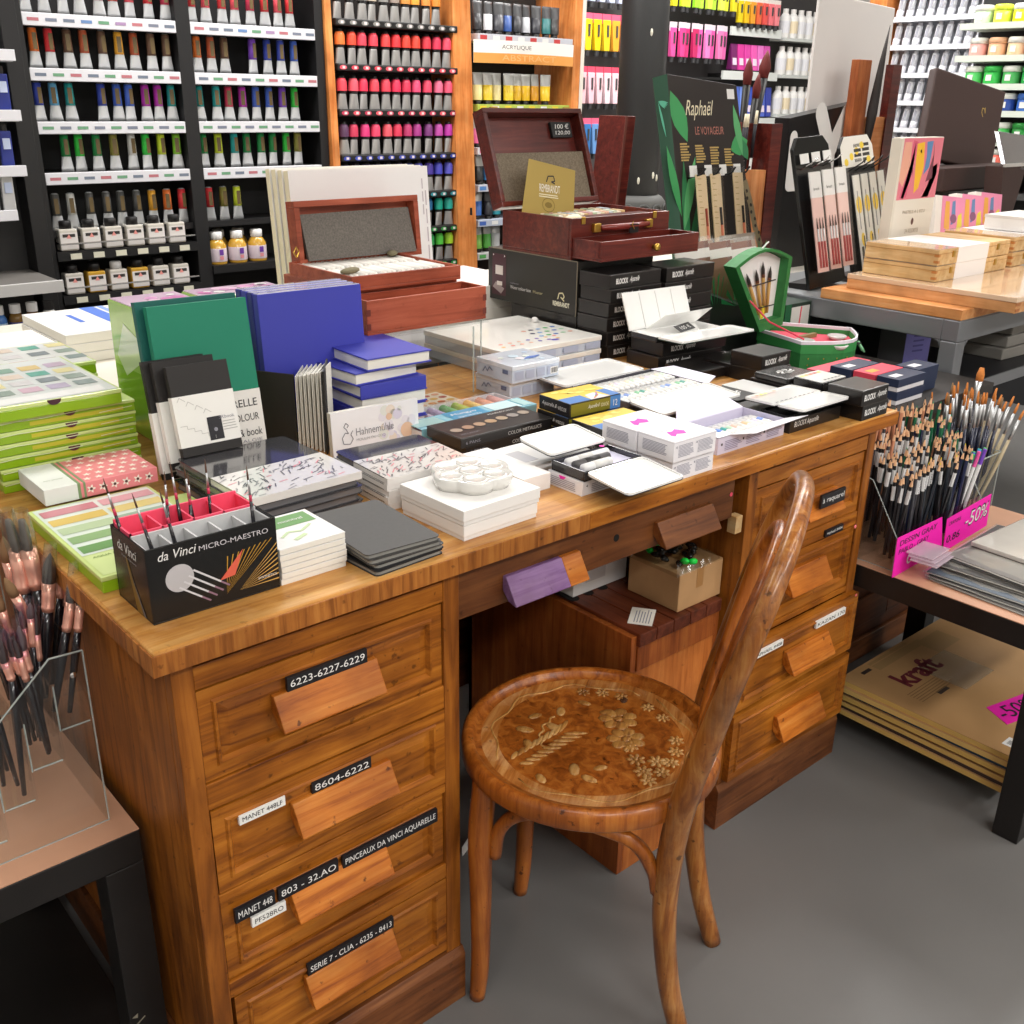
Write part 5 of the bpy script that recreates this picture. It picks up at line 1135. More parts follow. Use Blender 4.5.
# ---------------------------------------------------------------- tables behind the desk and what stands on them
sd_ = thing('side_cabinet', 'dark panelled wooden cabinet behind and right of the desk, under the green case', 'cabinet', (0, 0, 0))
part('carcass', MB().box(1.462, .19, .06, 2.12, .90, .672), DARK_W, sd_, bevel=.002)
part('top', MB().box(1.462, .10, .672, 2.14, .92, .70), mat('34302E', .5), sd_, bevel=.002)
part('plinth', MB().box(1.462, .18, 0, 2.13, .91, .06), DARKP, sd_, bevel=.003)
part('panel_frame', MB().box(1.50, .182, .10, 1.56, .19, .66).box(1.95, .182, .10, 2.02, .19, .66).box(1.56, .182, .10, 1.95, .19, .18).box(1.56, .182, .58, 1.95, .19, .66), DARK_W, sd_, bevel=.002)
bt = thing('rear_table', 'long plain table standing behind the desk, covered with goods', 'table', (0, 0, 0))
part('tabletop', MB().box(-.25, .935, .745, 3.70, 1.80, .7795), mat('D8D2C6', .5), bt, bevel=.002)
for x in (-.2, 1.7, 3.6):
    for y in (.99, 1.72): part('leg', MB().box(x, y, 0, x + .05, y + .05, .745), TBLK, bt)
# white pads with blue stripe at the far left
for i in range(3):
    r = thing('paper_block', 'white paper block with blue stripes, topmost of the rear left pile' if i == 2 else 'white paper block, %s from the bottom of the rear left pile' % ORD[i], 'pad', (.338 + .004 * i, 1.29, .78 + .021 * i), 0, 'white blocks at the rear left')
    part('sheets', MB().box(0, 0, 0, .42, .29, .019), PAPER, r, bevel=.001); part('cover', MB().box(0, 0, .019, .42, .29, .0205), WHITE, r)
    if i == 2: patch('stripe', r, fr('top', .42, .29, .0205), [(0, [(.13, .0), (.165, .0), (.165, .29), (.13, .29)]), (1, [(.172, 0), (.186, 0), (.186, .29), (.172, .29)]), (0, rect(.075, .12, .012, .1))], [mat('5A7CD0', .5), mat('8AA4E0', .5)])
for i in range(2):
    r = thing('paper_block', ('white paper block with a blue edge, at the left picture edge', 'white paper block lying under the one with a blue edge')[1 - i], 'pad', (.10, 1.165, .78 + .03 * i), 0, 'white blocks at the left edge')
    part('sheets', MB().box(0, 0, 0, .215, .25, .029), PAPER, r, bevel=.001)
    patch('stripe', r, fr('top', .215, .25, .029), [(0, rect(.0, .0, .215, .035))], mat('5A7CD0', .5))
for i in range(4):
    r = thing('paper_block', 'white paper pad, %s of the stack behind the red drawer box' % ('topmost' if i == 3 else ORD[i] + ' from the bottom'), 'pad', (1.14 + .005 * i, 1.02, .78 + .028 * i), 0, 'white pads behind the red drawer box')
    part('sheets', MB().box(0, 0, 0, .30, .30, .0265), PAPER, r, bevel=.001); part('cover', MB().box(0, 0, .0265, .30, .30, .0278), mat('E8E4E0', .5), r)
# red wooden pastel box on its clear riser
ri = thing('clear_riser', 'clear acrylic riser carrying the red wooden pastel box', 'riser', (0, 0, 0))
part('sheet', MB().box(.655, .595, .912, .945, .93, .916).box(.655, .72, .7802, .659, .79, .912).box(.941, .62, .7802, .945, .79, .912).box(.892, .582, .7802, .8945, .79, .912), ACRYLIC, ri)
part('sheet_edge', MB().tube([(.893, .581, .7805), (.893, .581, .912)], .0016, 6).tube([(.943, .619, .7805), (.943, .619, .912)], .0016, 6), ACREDGE, ri)
rb = thing('pastel_chest', 'open red wooden pastel chest with a pulled out drawer, on the clear riser', 'chest', (.668, .68, .9165))
part('case', MB().tray(0.01, 0, .0, .262, .25, .072, .006), RED_W, rb, bevel=.001)
part('upper_tray', MB().tray(.004, -.015, .0725, .260, .215, .100, .006), RED_W, rb, bevel=.001)
dr = part('drawer', MB().tray(-.006, -.078, .002, .274, -.0005, .066, .006), RED_W, rb, bevel=.001)
part('joints', MB().box(-.0065, -.0785, .012, .002, -.0775, .024).box(-.0065, -.0785, .038, .002, -.0775, .050).box(.266, -.0785, .012, .2745, -.0775, .024).box(.266, -.0785, .038, .2745, -.0775, .050), mat('6A2A1E', .5), dr)
part('foam', MB().box(.011, -.008, .0786, .253, .208, .090), mat('E4E0D8', .9), rb)
for j in range(2):
    for i in range(22): part('pastel', MB().tube([(.016 + .0108 * i, .02 + .10 * j, .094), (.016 + .0108 * i, .10 + .10 * j, .094)], .0046, 8), mat(['EDE8E0', 'E4E0DA', 'F2EEE6', 'D8D4CE'][(i + j) % 4], .8), rb, smooth=True)
part('folded_cloth', MB().blob((.03, .03, .104), (.03, .012, .006), 8, 5, .4).blob((.23, .18, .104), (.025, .012, .006), 8, 5, .9), mat('7A7258', .9), rb, smooth=True)
lidm = MB(); w, hh, t = .300, .124, .012
for (x0, z0, x1, z1) in ((0, 0, w, t), (0, hh - t, w, hh), (0, t, t, hh - t), (w - t, t, w, hh - t)): lidm.box(x0, -.028, z0, x1, 0, z1)
lidm.box(0, 0, 0, w, .005, hh)
ld = part('lid', lidm, RED_W, rb, (.020, .225, .090), (math.radians(-6), 0, 0), .001)
part('lid_foam', MB().hexa([(.018, -.034, .008), (.282, -.034, .008), (.284, -.026, .008), (.018, -.026, .008), (.020, -.012, .098), (.284, -.012, .100), (.284, -.004, .100), (.020, -.004, .098)]), FOAM, ld)
part('latch', MB().tube([(-.03, -.004, .0), (-.036, -.004, .01), (-.03, -.004, .02), (-.024, -.004, .01), (-.03, -.004, 0)], .0016, 6), GOLD, rb, (.045, .205, .11))
# stretched canvases behind
for i in range(4):
    r = thing('canvas', 'white stretched canvas, %s of the four standing behind the red chest' % ('front', 'second', 'third', 'rearmost')[i], 'canvas', (.742 - .001 * i, .965 + .024 * i, .7797), (math.radians(-5), 0, 0), 'canvases behind the red chest')
    part('panel', MB().box(0, 0, 0, .352, .019, .404), CREAM, r, bevel=.001)
    part('cloth', MB().box(-.0008, -.001, -.0002, .3528, .0002, .4048), mat('F3F1F0', .6), r)
    if i == 0: patch('edge_print', r, (Vector((0, -.001, 0)), Vector((1, 0, 0)), Vector((0, 0, 1))), [rect(.334, .30 + .028 * k, .003, .022) for k in range(3)] + [rect(.342, .12 + .04 * k, .003, .032) for k in range(6)], mat('C4BAC0', .6))
# black water colour carton on its side
bc = thing('colour_box_carton', 'large black carton with printed photo and gold emblem, under the mahogany case', 'box', (1.300, .712, .862))
part('carton', MB().box(0, 0, 0, .255, .315, .124), mat('272522', .35), bc, bevel=.0015)
part('worn_edge', MB().tube([(0, 0, .124), (0, .315, .124)], .0012, 6).tube([(0, 0, 0), (0, 0, .124)], .0012, 6), mat('7A705E', .6), bc)
fL = fr('left', .255, .315, .124)
text('REMBRANDT', bc, fL, .238, .016, .056, .011, mat('E4E0C8', .5), bold=.03); text('Water colour box', bc, fL, .085, .034, .075, .008, WHITE); text('Master', bc, fL, .168, .034, .034, .007, mat('B8B088', .5)); text('talens', bc, fL, .085, .046, .03, .004, GREYTXT)
patch('emblem', bc, fL, strip([(.254, .032), (.258, .046), (.270, .048), (.276, .040), (.270, .034), (.264, .038), (.276, .030)], .003), mat('D8D0A8', .4))
patch('photo_print', bc, fL, [(0, rect(.016, .012, .052, .10)), (1, rect(.028, .062, .028, .022)), (2, [(.018, .03), (.05, .016), (.062, .03), (.03, .044)]), (1, rect(.034, .036, .02, .01)), (3, circ(.02, .108, .002, 8)), (3, circ(.062, .108, .002, 8))], [mat('4A2630', .4), mat('E4DCD8', .5), mat('A89898', .5), WHITE])
for i in range(2):
    black_carton('paint_carton', 'plain black carton under the large printed black carton, %s one' % ('lower', 'upper')[i], (1.305, .714, D + .041 * i), (.26, .23, .040), 'black cartons under the printed one', txt=None)
# mahogany case
mc = thing('paint_case', 'open dark mahogany paint case with drawer, brass fittings and gold card', 'case', (1.300, .735, .9865))
W_, D_, H_ = .330, .240, .092
part('case', MB().tray(0, .0, 0, W_, D_, H_, .008), MAHOG, mc, bevel=.0015)
part('inner_bed', MB().box(.008, .008, .052, W_ - .008, D_ - .008, .066), mat('D8CCB8', .7), mc)
for j in range(2):
    for i in range(20): part('half_pan', MB().box(.018 + .0142 * i, .12 + .05 * j, .066, .030 + .0142 * i, .16 + .05 * j, .084 + .002 * (i % 2)), mat(['E8DCC8', 'D8C8A8', 'C8A878', 'E0B8A0', 'C89898', 'B8C0C8', 'A8B898', 'C8D0B8', 'E4E0D8'][(i * 2 + j * 3) % 9], .5), mc)
part('brush_lid', MB().box(.07, .018, .082, .29, .062, .089), MAHOG, mc, bevel=.001)
part('sponge', MB().blob((.045, .04, .084), (.028, .016, .012), 10, 6), CREAM, mc, smooth=True)
part('handle', MB().tube([(.085, -.010, .068), (.135, -.013, .067), (.195, -.013, .067), (.245, -.010, .068)], [.006, .0075, .0075, .006], 12), mat('7E2A22', .3, coat=.5), mc, smooth=True)
for x in (.064, .240): part('handle_plate', MB().box(x, -.010, .058, x + .022, .001, .078), GOLD, mc, bevel=.002)
for x in (.03, .27): part('latch', MB().box(x, -.003, .078, x + .011, .001, .094), GOLD, mc, bevel=.001)
dr = part('drawer', MB().tray(.004, -.092, .006, W_ + .006, -.0005, .050, .006), MAHOG, mc, bevel=.001)
part('knob', MB().lathe([(.001, 0), (.006, 0), (.004, .005), (.009, .010), (.008, .015), (.001, .017)], 16), GOLD, dr, (.175, -.092, .028), (math.radians(90), 0, 0), smooth=True)
part('hang_tag', MB().box(.17, -.020, .052, .20, -.0185, .072), BLACK, mc); part('tag_string', MB().tube([(.18, -.021, .078), (.176, -.022, .07), (.184, -.021, .06)], .0012, 5), GOLD, mc)
lw, lh = .325, .232
lidm = MB()
for (x0, z0, x1, z1) in ((0, 0, lw, .012), (0, lh - .012, lw, lh), (0, .012, .012, lh - .012), (lw - .012, .012, lw, lh - .012)): lidm.box(x0, -.034, z0, x1, 0, z1)
lidm.box(.0, 0, 0, lw, .006, lh)
ld = part('lid', lidm, MAHOG, mc, (-.016, D_ + .012, H_ - .002), (math.radians(-20), 0, 0), .0015)
part('lid_foam', MB().box(.014, -.022, .014, lw - .014, -.008, .128), mat('7A6E5E', .95, noise=.3, nscale=300), ld)
part('price_label', MB().box(.232, -.010, .168, .300, -.0012, .206), BLACK, ld)
pf = (Vector((.232, -.010, .168)), Vector((1, 0, 0)), Vector((0, 0, 1)))
text('100 €', ld, pf, .012, .021, .046, .012, WHITE, shear=.2); text('120,00', ld, pf, .010, .005, .050, .011, WHITE, shear=.2)
for x in (.03, .27): part('catch', MB().box(x, -.030, lh, x + .022, -.016, lh + .004), GOLD, ld)
gc_ = thing('gold_card', 'gold card with white wording and emblem, leaning in the mahogany case lid', 'card', (1.312, .905, 1.075), (math.radians(-14), math.radians(8), 0))
part('card', MB().prism([(-.012, .0), (.160, .004), (.172, .118), (.018, .128)], 0, .001, 'y'), mat('B89E58', .35, .4), gc_)
f = (Vector((0, 0, 0)), Vector((1, 0, 0)), Vector((0, 0, 1)))
text('REMBRANDT', gc_, f, .048, .056, .068, .018, mat('F4F0E4', .5)); patch('small_print', gc_, f, lines(.046, .049, .066, 2, .005, .002, .1), mat('EDE4C8', .5))
patch('emblem', gc_, f, strip([(.072, .080), (.078, .094), (.096, .096), (.100, .084), (.088, .082), (.100, .078)], .003), INK)
patch('seal_print', gc_, f, strip([(.076 + .020 * math.cos(t * PI / 10), .026 + .016 * math.sin(t * PI / 10)) for t in range(21)], .002) + [circ(.076, .026, .012, 16, .007)], mat('8A7438', .4, .3))

# ---- things on the side cabinet
GREENL = mat('2E7A3C', .6, noise=.1, nscale=60)
cs = thing('brush_case', 'fan shaped green case open with four bamboo brushes and red lining', 'case', (0, 0, 0))
arc = [(1.846 + .255 * k / 8 - .0, .462 + .022 * k / 8 - .075 * math.sin(PI * k / 8)) for k in range(9)]
plan = arc + [(1.99, .672), (1.893, .628)]
cx, cy = sum(p[0] for p in plan) / 11, sum(p[1] for p in plan) / 11
inner = [(cx + (x - cx) * .93, cy + (y - cy) * .92) for x, y in plan]
def rim_wall(z0, z1, m, o=1.0):
    n = len(plan); P = [(cx + (x - cx) * o, cy + (y - cy) * o) for x, y in plan]; Q = [(cx + (x - cx) * (o - .06), cy + (y - cy) * (o - .07)) for x, y in plan]
    mb = MB().add([(x, y, z0) for x, y in P] + [(x, y, z1) for x, y in P] + [(x, y, z1) for x, y in Q] + [(x, y, z0) for x, y in Q], [(k * n + i, k * n + (i + 1) % n, ((k + 1) % 4) * n + (i + 1) % n, ((k + 1) % 4) * n + i) for k in range(4) for i in range(n)])
    return mb
part('base', rim_wall(.7005, .745, 0), GREENL, cs); part('base', MB().prism(plan, .7002, .706), GREENL, cs)
part('upper_wall', rim_wall(.745, .768, 0, 1.015), mat('38904A', .55), cs); part('rim', rim_wall(.768, .776, 0, 1.02), mat('E4E0E8', .5), cs)
part('lining', MB().prism(inner, .748, .754), mat('E4566A', .7), cs)
part('dark_slot', MB().prism([(cx - .04, cy - .05), (cx + .07, cy - .06), (cx + .08, cy - .02), (cx - .03, cy)], .754, .757), mat('2A2424', .6), cs)
for x, y in ((cx - .03, cy - .055), (cx + .065, cy + .01), (cx - .05, cy + .03)): part('dish', MB().lathe([(.001, .754), (.018, .754), (.026, .764), (.023, .765), (.001, .759)], 18, (x, y, 0)), PORC, cs, smooth=True)
part('ink_stick', MB().box(cx - .02, cy + .06, .754, cx + .05, cy + .072, .764), mat('8A7A50', .5), cs)
for k in range(12): part('gold_dot', MB().blob((arc[k % 8][0] * .5 + arc[k % 8 + 1][0] * .5, arc[k % 8][1] * .5 + arc[k % 8 + 1][1] * .5 - .0006, .716 + .016 * (k // 8)), (.0024, .0012, .0024), 6, 4), GOLD, cs)
part('toggle', MB().tube([(2.037, .421, .758), (2.048, .413, .738), (2.055, .409, .730)], [.004, .0045, .002], 8), mat('8ACB98', .4), cs, smooth=True)
lp_ = [(1.866, .785), (1.748, .948)] + [(1.748 + .218 * k / 8, .948 + .006 * k / 8 + .030 * math.sin(PI * k / 8)) for k in range(1, 9)] + [(1.957, .792)]
Y0 = .612
def lid_ring(o0, o1, y0, y1):
    lx, lz = sum(p[0] for p in lp_) / len(lp_), sum(p[1] for p in lp_) / len(lp_); n = len(lp_)
    A = [(lx + (x - lx) * o0, lz + (z - lz) * o0) for x, z in lp_]; B = [(lx + (x - lx) * o1, lz + (z - lz) * o1) for x, z in lp_]
    return MB().add([(x, y0, z) for x, z in A] + [(x, y1, z) for x, z in A] + [(x, y1, z) for x, z in B] + [(x, y0, z) for x, z in B], [(k * n + i, k * n + (i + 1) % n, ((k + 1) % 4) * n + (i + 1) % n, ((k + 1) % 4) * n + i) for k in range(4) for i in range(n)])
part('lid', lid_ring(1.08, .93, Y0 - .008, Y0 + .030), GREENL, cs)
part('lid_back', MB().prism(lp_, Y0 + .026, Y0 + .032, 'y'), GREENL, cs); part('lid_lining', MB().prism([(1.86 + (x - 1.86) * .95, .87 + (z - .87) * .95) for x, z in lp_], Y0 + .018, Y0 + .0255, 'y'), mat('ECE8E4', .7), cs)
for i, (x0, x1, z1) in enumerate(((1.878, 1.812, .925), (1.892, 1.850, .932), (1.905, 1.876, .950), (1.915, 1.912, .935))):
    r = thing('bamboo_brush', 'bamboo brush with dark tip, %s from the left in the green case lid' % ORD[i], 'brush', (x0, Y0 + .012, .815), 0, 'bamboo brushes in the green case')
    v = Vector((x1 - x0, 0, z1 - .815)); P = lambda k: v * k
    part('handle', MB().tube([P(0), P(.72)], .0042, 8), mat('C89A54', .4), r, smooth=True); part('collar', MB().tube([P(.70), P(.76)], .0046, 8), mat('6A3A1E', .4), r, smooth=True); part('hair', MB().tube([P(.76), P(.86), P(1)], [.0046, .0042, .0004], 8), mat('3A3430', .8), r, smooth=True)
part('elastic', MB().tube([(1.835, Y0 + .006, .892), (1.93, Y0 + .006, .900)], .0016, 6).tube([(1.855, Y0 + .006, .832), (1.935, Y0 + .006, .835)], .0016, 6), INK, cs)
part('seal_patch', MB().blob((1.893, Y0 + .010, .818), (.010, .002, .018), 8, 5), mat('E4D428', .5), cs)
part('ribbon', MB().tube([(1.803, Y0 - .012, .862), (1.84, .56, .81), (1.875, .475, .775)], .0026, 6), mat('EE4A62', .5), cs)
part('latch', MB().tube([(1.85, Y0, .985), (1.865, Y0, .995), (1.875, Y0, 1.0)], .002, 6), mat('D8D8D0', .4), cs)
# dark green notebook behind the case
r = thing('boxed_notebook', 'dark green boxed notebook with pale front and red ribbon, behind the green case', 'box', (2.03, .645, .7002))
part('case', MB().box(0, 0, 0, .125, .14, .118), mat('24342A', .6), r, bevel=.002); part('pale_front', MB().box(.028, -.0015, .004, .112, 0, .108), mat('D8D2CC', .6), r); part('green_edge', MB().box(-.0008, -.0015, 0, .026, 0, .118), mat('1E5A38', .6), r)
part('ribbon', MB().hexa([(.062, -.003, .004), (.066, -.003, .004), (.066, -.0016, .004), (.062, -.0016, .004), (.070, -.003, .108), (.074, -.003, .108), (.074, -.0016, .108), (.070, -.0016, .108)]), mat('E85A6A', .5), r)
# navy boxes with a red band
NV = mat('27324C', .5)
for i, (x, y, z_, w, d, lab, red) in enumerate([(1.750, .140, .7005, .115, .054, 'navy box under the navy box with a white label, at the cabinet front', 0), (1.750, .141, .7305, .115, .052, 'navy box with a white label, upper front one beside the pencils', 0), (1.752, .200, .7005, .118, .054, 'navy box with a red band, second in the row from the front', 1), (1.750, .260, .7005, .115, .054, 'navy box with a white label, behind the red banded one', 0), (1.880, .165, .7005, .09, .058, 'navy box at the right, half behind the front pair', 0)]):
    r = thing('navy_box', lab, 'box', (x, y, z_), 0, 'navy boxes on the side cabinet')
    h_n = .029 if i < 2 else .058
    part('base', MB().box(0, 0, 0, w, d, h_n - .008), mat('DAD8DC', .5) if i < 2 else NV, r, bevel=.001); part('lid', MB().box(-.001, -.001, h_n * .35, w + .001, d + .001, h_n), mat('E0485C', .5) if red else NV, r, bevel=.001)
    patch('label_print', r, fr('top', w, d, h_n), [rect(.012, d * .3, .035, d * .36)], mat('C8A040', .5) if red else mat('DCDCE0', .5))
r = book('red_book', 'thin red book with pale edge, lying behind the navy boxes', 'book', (1.745, .324, .7005), 0, (.20, .050, .040), mat('DE4A5E', .5))
# black display bin with leaf print, holding brown filmed packs
bn = thing('display_bin', 'black display bin with green leaf print, behind the open white tin', 'bin', (1.700, .715, .7003))
part('bin', MB().hexa([(0, 0, 0), (.31, 0, 0), (.31, .16, 0), (0, .16, 0), (0, 0, .190), (.31, 0, .09), (.31, .16, .15), (0, .16, .20)]), mat('1E201E', .45), bn, bevel=.001)
f = fr('front')
patch('leaf_print', bn, f, [(k % 2, [(.12 + .02 * math.cos(a), .13), (.12 + .085 * math.cos(a) * .6, .13 + .085 * math.sin(a)), (.124 + .09 * math.cos(a + .2) * .6, .13 + .075 * math.sin(a + .1))]) for k, a in enumerate([.3 + .42 * j for j in range(7)])] + [(k % 2, [(.20, .12), (.20 + .07 * math.cos(a), .12 + .06 * math.sin(a)), (.204 + .066 * math.cos(a + .22), .12 + .05 * math.sin(a + .2))]) for k, a in enumerate([.2 + .5 * j for j in range(6)])], [mat('1E7A4A', .5), mat('2E9A62', .5)])
for i in range(9):
    r = thing('brush_pack', 'brown film-wrapped brush pack, %s from the left in the black bin' % ORD[i], 'pack', (1.725 + .031 * i, .755 + .010 * (i % 3), .858 - .002 * i), (math.radians(-14), math.radians(-6), math.radians(-18)), 'brown packs in the black bin')
    part('card', MB().box(0, 0, -.02, .085, .006, .13), [mat('8A5A4A', .4, coat=.6), mat('7A4A3C', .4, coat=.6), mat('A08A78', .4, coat=.6)][i % 3], r)
    part('header', MB().box(-.0005, -.0006, .088, .0855, .0066, .112), mat('E8E2DC', .3, coat=.6), r)
    part('film', MB().box(-.003, -.003, -.02, .088, .009, .142), FILM, r)
r = thing('brush_pack', 'wide brown and grey film pack at the right end of the black bin', 'pack', (1.985, .805, .7025), (math.radians(-8), 0, 0), 'brown packs in the black bin')
part('card', MB().box(0, 0, 0, .145, .01, .285), mat('8E8478', .35, coat=.8, noise=.1, nscale=30), r); part('band', MB().box(-.0005, -.0008, .165, .1455, .0108, .225), mat('A05A48', .35, coat=.8), r); part('price_label', MB().box(.03, -.0012, .232, .075, -.0009, .250).box(.03, -.0012, .196, .085, -.0009, .208), WHITE, r)
# brush display with leaves
rp = thing('brush_display', 'tall black brush display board with green leaves and hanging brush packs', 'display', (1.985, .965, .7845), (math.radians(-13), 0, 0))
RW, RH = .345, .635
part('board', MB().hexa([(0.02, 0, 0), (RW + .01, 0, 0), (RW + .01, .02, 0), (0.02, .02, 0), (.026, 0, RH - .006), (RW - .01, 0, RH - .03), (RW - .01, .02, RH - .03), (.026, .02, RH - .006)]), mat('2A221F', .4), rp, bevel=.001)
part('side_wing', MB().hexa([(.0, .02, 0), (.02, 0, 0), (.02, .004, 0), (.002, .024, 0), (.0, .03, RH - .01), (.026, 0, RH - .006), (.026, .004, RH - .006), (.002, .034, RH - .01)]), mat('1E4A34', .45), rp)
f = fr('front')
text('Raphaël', rp, f, .085, .505, .115, .055, mat('EADFC0', .5), shear=.3); text('LE VOYAGEUR', rp, f, .125, .465, .130, .022, mat('B8786A', .5))
for k in range(4): patch('gold_print', rp, f, lines(.052 + .066 * k, .438 - .006 * k, .044, 7, .0075, .0045, .35), mat('B89A5A', .5))
def leaf(x, y, l, a, w): 
    c, s = math.cos(a), math.sin(a)
    return [(x + c * l * t - s * w * math.sin(PI * t) * q, y + s * l * t + c * w * math.sin(PI * t) * q) for q, ts in ((1, (0, .2, .4, .6, .8, 1)), (-1, (.8, .6, .4, .2))) for t in ts]
patch('leaf_print', rp, f, [(k % 3, q) for k, q in enumerate([leaf(.032, .585, .15, -1.2, .032), leaf(.04, .10, .30, 1.5, .016), leaf(.035, .20, .22, 1.2, .018), leaf(.03, .24, .2, 1.75, .016), leaf(.05, .14, .2, 1.1, .014), leaf(.31, .55, .15, -1.4, .016), leaf(.28, .42, .09, .3, .03), leaf(.36, .39, .07, 2.0, .02)] + [leaf(.24, .04, .13, .3 + .35 * j, .006) for j in range(8)] + [leaf(.36, .06, .11, .6 + .35 * j, .006) for j in range(6)])], [mat('3E9A58', .5), mat('2E7A4A', .5), mat('5AA86A', .5)])
patch('reptile_print', rp, f, strip([(.40, .10), (.37, .18), (.355, .26), (.335, .33)], .026), mat('8A7A5A', .5)); patch('reptile_scale', rp, f, [circ(.398 - .0072 * k + .008 * (k % 2), .11 + .021 * k, .006, 6) for k in range(10)], mat('3A3024', .5), .0008)
patch('leaf_print', rp, (Vector((.0, .024, 0)), Vector((.026, -.026, 0)).normalized(), Vector((0, 0, 1))), [leaf(.004, .56, .028, -.3 - .16 * j, .003) for j in range(5)] + [leaf(.016, .46, .10, 1.7, .003)], mat('58B090', .5), .004)
patch('price_label', rp, f, [rect(.285, .565, .034, .028)], WHITE, .0009)
for k in range(4): part('hook', MB().tube([(.075 + .068 * k, -.001, .345), (.075 + .068 * k, -.05, .348), (.080 + .068 * k, -.062, .362)], .0028, 6), BLACK, rp); 
for k in range(4): part('price_label', MB().box(.054 + .067 * k, -.026, .345, .086 + .067 * k, -.0246, .376), WHITE, rp)
MR = Matrix.Translation((1.985, .965, .7845)) @ Matrix.Rotation(math.radians(-13), 4, 'X')
for i, x in enumerate((.060, .122, .222)):
    r = tag(link('hanging_brush_pack', None), 'tan brush pack hanging from the leafy display board, %s from left' % ORD[i], 'pack', 'brush packs on the leafy display'); r.matrix_world = MR @ Matrix.Translation((x, -.034 - .003 * i, .075)) @ Matrix.Rotation(.03, 4, 'Y')
    part('card', MB().box(0, 0, 0, .046, .003, .275), mat('E2C8A0', .5), r); part('brush_print', MB().tube([(.034, -.002, .02), (.034, -.002, .13)], .004, 8), mat('E88A6A', .4), r); part('ferrule_print', MB().tube([(.034, -.002, .13), (.033, -.002, .18)], .0038, 8), mat('2A2624' if i else 'A84A34', .4), r)
    patch('small_print', r, fr('front'), lines(.006, .262, .018, 9, .016, .0022), mat('BCA070', .6)); part('film', MB().box(-.003, -.007, -.003, .049, .005, .292), FILM, r)
# ---------------------------------------------------------------- steel framed table at the right with wooden boxes and displays
STEEL = mat('8E9094', .4, .6)
mt = thing('steel_table', 'grey steel framed table with dark lower shelf, at the rear right', 'table', (0, 0, 0))
TX0, TX1, TY0, TY1 = 2.15, 3.80, .215, .93
part('top', MB().box(TX0 + .002, TY0 + .002, .800, TX1, TY1, .8295), mat('9A9C9E', .4, .4), mt)
part('frame', MB().box(TX0, TY0, .775, TX1, TY0 + .045, .829).box(TX0, TY0 + .045, .775, TX0 + .045, TY1, .829).box(TX0 + .045, TY1 - .045, .775, TX1, TY1, .829), STEEL, mt, bevel=.003)
for x in (TX0, TX1 - .045):
    for y in (TY0, TY1 - .045): part('leg', MB().box(x, y, 0, x + .045, y + .045, .775), STEEL, mt, bevel=.003)
for x, y in ((TX0 + .045, TY0), (TX0, TY0 + .045)): pass
part('corner_gusset', MB().prism([(TX0 + .045, .775), (TX0 + .060, .775), (TX0 + .050, .770), (TX0 + .045, .760)], TY0, TY0 + .045, 'y').prism([(TY0 + .045, .775), (TY0 + .060, .775), (TY0 + .050, .770), (TY0 + .045, .760)], TX0, TX0 + .045, 'x'), STEEL, mt)
part('lower_shelf', MB().box(TX0 + .01, TY0 + .01, .625, TX1 - .01, TY1 - .01, .645), mat('232326', .5), mt)
part('shelf_rail', MB().box(TX0 + .045, TY0 + .005, .620, TX1 - .045, TY0 + .01, .650), STEEL, mt)
part('back_panel', MB().box(TX0 + .01, TY1 - .02, .645, TX1 - .01, TY1 - .012, .775), mat('161618', .6), mt)
r = thing('shelf_box', 'violet and grey box standing on the lower shelf of the steel table', 'box', (2.28, .42, .6455), math.radians(-12))
part('carton', MB().box(0, 0, 0, .10, .09, .115), mat('5C5A5E', .5), r, bevel=.001); part('violet_face', MB().box(.0, -.001, .0, .10, 0, .115), mat('8C88D8', .4), r)
patch('small_print', r, (Vector((.0, -.001, 0)), Vector((1, 0, 0)), Vector((0, 0, 1))), lines(.03, .09, .05, 4, .014, .005), mat('6460B0', .5))
for i in range(3):
    r = thing('grey_binder', 'grey portfolio on the steel table shelf, %s' % ('topmost of three' if i == 2 else ORD[i] + ' from the bottom'), 'portfolio', (2.62 + .02 * i, .30, .6455 + .034 * i), math.radians(-3 + 3 * i), 'portfolios under the steel table')
    part('cover', MB().box(0, 0, 0, .38, .30, .032), mat('8A8680', .5), r, bevel=.003)
    if i == 2: part('pink_patch', MB().blob((.10, .12, .033), (.03, .012, .002), 8, 4), mat('E8A0A8', .5), r)
r = thing('pale_board', 'thick pale orange wooden board at the left end of the steel table', 'board', (2.15, .215, .830)); part('plank', MB().prism([(0, 0), (.07, 0), (.07, .027), (0, .027)], 0, .405, 'y'), BEECH, r, bevel=.002)
part('rest', MB().box(.07, 0, 0, .40, .405, .027), BEECH, r, bevel=.002)
r = thing('flat_wooden_case', 'long flat wooden case lying across the pale orange board', 'case', (2.205, .112, .8575)); part('case', MB().box(0, 0, 0, .56, .465, .026), wood('peach_wood', 'D09058', 'E4A870', 'EEBC8A', 'y', fleck=.05), r, bevel=.0015); part('lid', MB().box(-.001, -.001, .0262, .561, .466, .039), mat('E8C8A8', .15, coat=.9), r, bevel=.0015)
part('joints', MB().box(.0, -.0008, .004, .022, .001, .011).box(.0, -.0008, .018, .022, .001, .025), mat('A8683A', .5), r)
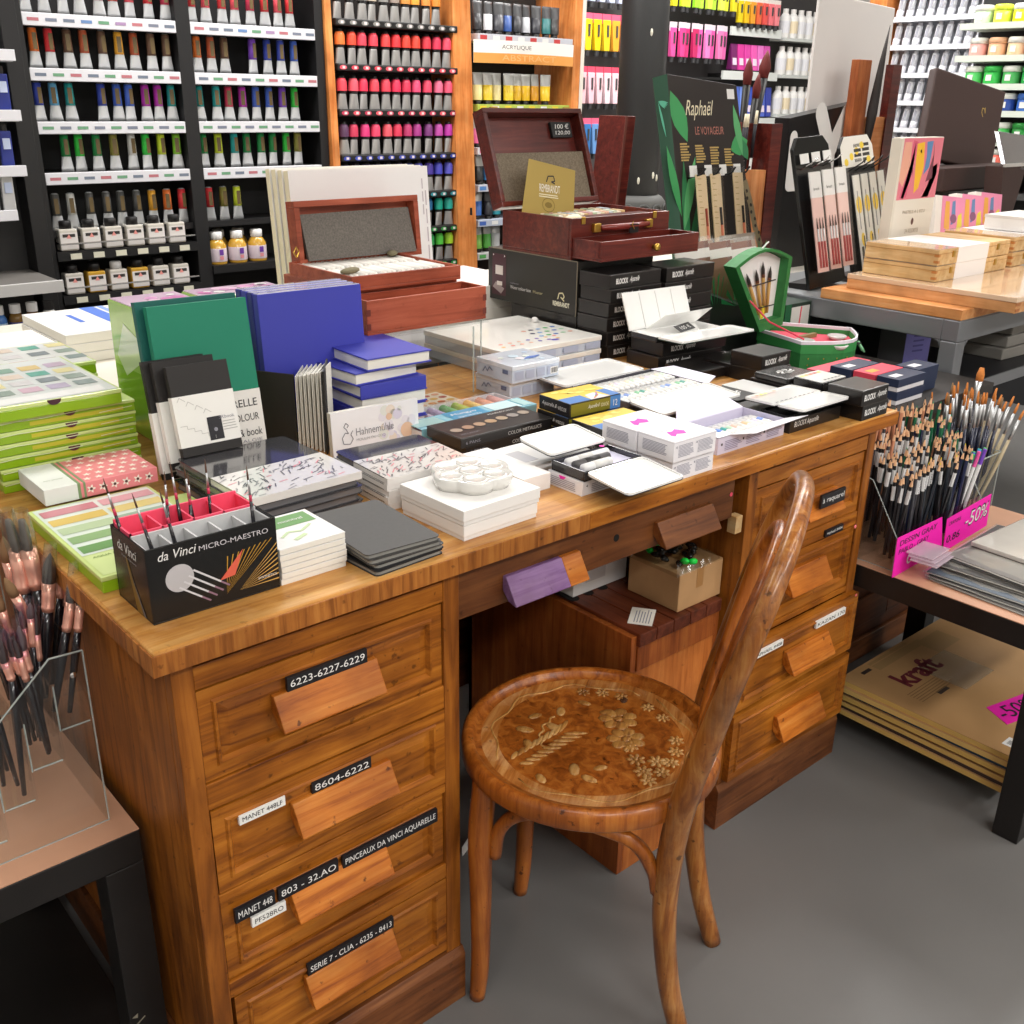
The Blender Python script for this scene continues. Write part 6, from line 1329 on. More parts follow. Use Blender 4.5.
def wood_box(label, x, y, z, w, d, h, grp):
    r = thing('wooden_box', label, 'box', (x, y, z), 0, grp)
    part('box', MB().box(0, 0, 0, w, d, h), PALE_W, r, bevel=.002)
    part('lid_gap', MB().box(-.0005, -.0005, h * .72, w + .0005, d + .0005, h * .75), mat('A87A44', .6), r)
    part('paper_sleeve', MB().box(.10, -.001, -.0003, .27, d + .001, h + .001), mat('F2EDEA', .4), r)
    part('catch', MB().box(.07, -.003, h * .45, .082, .0, h * .85).box(.32, -.003, h * .45, .332, 0, h * .85), GOLD, r)
    part('joints', MB().box(-.0005, -.0006, .006, .008, .012, .013).box(-.0005, -.0006, .022, .008, .012, .029), mat('B8783E', .5), r)
    part('clear_wrap', MB().box(-.002, -.002, h + .0012, .10, d + .002, h + .002), mat('F4E8D8', .08, coat=1, alpha=.4), r)
    return r
wood_box('pale wooden box with a white paper sleeve, lower one of the front pair', 2.252, .352, .8970, .40, .212, .040, 'sleeved wooden boxes'); wood_box('pale wooden box with a white paper sleeve, upper one of the front pair', 2.250, .350, .9392, .40, .212, .040, 'sleeved wooden boxes')
wood_box('pale wooden box with a white sleeve, lower one of the pair farther right', 2.70, .36, .8970, .40, .212, .040, 'sleeved wooden boxes'); wood_box('pale wooden box with a white sleeve, upper one of the pair farther right', 2.70, .362, .9392, .40, .212, .040, 'sleeved wooden boxes')
r = thing('white_packet', 'white carton pack on the right wooden boxes at the picture edge', 'pack', (2.83, .38, .9815)); part('pack', MB().box(0, 0, 0, .22, .14, .042), WHITE, r, bevel=.002); part('lid', MB().box(-.001, -.001, .034, .221, .141, .0425), mat('D8D4D0', .5), r)
# hanging card stands
def card_stand(name, label, x, z0, w, hgt, topc, grp, cards):
    M = Matrix.Translation((x, .70, z0)) @ Matrix.Rotation(math.radians(-14), 4, 'X') @ Matrix.Rotation(-.07, 4, 'Y')
    r = tag(link(name, None), label, 'stand'); r.matrix_world = M
    pts = [(0, 0), (w, 0), (w - .005, hgt - .03)] + [(w - .03 - .0, hgt - .002)] + [(.03, hgt), (.005, hgt - .03)]
    part('board', MB().prism(pts, 0, .012, 'y'), topc, r, bevel=.002); part('foot', MB().hexa([(0, .012, 0), (w, .012, 0), (w, .07, .012), (0, .07, .012), (0, .012, .02), (w, .012, .02), (w, .07, .03), (0, .07, .03)]), BLACK, r)
    return r, M
cs1, M1 = card_stand('pack_stand', 'black stand with three hanging pink brush packs, left of the yellow card stand', 2.222, .831, .185, .418, GLOSSBLACK, None, 3)
for k in range(3): part('price_label', MB().box(.016 + .056 * k, -.012, .345, .056 + .056 * k, -.010, .372), WHITE, cs1); part('hook', MB().tube([(.03 + .056 * k, -.001, .332), (.035 + .056 * k, -.045, .345), (.045 + .056 * k, -.05, .352)], .0022, 6), CHROME, cs1)
PK = ['E8B8B0', 'E0A098', 'D88880']
for k in range(3):
    r = tag(link('hanging_brush_pack', None), 'pink and white brush pack hanging on the black stand, %s from left' % ORD[k], 'pack', 'pink packs on the black stand'); r.matrix_world = M1 @ Matrix.Translation((.008 + .058 * k, -.030 - .004 * k, .045)) @ Matrix.Rotation(.05, 4, 'Y')
    part('card', MB().box(0, 0, 0, .052, .003, .27), mat('E6C0B8', .4, coat=.6), r); part('header', MB().box(-.0005, -.0006, .205, .0525, .0034, .275), WHITE, r)
    for j in range(3): part('brush_print', MB().tube([(.012 + .014 * j, -.002, .012), (.012 + .014 * j, -.002, .085)], .0034, 6, mi=0).tube([(.012 + .014 * j, -.002, .085), (.012 + .014 * j, -.002, .12)], .003, 6, mi=1).tube([(.012 + .014 * j, -.002, .12), (.012 + .014 * j, -.002, .15)], [.0026, .0006], 6, mi=2), [mat('A83A38', .4), SILVER, mat('4A3A34', .8)], r)
    text('brush', r, (Vector((0, -.0006, 0)), Vector((1, 0, 0)), Vector((0, 0, 1))), .012, .225, .026, .008, INK); part('film', MB().box(-.002, -.008, -.002, .054, .005, .278), FILM, r)
cs2, M2 = card_stand('pack_stand', 'stand with yellow patterned top and hanging yellow white packs', 2.452, .831, .185, .418, BLACK, None, 4)
f2 = fr('front'); patch('top_print', cs2, f2, [(0, [(.006, .33), (.18, .33), (.178, .385), (.155, .415), (.03, .417), (.006, .39)])] + [(1, circ(.03 + .03 * k, .345 + .014 * (k % 4), .011, 10)) for k in range(5)] + [(2, rect(.075 + .045 * (k % 2), .342 + .014 * (k // 2), .038, .009)) for k in range(8)], [mat('E8E4DC', .4), mat('F0D048', .4), mat('3A3834', .5)])
for k in range(4): part('hook', MB().tube([(.025 + .045 * k, -.001, .318), (.03 + .045 * k, -.05, .335), (.045 + .045 * k, -.055, .345), (.05 + .045 * k, -.045, .335)], .0020, 6), mat('3A3836', .3, .8), cs2)
for k in range(4):
    r = tag(link('hanging_pen_pack', None), 'yellow and white pack hanging on the yellow card stand, %s from left' % ORD[k], 'pack', 'yellow packs on the card stand'); r.matrix_world = M2 @ Matrix.Translation((.008 + .045 * k, -.028, .02))
    part('card', MB().box(0, 0, 0, .034, .003, .285), mat('E8E6E0', .3, coat=.6), r); patch('blot_print', r, fr('front'), [(0, circ(.017, .20, .015, 12, .025)), (0, circ(.02, .10, .010, 12, .02)), (1, rect(.006, .02, .012, .06)), (1, rect(.022, .03, .006, .08)), (2, rect(.012, .13, .004, .11))], [mat('F2CC30', .4), mat('3A3632', .5), GREYTXT]); part('film', MB().box(-.002, -.006, -.002, .036, .005, .29), FILM, r)
# pink patterned box and books
ab = thing('art_box', 'tall box with a pink, yellow and blue abstract front, behind the wooden boxes', 'box', (2.425, .60, .8302), 0)
part('carton', MB().box(.012, 0, 0, .232, .03, .412), mat('E4DCCE', .5), ab, bevel=.001); part('side_panel', MB().box(0, -.002, 0, .012, .03, .410), mat('DCD4C4', .5), ab)
fa = (Vector((.012, -.0004, 0)), Vector((.88, 0, 0)), Vector((0, 0, 1)))
patch('abstract_print', ab, fa, [(0, rect(.001, .245, .248, .165)), (1, [(.02, .25), (.06, .25), (.09, .40), (.06, .405), (.05, .33)]), (4, [(.0, .30), (.03, .28), (.06, .34), (.05, .40), (.01, .40)]), (2, [(.085, .395), (.13, .40), (.145, .33), (.13, .275), (.105, .26), (.095, .32)]), (3, [(.145, .40), (.185, .402), (.18, .33), (.15, .31), (.155, .36)]), (5, [(.19, .40), (.21, .30), (.17, .29), (.20, .37)]), (2, [(.16, .248), (.20, .248), (.235, .31), (.232, .34), (.20, .33), (.19, .285)]), (5, [(.03, .25), (.045, .248), (.08, .32), (.075, .40), (.065, .36)]), (0, circ(.116, .375, .008, 12)), (3, circ(.116, .375, .005, 10))], [mat(c, .35) for c in ('E07A8A', 'D85A78', 'F0B828', '5A88B8', 'E8A890', '7A3A4A')])
text('PASTELS A L ECU', ab, fa, .055, .205, .14, .009, mat('A89A88', .6)); text('24 ASSORTIS', ab, fa, .085, .150, .085, .012, mat('A89A88', .6)); patch('crest_print', ab, fa, [circ(.125, .182, .008, 12, .010)], mat('6A4A44', .6))
SUP = thing('white_carton', 'low white carton behind the right wooden boxes, carrying small pink books', 'box', (2.72, .60, .8302)); part('carton', MB().box(0, 0, 0, .41, .12, .130), mat('EDE8E4', .5), SUP, bevel=.001); part('lid_line', MB().box(-.001, -.001, .1, .411, .121, .103), mat('C8C4C0', .5), SUP)
for i in range(3):
    q = Euler((math.radians(-12), math.radians(6), math.radians(-14)))
    r = thing('picture_book', 'small pink patterned book standing behind the wooden boxes, %s from left' % ORD[i], 'book', (2.735 + .125 * i, .625, .962), q, 'small pink patterned books')
    part('book', MB().box(0, 0, 0, .125, .03, .115), mat('E8E0D8', .5), r, bevel=.001); part('cover', MB().box(.028, -.0012, 0, .1255, 0, .1152), mat('E890B0', .4), r)
    patch('cover_print', r, (Vector((.03, -.0013, 0)), Vector((1, 0, 0)), Vector((0, 0, 1))), [(0, [(.01, .02), (.035, .01), (.03, .10), (.012, .10)]), (1, [(.04, .03), (.06, .04), (.055, .105), (.042, .10)]), (2, [(.065, .01), (.09, .03), (.085, .07), (.07, .06)]), (3, circ(.05, .05, .014, 12))], [mat(c, .4) for c in ('E8A850', '6A88B0', 'E4D048', '8A5A78')])
# brown case on a pile of boxes
for i in range(2):
    r = black_carton('paint_carton', 'dark carton under the open brown paint case, %s one' % ('lower', 'upper')[i], (3.10, .78, .8302 + .1145 * i), (.47, .15, .114), 'cartons under the brown case', txt=None)
    if i: patch('gold_label', r, fr('front'), [(0, rect(.03, .02, .20, .072)), (1, rect(.24, .02, .07, .08))], [mat('B8A048', .35, .4), INK]); text('Rembrandt', r, fr('front'), .04, .072, .06, .012, mat('E8DCA0', .5), off=.001)
BRN = mat('3E2A26', .55, noise=.06, nscale=200)
pc = thing('brown_paint_case', 'open dark brown case with gold emblem on its upright lid, rear right', 'case', (3.12, .79, 1.0595), 0)
part('base', MB().box(-.06, 0, 0, .50, .15, .075), BRN, pc, bevel=.004); ld = part('lid', MB().hexa([(0, 0, 0), (.50, 0, 0), (.50, .03, 0), (0, .03, 0), (0.09, 0, .300), (.59, 0, .300), (.59, .03, .300), (0.09, .03, .300)]), BRN, pc, (-.05, .10, .110), (math.radians(-12), math.radians(8), math.radians(-2)), .006)
f3 = (Vector((0, 0, 0)), Vector((1, 0, 0)), Vector((0, 0, 1))); text('BLOCKX', ld, (Vector((.46, 0, .262)), Vector((-1, 0, 0)), Vector((0, 0, -1))), .0, .0, .06, .018, mat('C8A858', .4, .4), off=-.0012); patch('emblem', ld, f3, strip([(.42, .185), (.41, .20), (.415, .215), (.43, .215), (.435, .20), (.435, .22)], .004), mat('C8A858', .4, .4)); part('latch', MB().box(.36, -.006, .02, .38, 0, .03), GOLD, pc)
g2_ = thing('grey_lidded_case', 'dark case with a raised grey glossy lid, at the right picture edge', 'case', (3.16, .705, 1.055))
part('base', MB().box(0, -.10, -.224, .14, .012, -.07), BRN, g2_, bevel=.003); part('tilted_base', MB().hexa([(.04, -.06, -.07), (.13, -.06, -.07), (.13, .0, -.07), (.04, .0, -.07), (.0, -.06, .09), (.17, -.06, .075), (.17, .0, .075), (.0, .0, .09)]), BRN, g2_, bevel=.002)
part('lid', MB().hexa([(.01, -.065, .095), (.22, -.065, .078), (.22, -.045, .078), (.01, -.045, .095), (.10, .02, .195), (.30, .02, .18), (.30, .04, .18), (.10, .04, .195)]), mat('5E5A5A', .15, coat=.8), g2_, bevel=.003)
part('steel_edge', MB().box(.0, -.068, .088, .16, -.060, .098), mat('D8D4D0', .3, .6), g2_)
# ---- on the rear table, right half
ow_ = thing('brush_crate', 'orange wooden crate with dark side boards, holding tall brushes', 'crate', (2.425, 1.13, .78))
part('front_board', MB().hexa([(.0, 0, 0), (.13, 0, 0), (.13, .012, 0), (0, .012, 0), (-.01, 0, .35), (.125, 0, .345), (.125, .012, .345), (-.01, .012, .35)]), wood('crate_orange', 'C87A44', 'DC9058', 'E8A46C', 'z', fleck=.05), ow_, bevel=.001)
part('side_board', MB().box(.128, -.004, 0, .185, .012, .485).box(.128, .012, 0, .143, .14, .485), MAHOG, ow_, bevel=.001); part('side_board', MB().box(-.045, .012, 0, -.005, .14, .49), MAHOG, ow_, bevel=.001); part('back_board', MB().box(-.045, .13, 0, .15, .142, .40), MAHOG, ow_); part('floor_board', MB().box(-.04, .012, .0, .14, .13, .012), MAHOG, ow_)
REDH = mat('6A2420', .7)
for i, (x, y, z_, tx, m_, w_h) in enumerate([(.02, .05, .50, .06, 0, .006), (.06, .06, .50, .085, 0, .006), (.085, .05, .51, .115, 0, .006)]):
    r = thing('pale_handled_brush', 'white handled brush with pale tip in the orange crate, %s from left' % ORD[i], 'brush', (2.425 + x, 1.13 + y, .793), 0, 'white brushes in the orange crate'); v = Vector((tx - x, .0, z_)); P = lambda k: v * k
    part('handle', MB().tube([P(0), P(.72)], [.006, .0045], 8), mat('E4E2DC', .4), r, smooth=True); part('ferrule', MB().tube([P(.72), P(.92)], [.005, .006], 8), INK, r, smooth=True); part('hair', MB().tube([P(.92), P(1.0)], [.006, .004], 8), CREAM, r, smooth=True)
for i, (x, y, z_, w_h) in enumerate([(.075, .09, .665, .016), (.095, .09, .62, .014), (.115, .105, .69, .019)]):
    r = thing('mop_brush', 'black brush with a dark red pointed head in the orange crate, %s from left' % ORD[i], 'brush', (2.425 + x, 1.13 + y, .793), 0, 'dark red brushes in the orange crate'); v = Vector((.03 + .035 * i, .0, z_)); P = lambda k: v * k
    part('handle', MB().tube([P(0), P(.6), P(.88)], [.006, .009, w_h * .8], 10), BLACK, r, smooth=True); part('hair', MB().tube([P(.88), P(.93), P(.97), P(1)], [w_h * .8, w_h, w_h * .6, .002], 12), REDH, r, smooth=True)
yl = thing('black_display', 'black display board with large white letters, behind the hanging packs', 'display', (2.80, 1.20, .78))
part('board', MB().hexa([(-.05, 0, 0), (.40, 0, 0), (.40, .06, 0), (-.05, .06, 0), (-.05, 0, .50), (.38, 0, .555), (.38, .06, .555), (-.05, .06, .50)]), mat('1C1B1B', .35), yl)
fy = fr('front'); patch('letter', yl, (Vector((0, -.0, 0)), Vector((1, 0, 0)), Vector((0, 0, 1))), sum([strip(p, .066) for p in ([(.125, .518), (.205, .39)], [(.285, .518), (.205, .39)], [(.205, .40), (.205, .22)])], []) + [circ(.125, .518, .033, 16), circ(.285, .518, .033, 16), circ(.205, .39, .033, 16), circ(.205, .22, .033, 16)], mat('DEDAD6', .5), .003)
patch('letter', yl, (Vector((0, 0, 0)), Vector((1, 0, 0)), Vector((0, 0, 1))), sum([strip(p, .042) for p in ([(-.02, .44), (-.02, .285)], [(-.02, .285), (.055, .285)])], []) + [circ(-.02, .44, .021, 14), circ(-.02, .285, .021, 14), circ(.055, .285, .021, 14)], mat('DEDAD6', .5), .003)
r = thing('presentation_board', 'large pale grey board standing upright behind the black lettered display', 'board', (2.955, 1.275, 1.10), (math.radians(-2), math.radians(-1.5), 0))
part('panel', MB().hexa([(-.0, 0, 0), (.50, 0, 0), (.50, .012, 0), (0, .012, 0), (.045, 0, .58), (.53, 0, .545), (.53, .012, .545), (.045, .012, .58)]), mat('D6D0CC', .6), r, bevel=.003); part('foot', MB().box(.05, .0, -.32, .45, .012, 0), mat('2A2826', .5), r)
r = thing('table_easel', 'wooden table easel with an upright plank, right of the white letter', 'easel', (3.06, 1.16, .78))
part('upright', MB().hexa([(.0, 0, 0), (.09, 0, 0), (.09, .03, 0), (0, .03, 0), (.0, 0, .690), (.082, 0, .690), (.082, .03, .690), (.0, .03, .690)]), wood('easel_wood', '8A4424', 'A65C34', 'BA7446', 'z', fleck=.1), r, bevel=.002); part('cross_board', MB().box(.09, .005, .0, .225, .025, .505), wood('easel_orange', 'C8743C', 'DC8E54', 'E6A06A', 'x', fleck=.05), r, bevel=.001); part('side_post', MB().box(.225, .0, 0, .285, .03, .680), MAHOG, r, bevel=.001); part('pale_strip', MB().box(.096, .001, 0, .104, .0051, .50), mat('D8B48A', .5), r)
r = thing('long_black_brush', 'long pointed black brush standing against the table easel', 'brush', (3.125, 1.13, .78)); part('handle', MB().tube([(0, 0, 0), (0, 0, .40)], .008, 10), BLACK, r, smooth=True); part('hair', MB().tube([(0, 0, .40), (.01, .0, .52), (.03, .0, .68), (.05, 0, .80)], [.010, .018, .010, .001], 12), mat('2A2422', .7), r, smooth=True)
# ---------------------------------------------------------------- paint racks along the back
RK = mat('1A191A', .5); STRIP = mat('DAD9DE', .4)
def tube_kind(col, mid='6A5838'):
    """Upturned paint tube: flat crimp below, round coloured label above."""
    mb = MB(); n = 14; rings = []
    for z, w, t in ((0, .0210, .0018), (.012, .0198, .0040), (.044, .0150, .0125), (.048, .0138, .0130), (.112, .0122, .0122), (.116, .007, .007)):
        rings.append([(w * math.cos(2 * PI * j / n), t * math.sin(2 * PI * j / n), z) for j in range(n)])
    vs = [p for r in rings for p in r]; fs = [(i * n + j, i * n + (j + 1) % n, (i + 1) * n + (j + 1) % n, (i + 1) * n + j) for i in range(5) for j in range(n)] + [tuple(range(n))[::-1], tuple(range(5 * n, 6 * n))]
    body = MB().add(vs, fs).mesh('tube', mat('D2D4D6', .35, .35), True)
    sl = MB().tube([(0, 0, .047), (0, 0, .113)], [.0144, .0128], 14)
    w_ = [(.0066 * s, -.0146, z) for s, z in ((-1, .053), (1, .053), (1, .100), (-1, .100))]
    sl.add(w_, [(0, 1, 2, 3)], 1)
    return body, sl.mesh('label', [mat(col, .4), mat(mid, .4)], True)
_TK = {}
CN = {'D83A40': 'red', 'E85A68': 'pink red', 'C83A58': 'crimson', 'B85A3A': 'rust', '6A5040': 'brown', '4A6AC8': 'blue', '3A4AA8': 'deep blue', '6AB0D8': 'pale blue', '2A9A98': 'teal', 'B838B0': 'violet', '7A48B8': 'purple', '2A8A4A': 'green', '3AC848': 'bright green', '8AC83A': 'yellow green', 'C8D838': 'lime', '5A5A58': 'grey', 'D8D8D4': 'white', 'E8A838': 'amber', 'E87838': 'orange', '8A8440': 'olive'}
def shelf_tube(col, loc, label, group):
    if col not in _TK: _TK[col] = tube_kind(col)
    r = tag(link('paint_tube', _TK[col][0], None, loc, rnd.uniform(-.25, .25)), label, 'paint tube', group)
    link('label', _TK[col][1], r)
YF = 2.60
def bay(name, label, x0, x1, strips, colrows, where, extra):
    r = thing(name, label, 'shelf unit', (0, 0, 0))
    part('upright', MB().box(x0 - .05, YF - .02, 0, x0, YF + .30, 2.1), RK, r, bevel=.002)
    if extra: part('upright', MB().box(x1, YF - .02, 0, x1 + .035, YF + .30, 2.1), RK, r, bevel=.002)
    part('back', MB().box(x0, YF + .16, .0, x1, YF + .17, 2.1), mat('141314', .6), r)
    for z in strips:
        part('shelf', MB().box(x0, YF - .002, z - .012, x1, YF + .16, z + .018), RK, r)
        st = part('price_strip', MB().box(x0, YF - .02, z - .019, x1, YF - .003, z + .018), STRIP, r, bevel=.002)
    return r
REDS = ['D83A40', 'E85A68', 'D83A40', 'E85A68', 'C83A58', 'D83A40', 'E85A68', 'D83A40', 'C83A58']
ROWS_A = [REDS, ['E87838', 'D83A40', '6A5040', 'B85A3A', '6A5040', 'E8A838', 'B85A3A', '6A5040', '6A5040'], ['3A4AA8', '6AB0D8', '2A9A98', None, '3A4AA8', '4A6AC8', '4A6AC8', 'B838B0', 'B838B0', '2A9A98'], [None, '2A8A4A', '3AC848', '2A8A4A', '8A8440', 'D8D8D4', '3AC848', 'C8D838', '8AC83A'], ['5A5A58', 'D8D8D4', '5A5A58', '5A5A58', '5A5A58', '5A5A58', 'E8A838', 'E87838', 'D83A40']]
ROWS_B = [REDS[:8], ['E87838', 'B85A3A', '6A5040', None, '7A48B8', '3A4AA8', '3A4AA8', '4A6AC8'], ['2A9A98', '2A9A98', 'C83A58', 'B838B0', '4A6AC8', '4A6AC8', '7A48B8', '3AC848'], ['2A8A4A', 'C8D838', '2A9A98', '2A8A4A', '2A8A4A', '2A8A4A', '3AC848', '8A8440'], ['D83A40', '8A8440', 'C8D838', None, None, None, '5A5A58', '5A5A58']]
SZ = [1.531, 1.376, 1.221, 1.068]
DASH = [mat(c, .5) for c in ('B87078', '7A8090', '707A8A', '6A8AB8', '6A9A78', 'A88AB0')]
for nm, lab, x0, x1, rows, wh, ex in (('paint_rack', 'black paint tube rack with white price strips, at the far left back', .760, 1.245, ROWS_A, 'left', 0), ('paint_rack', 'black paint tube rack with white strips, beside the orange wooden rack', 1.295, 1.770, ROWS_B, 'right', 1)):
    r = bay(nm, lab, x0, x1, SZ, rows, wh, ex)
    for k, z in enumerate(SZ):
        f = (Vector((x0, YF - .02, z - .021)), Vector((1, 0, 0)), Vector((0, 0, 1)))
        patch('price_dash', r, f, [((k * 2 + i * (1 + k)) % 6, rect(.014 + i * (x1 - x0) / 9, .016, .034, .009)) for i in range(9)], DASH, .0006)
    if wh == 'left': part('ledge', MB().box(x0, YF - .004, .885, x1, YF + .16, .905), RK, r)
    else: part('ledge', MB().box(x0, YF - .004, .885, x1, YF + .16, .905), RK, r)
    for k, row in enumerate(rows):
        z = ((SZ + [.887])[k]) + .0185; n = len(row); cnt = {}
        for i, c in enumerate(row):
            if c is None: continue
            cnt[c] = cnt.get(c, 0) + 1
            shelf_tube(c, (x0 + .028 + i * (x1 - x0 - .05) / max(8, n - 1) + rnd.uniform(-.006, .006), YF + .012 + rnd.uniform(0, .008), z), '%s labelled tube, %s such from left, %s row of %s black rack' % (CN[c], ORD[cnt[c] - 1], ('top', 'second', 'third', 'fourth', 'lowest')[k], wh), '%s row tubes, %s black rack' % (ORD[k], wh))
RA = COL.objects['paint_rack']
def jar(label, loc, group, cap, body, lab2):
    r = thing('varnish_jar', label, 'jar', loc, 0, group)
    part('glass', MB().box(-.030, -.022, 0, .030, .022, .070), body, r, bevel=.005); part('cap', MB().lathe([(.019, .070), (.019, .092), (.016, .095)], 14), cap, r, smooth=True); part('paper_label', MB().box(-.028, -.0228, .006, .028, -.0220, .058), lab2, r)
    patch('label_mark', r, (Vector((0, -.0228, 0)), Vector((1, 0, 0)), Vector((0, 0, 1))), [(0, rect(-.020, .044, .040, .010)), (1, [(-.008, .040), (.008, .040), (0, .054)])], [mat('3A3634', .5), mat('E89890', .5)])
JARB = mat('C8C2B8', .15, coat=.6); AMB = mat('C89A3A', .15, coat=.6); LABP = mat('DCD6D2', .5)
for k, (z, ww) in enumerate(((.842, 'upper'), (.700, 'lower'))):
    part('jar_shelf', MB().box(.760, YF - .03, z - .03, 1.245, YF + .16, z - .001), RK, RA)
    part('guard_wire', MB().tube([(.772, YF + .02, z + .028), (.772, YF - .032, z + .024), (1.235, YF - .032, z + .024), (1.235, YF + .02, z + .028)], .0028, 6), CHROME, RA)
    part('price_tag', MB(), STRIP, RA) if 0 else None
    for i in range(6):
        part('price_ticket', MB().box(.80 + .075 * i, YF - .0325, z - .026, .836 + .075 * i, YF - .030, z - .008), mat('D8D4C0', .5), RA)
        jar('square glass jar, %s from left on the %s jar shelf of the left black rack' % (ORD[i], ww), (.806 + .074 * i, YF + .0, z), '%s shelf glass jars' % ww, WHITE if (k == 1 and i == 2) else BLACK, AMB if k == 1 and i in (1, 3) else JARB, LABP)
RBk = COL.objects['paint_rack.001']
part('jar_shelf', MB().box(1.295, YF - .03, .725, 1.770, YF + .16, .752), RK, RBk)
for i in range(5):
    r = thing('oil_bottle', 'amber bottle with a white cap, %s, low shelf beside the canvases' % ('left front', 'middle front', 'right front', 'left behind', 'right behind')[i], 'bottle', (1.335 + .080 * (i % 3) + (.045 if i > 2 else 0), YF + .015 + (.075 if i > 2 else 0), .7525), 0, 'amber oil bottles')
    part('bottle', MB().lathe([(.001, 0), (.033, 0), (.034, .004), (.034, .066), (.024, .082), (.018, .088)], 16), AMB, r, smooth=True); part('cap', MB().lathe([(.020, .086), (.022, .088), (.022, .112), (.018, .114)], 16), WHITE, r, smooth=True); part('paper_label', MB().lathe([(.0344, .010), (.0346, .011), (.0346, .056), (.0344, .057)], 16), mat('D8C8D0', .5), r, smooth=True); patch('label_mark', r, (Vector((0, -.0348, 0)), Vector((1, 0, 0)), Vector((0, 0, 1))), [(0, rect(-.008, .034, .016, .020)), (1, rect(-.007, .018, .014, .012))], [mat('6A3A98', .5), mat('D88A90', .5)], .0006)
# perpendicular rack at the left picture edge
lr = thing('end_rack', 'white shelved rack with blue tubes at the left picture edge', 'shelf unit', (0, 0, 0))
part('upright', MB().box(.660, 2.46, 0, .708, 2.56, 2.1), RK, lr, bevel=.002); part('back', MB().box(.1, 2.548, 0, .675, 2.56, 2.1), mat('2A292A', .6), lr)
for z, x in ((1.424, .672), (1.264, .664), (1.112, .656), (.988, .612)):
    part('shelf', MB().box(.10, 2.38, z - .02, x - .016, 2.548, z + .0), mat('C4C4C8', .4), lr, bevel=.001); part('price_strip', MB().box(.10, 2.368, z - .018, x - .012, 2.379, z + .012), STRIP, lr, bevel=.001)
part('deep_shelf', MB().box(.10, 2.25, .792, .660, 2.548, .80), mat('6E6A66', .5), lr); part('price_strip', MB().box(.10, 2.238, .772, .660, 2.25, .806), mat('C8C6C4', .4), lr, bevel=.001); part('low_shelf', MB().box(.10, 2.25, .618, .660, 2.548, .63), mat('3A3836', .5), lr)
for k, (z, cols) in enumerate(((1.262, '2E3A8A 2E3A8A 3A3A5A'), (1.108, '2E3A8A D0D4D4 2E3A8A'), (.985, 'D0D0D0 8A8A8A C8C8CC'))):
    for i, c in enumerate(cols.split()):
        r = thing('large_paint_tube', 'large %s paint tube, %s from right, %s shelf of the left edge rack' % ({'2E3A8A': 'dark blue', '3A3A5A': 'dark', 'D0D4D4': 'white', 'D0D0D0': 'silver', '8A8A8A': 'grey', 'C8C8CC': 'pale'}[c], ORD[i], ('upper', 'middle', 'lower')[k]), 'paint tube', (.625 - .045 * i - .015 * k, 2.42, z + .0003), 0, 'large tubes on the left edge rack')
        part('tube', MB().hexa([(-.018, -.003, 0), (.018, -.003, 0), (.018, .003, 0), (-.018, .003, 0), (-.016, -.015, .11), (.016, -.015, .11), (.016, .015, .11), (-.016, .015, .11)]), mat(c, .35), r, bevel=.003); part('label', MB().box(-.010, -.0165, .06, .010, -.0105, .09), mat('C8D4F0', .4), r); part('cap', MB().lathe([(.010, .11), (.010, .13)], 12), BLACK, r)
for i in range(4):
    r = thing('medium_bottle', '%s capped bottle on the low shelf at the left picture edge, %s from right' % (('black', 'white', 'white', 'white')[i], ORD[i]), 'bottle', (.625 - .048 * i, 2.30, .6303), 0, 'bottles on the left edge rack')
    part('bottle', MB().lathe([(.001, 0), (.021, 0), (.021, .07), (.014, .084)], 16), (mat('C8C8C4', .15, coat=.5), mat('6A4A2A', .2), mat('7A5A2A', .2), mat('4A78B8', .2))[i], r, smooth=True); part('cap', MB().lathe([(.016, .084), (.016, .110)], 14), (BLACK, WHITE, WHITE, WHITE)[i], r); part('paper_label', MB().lathe([(.0214, .012), (.0216, .013), (.0216, .058), (.0214, .059)], 16), (mat('A8B8A8', .5), mat('3A3A78', .5), mat('3A3A78', .5), mat('B8D0E4', .5))[i], r, smooth=True)
# orange wooden rack with red capped tubes
oc = thing('wooden_rack', 'orange wooden tube rack full of red and pink topped tubes', 'shelf unit', (0, 0, 0))
part('side_panel', MB().hexa([(1.812, YF - .06, 0), (1.850, YF - .06, 0), (1.850, YF + .26, 0), (1.812, YF + .26, 0), (1.806, YF - .02, 2.1), (1.832, YF - .02, 2.1), (1.832, YF + .26, 2.1), (1.806, YF + .26, 2.1)]), ORANGE_W, oc, bevel=.002)
part('side_panel', MB().hexa([(2.412, YF - .06, 0), (2.520, YF - .06, 0), (2.520, YF + .26, 0), (2.412, YF + .26, 0), (2.385, YF - .02, 2.1), (2.470, YF - .02, 2.1), (2.470, YF + .26, 2.1), (2.385, YF + .26, 2.1)]), ORANGE_W, oc, bevel=.002)
part('back', MB().box(1.832, YF + .12, 0, 2.412, YF + .13, 2.1), mat('1A1614', .6), oc); part('lock', MB().tube([(2.462, YF - .056, .868), (2.462, YF - .056, .898)], .005, 8), mat('3A3A3A', .3, .8), oc)
ZR = [1.592, 1.440, 1.282, 1.120, .972, .832, .690]
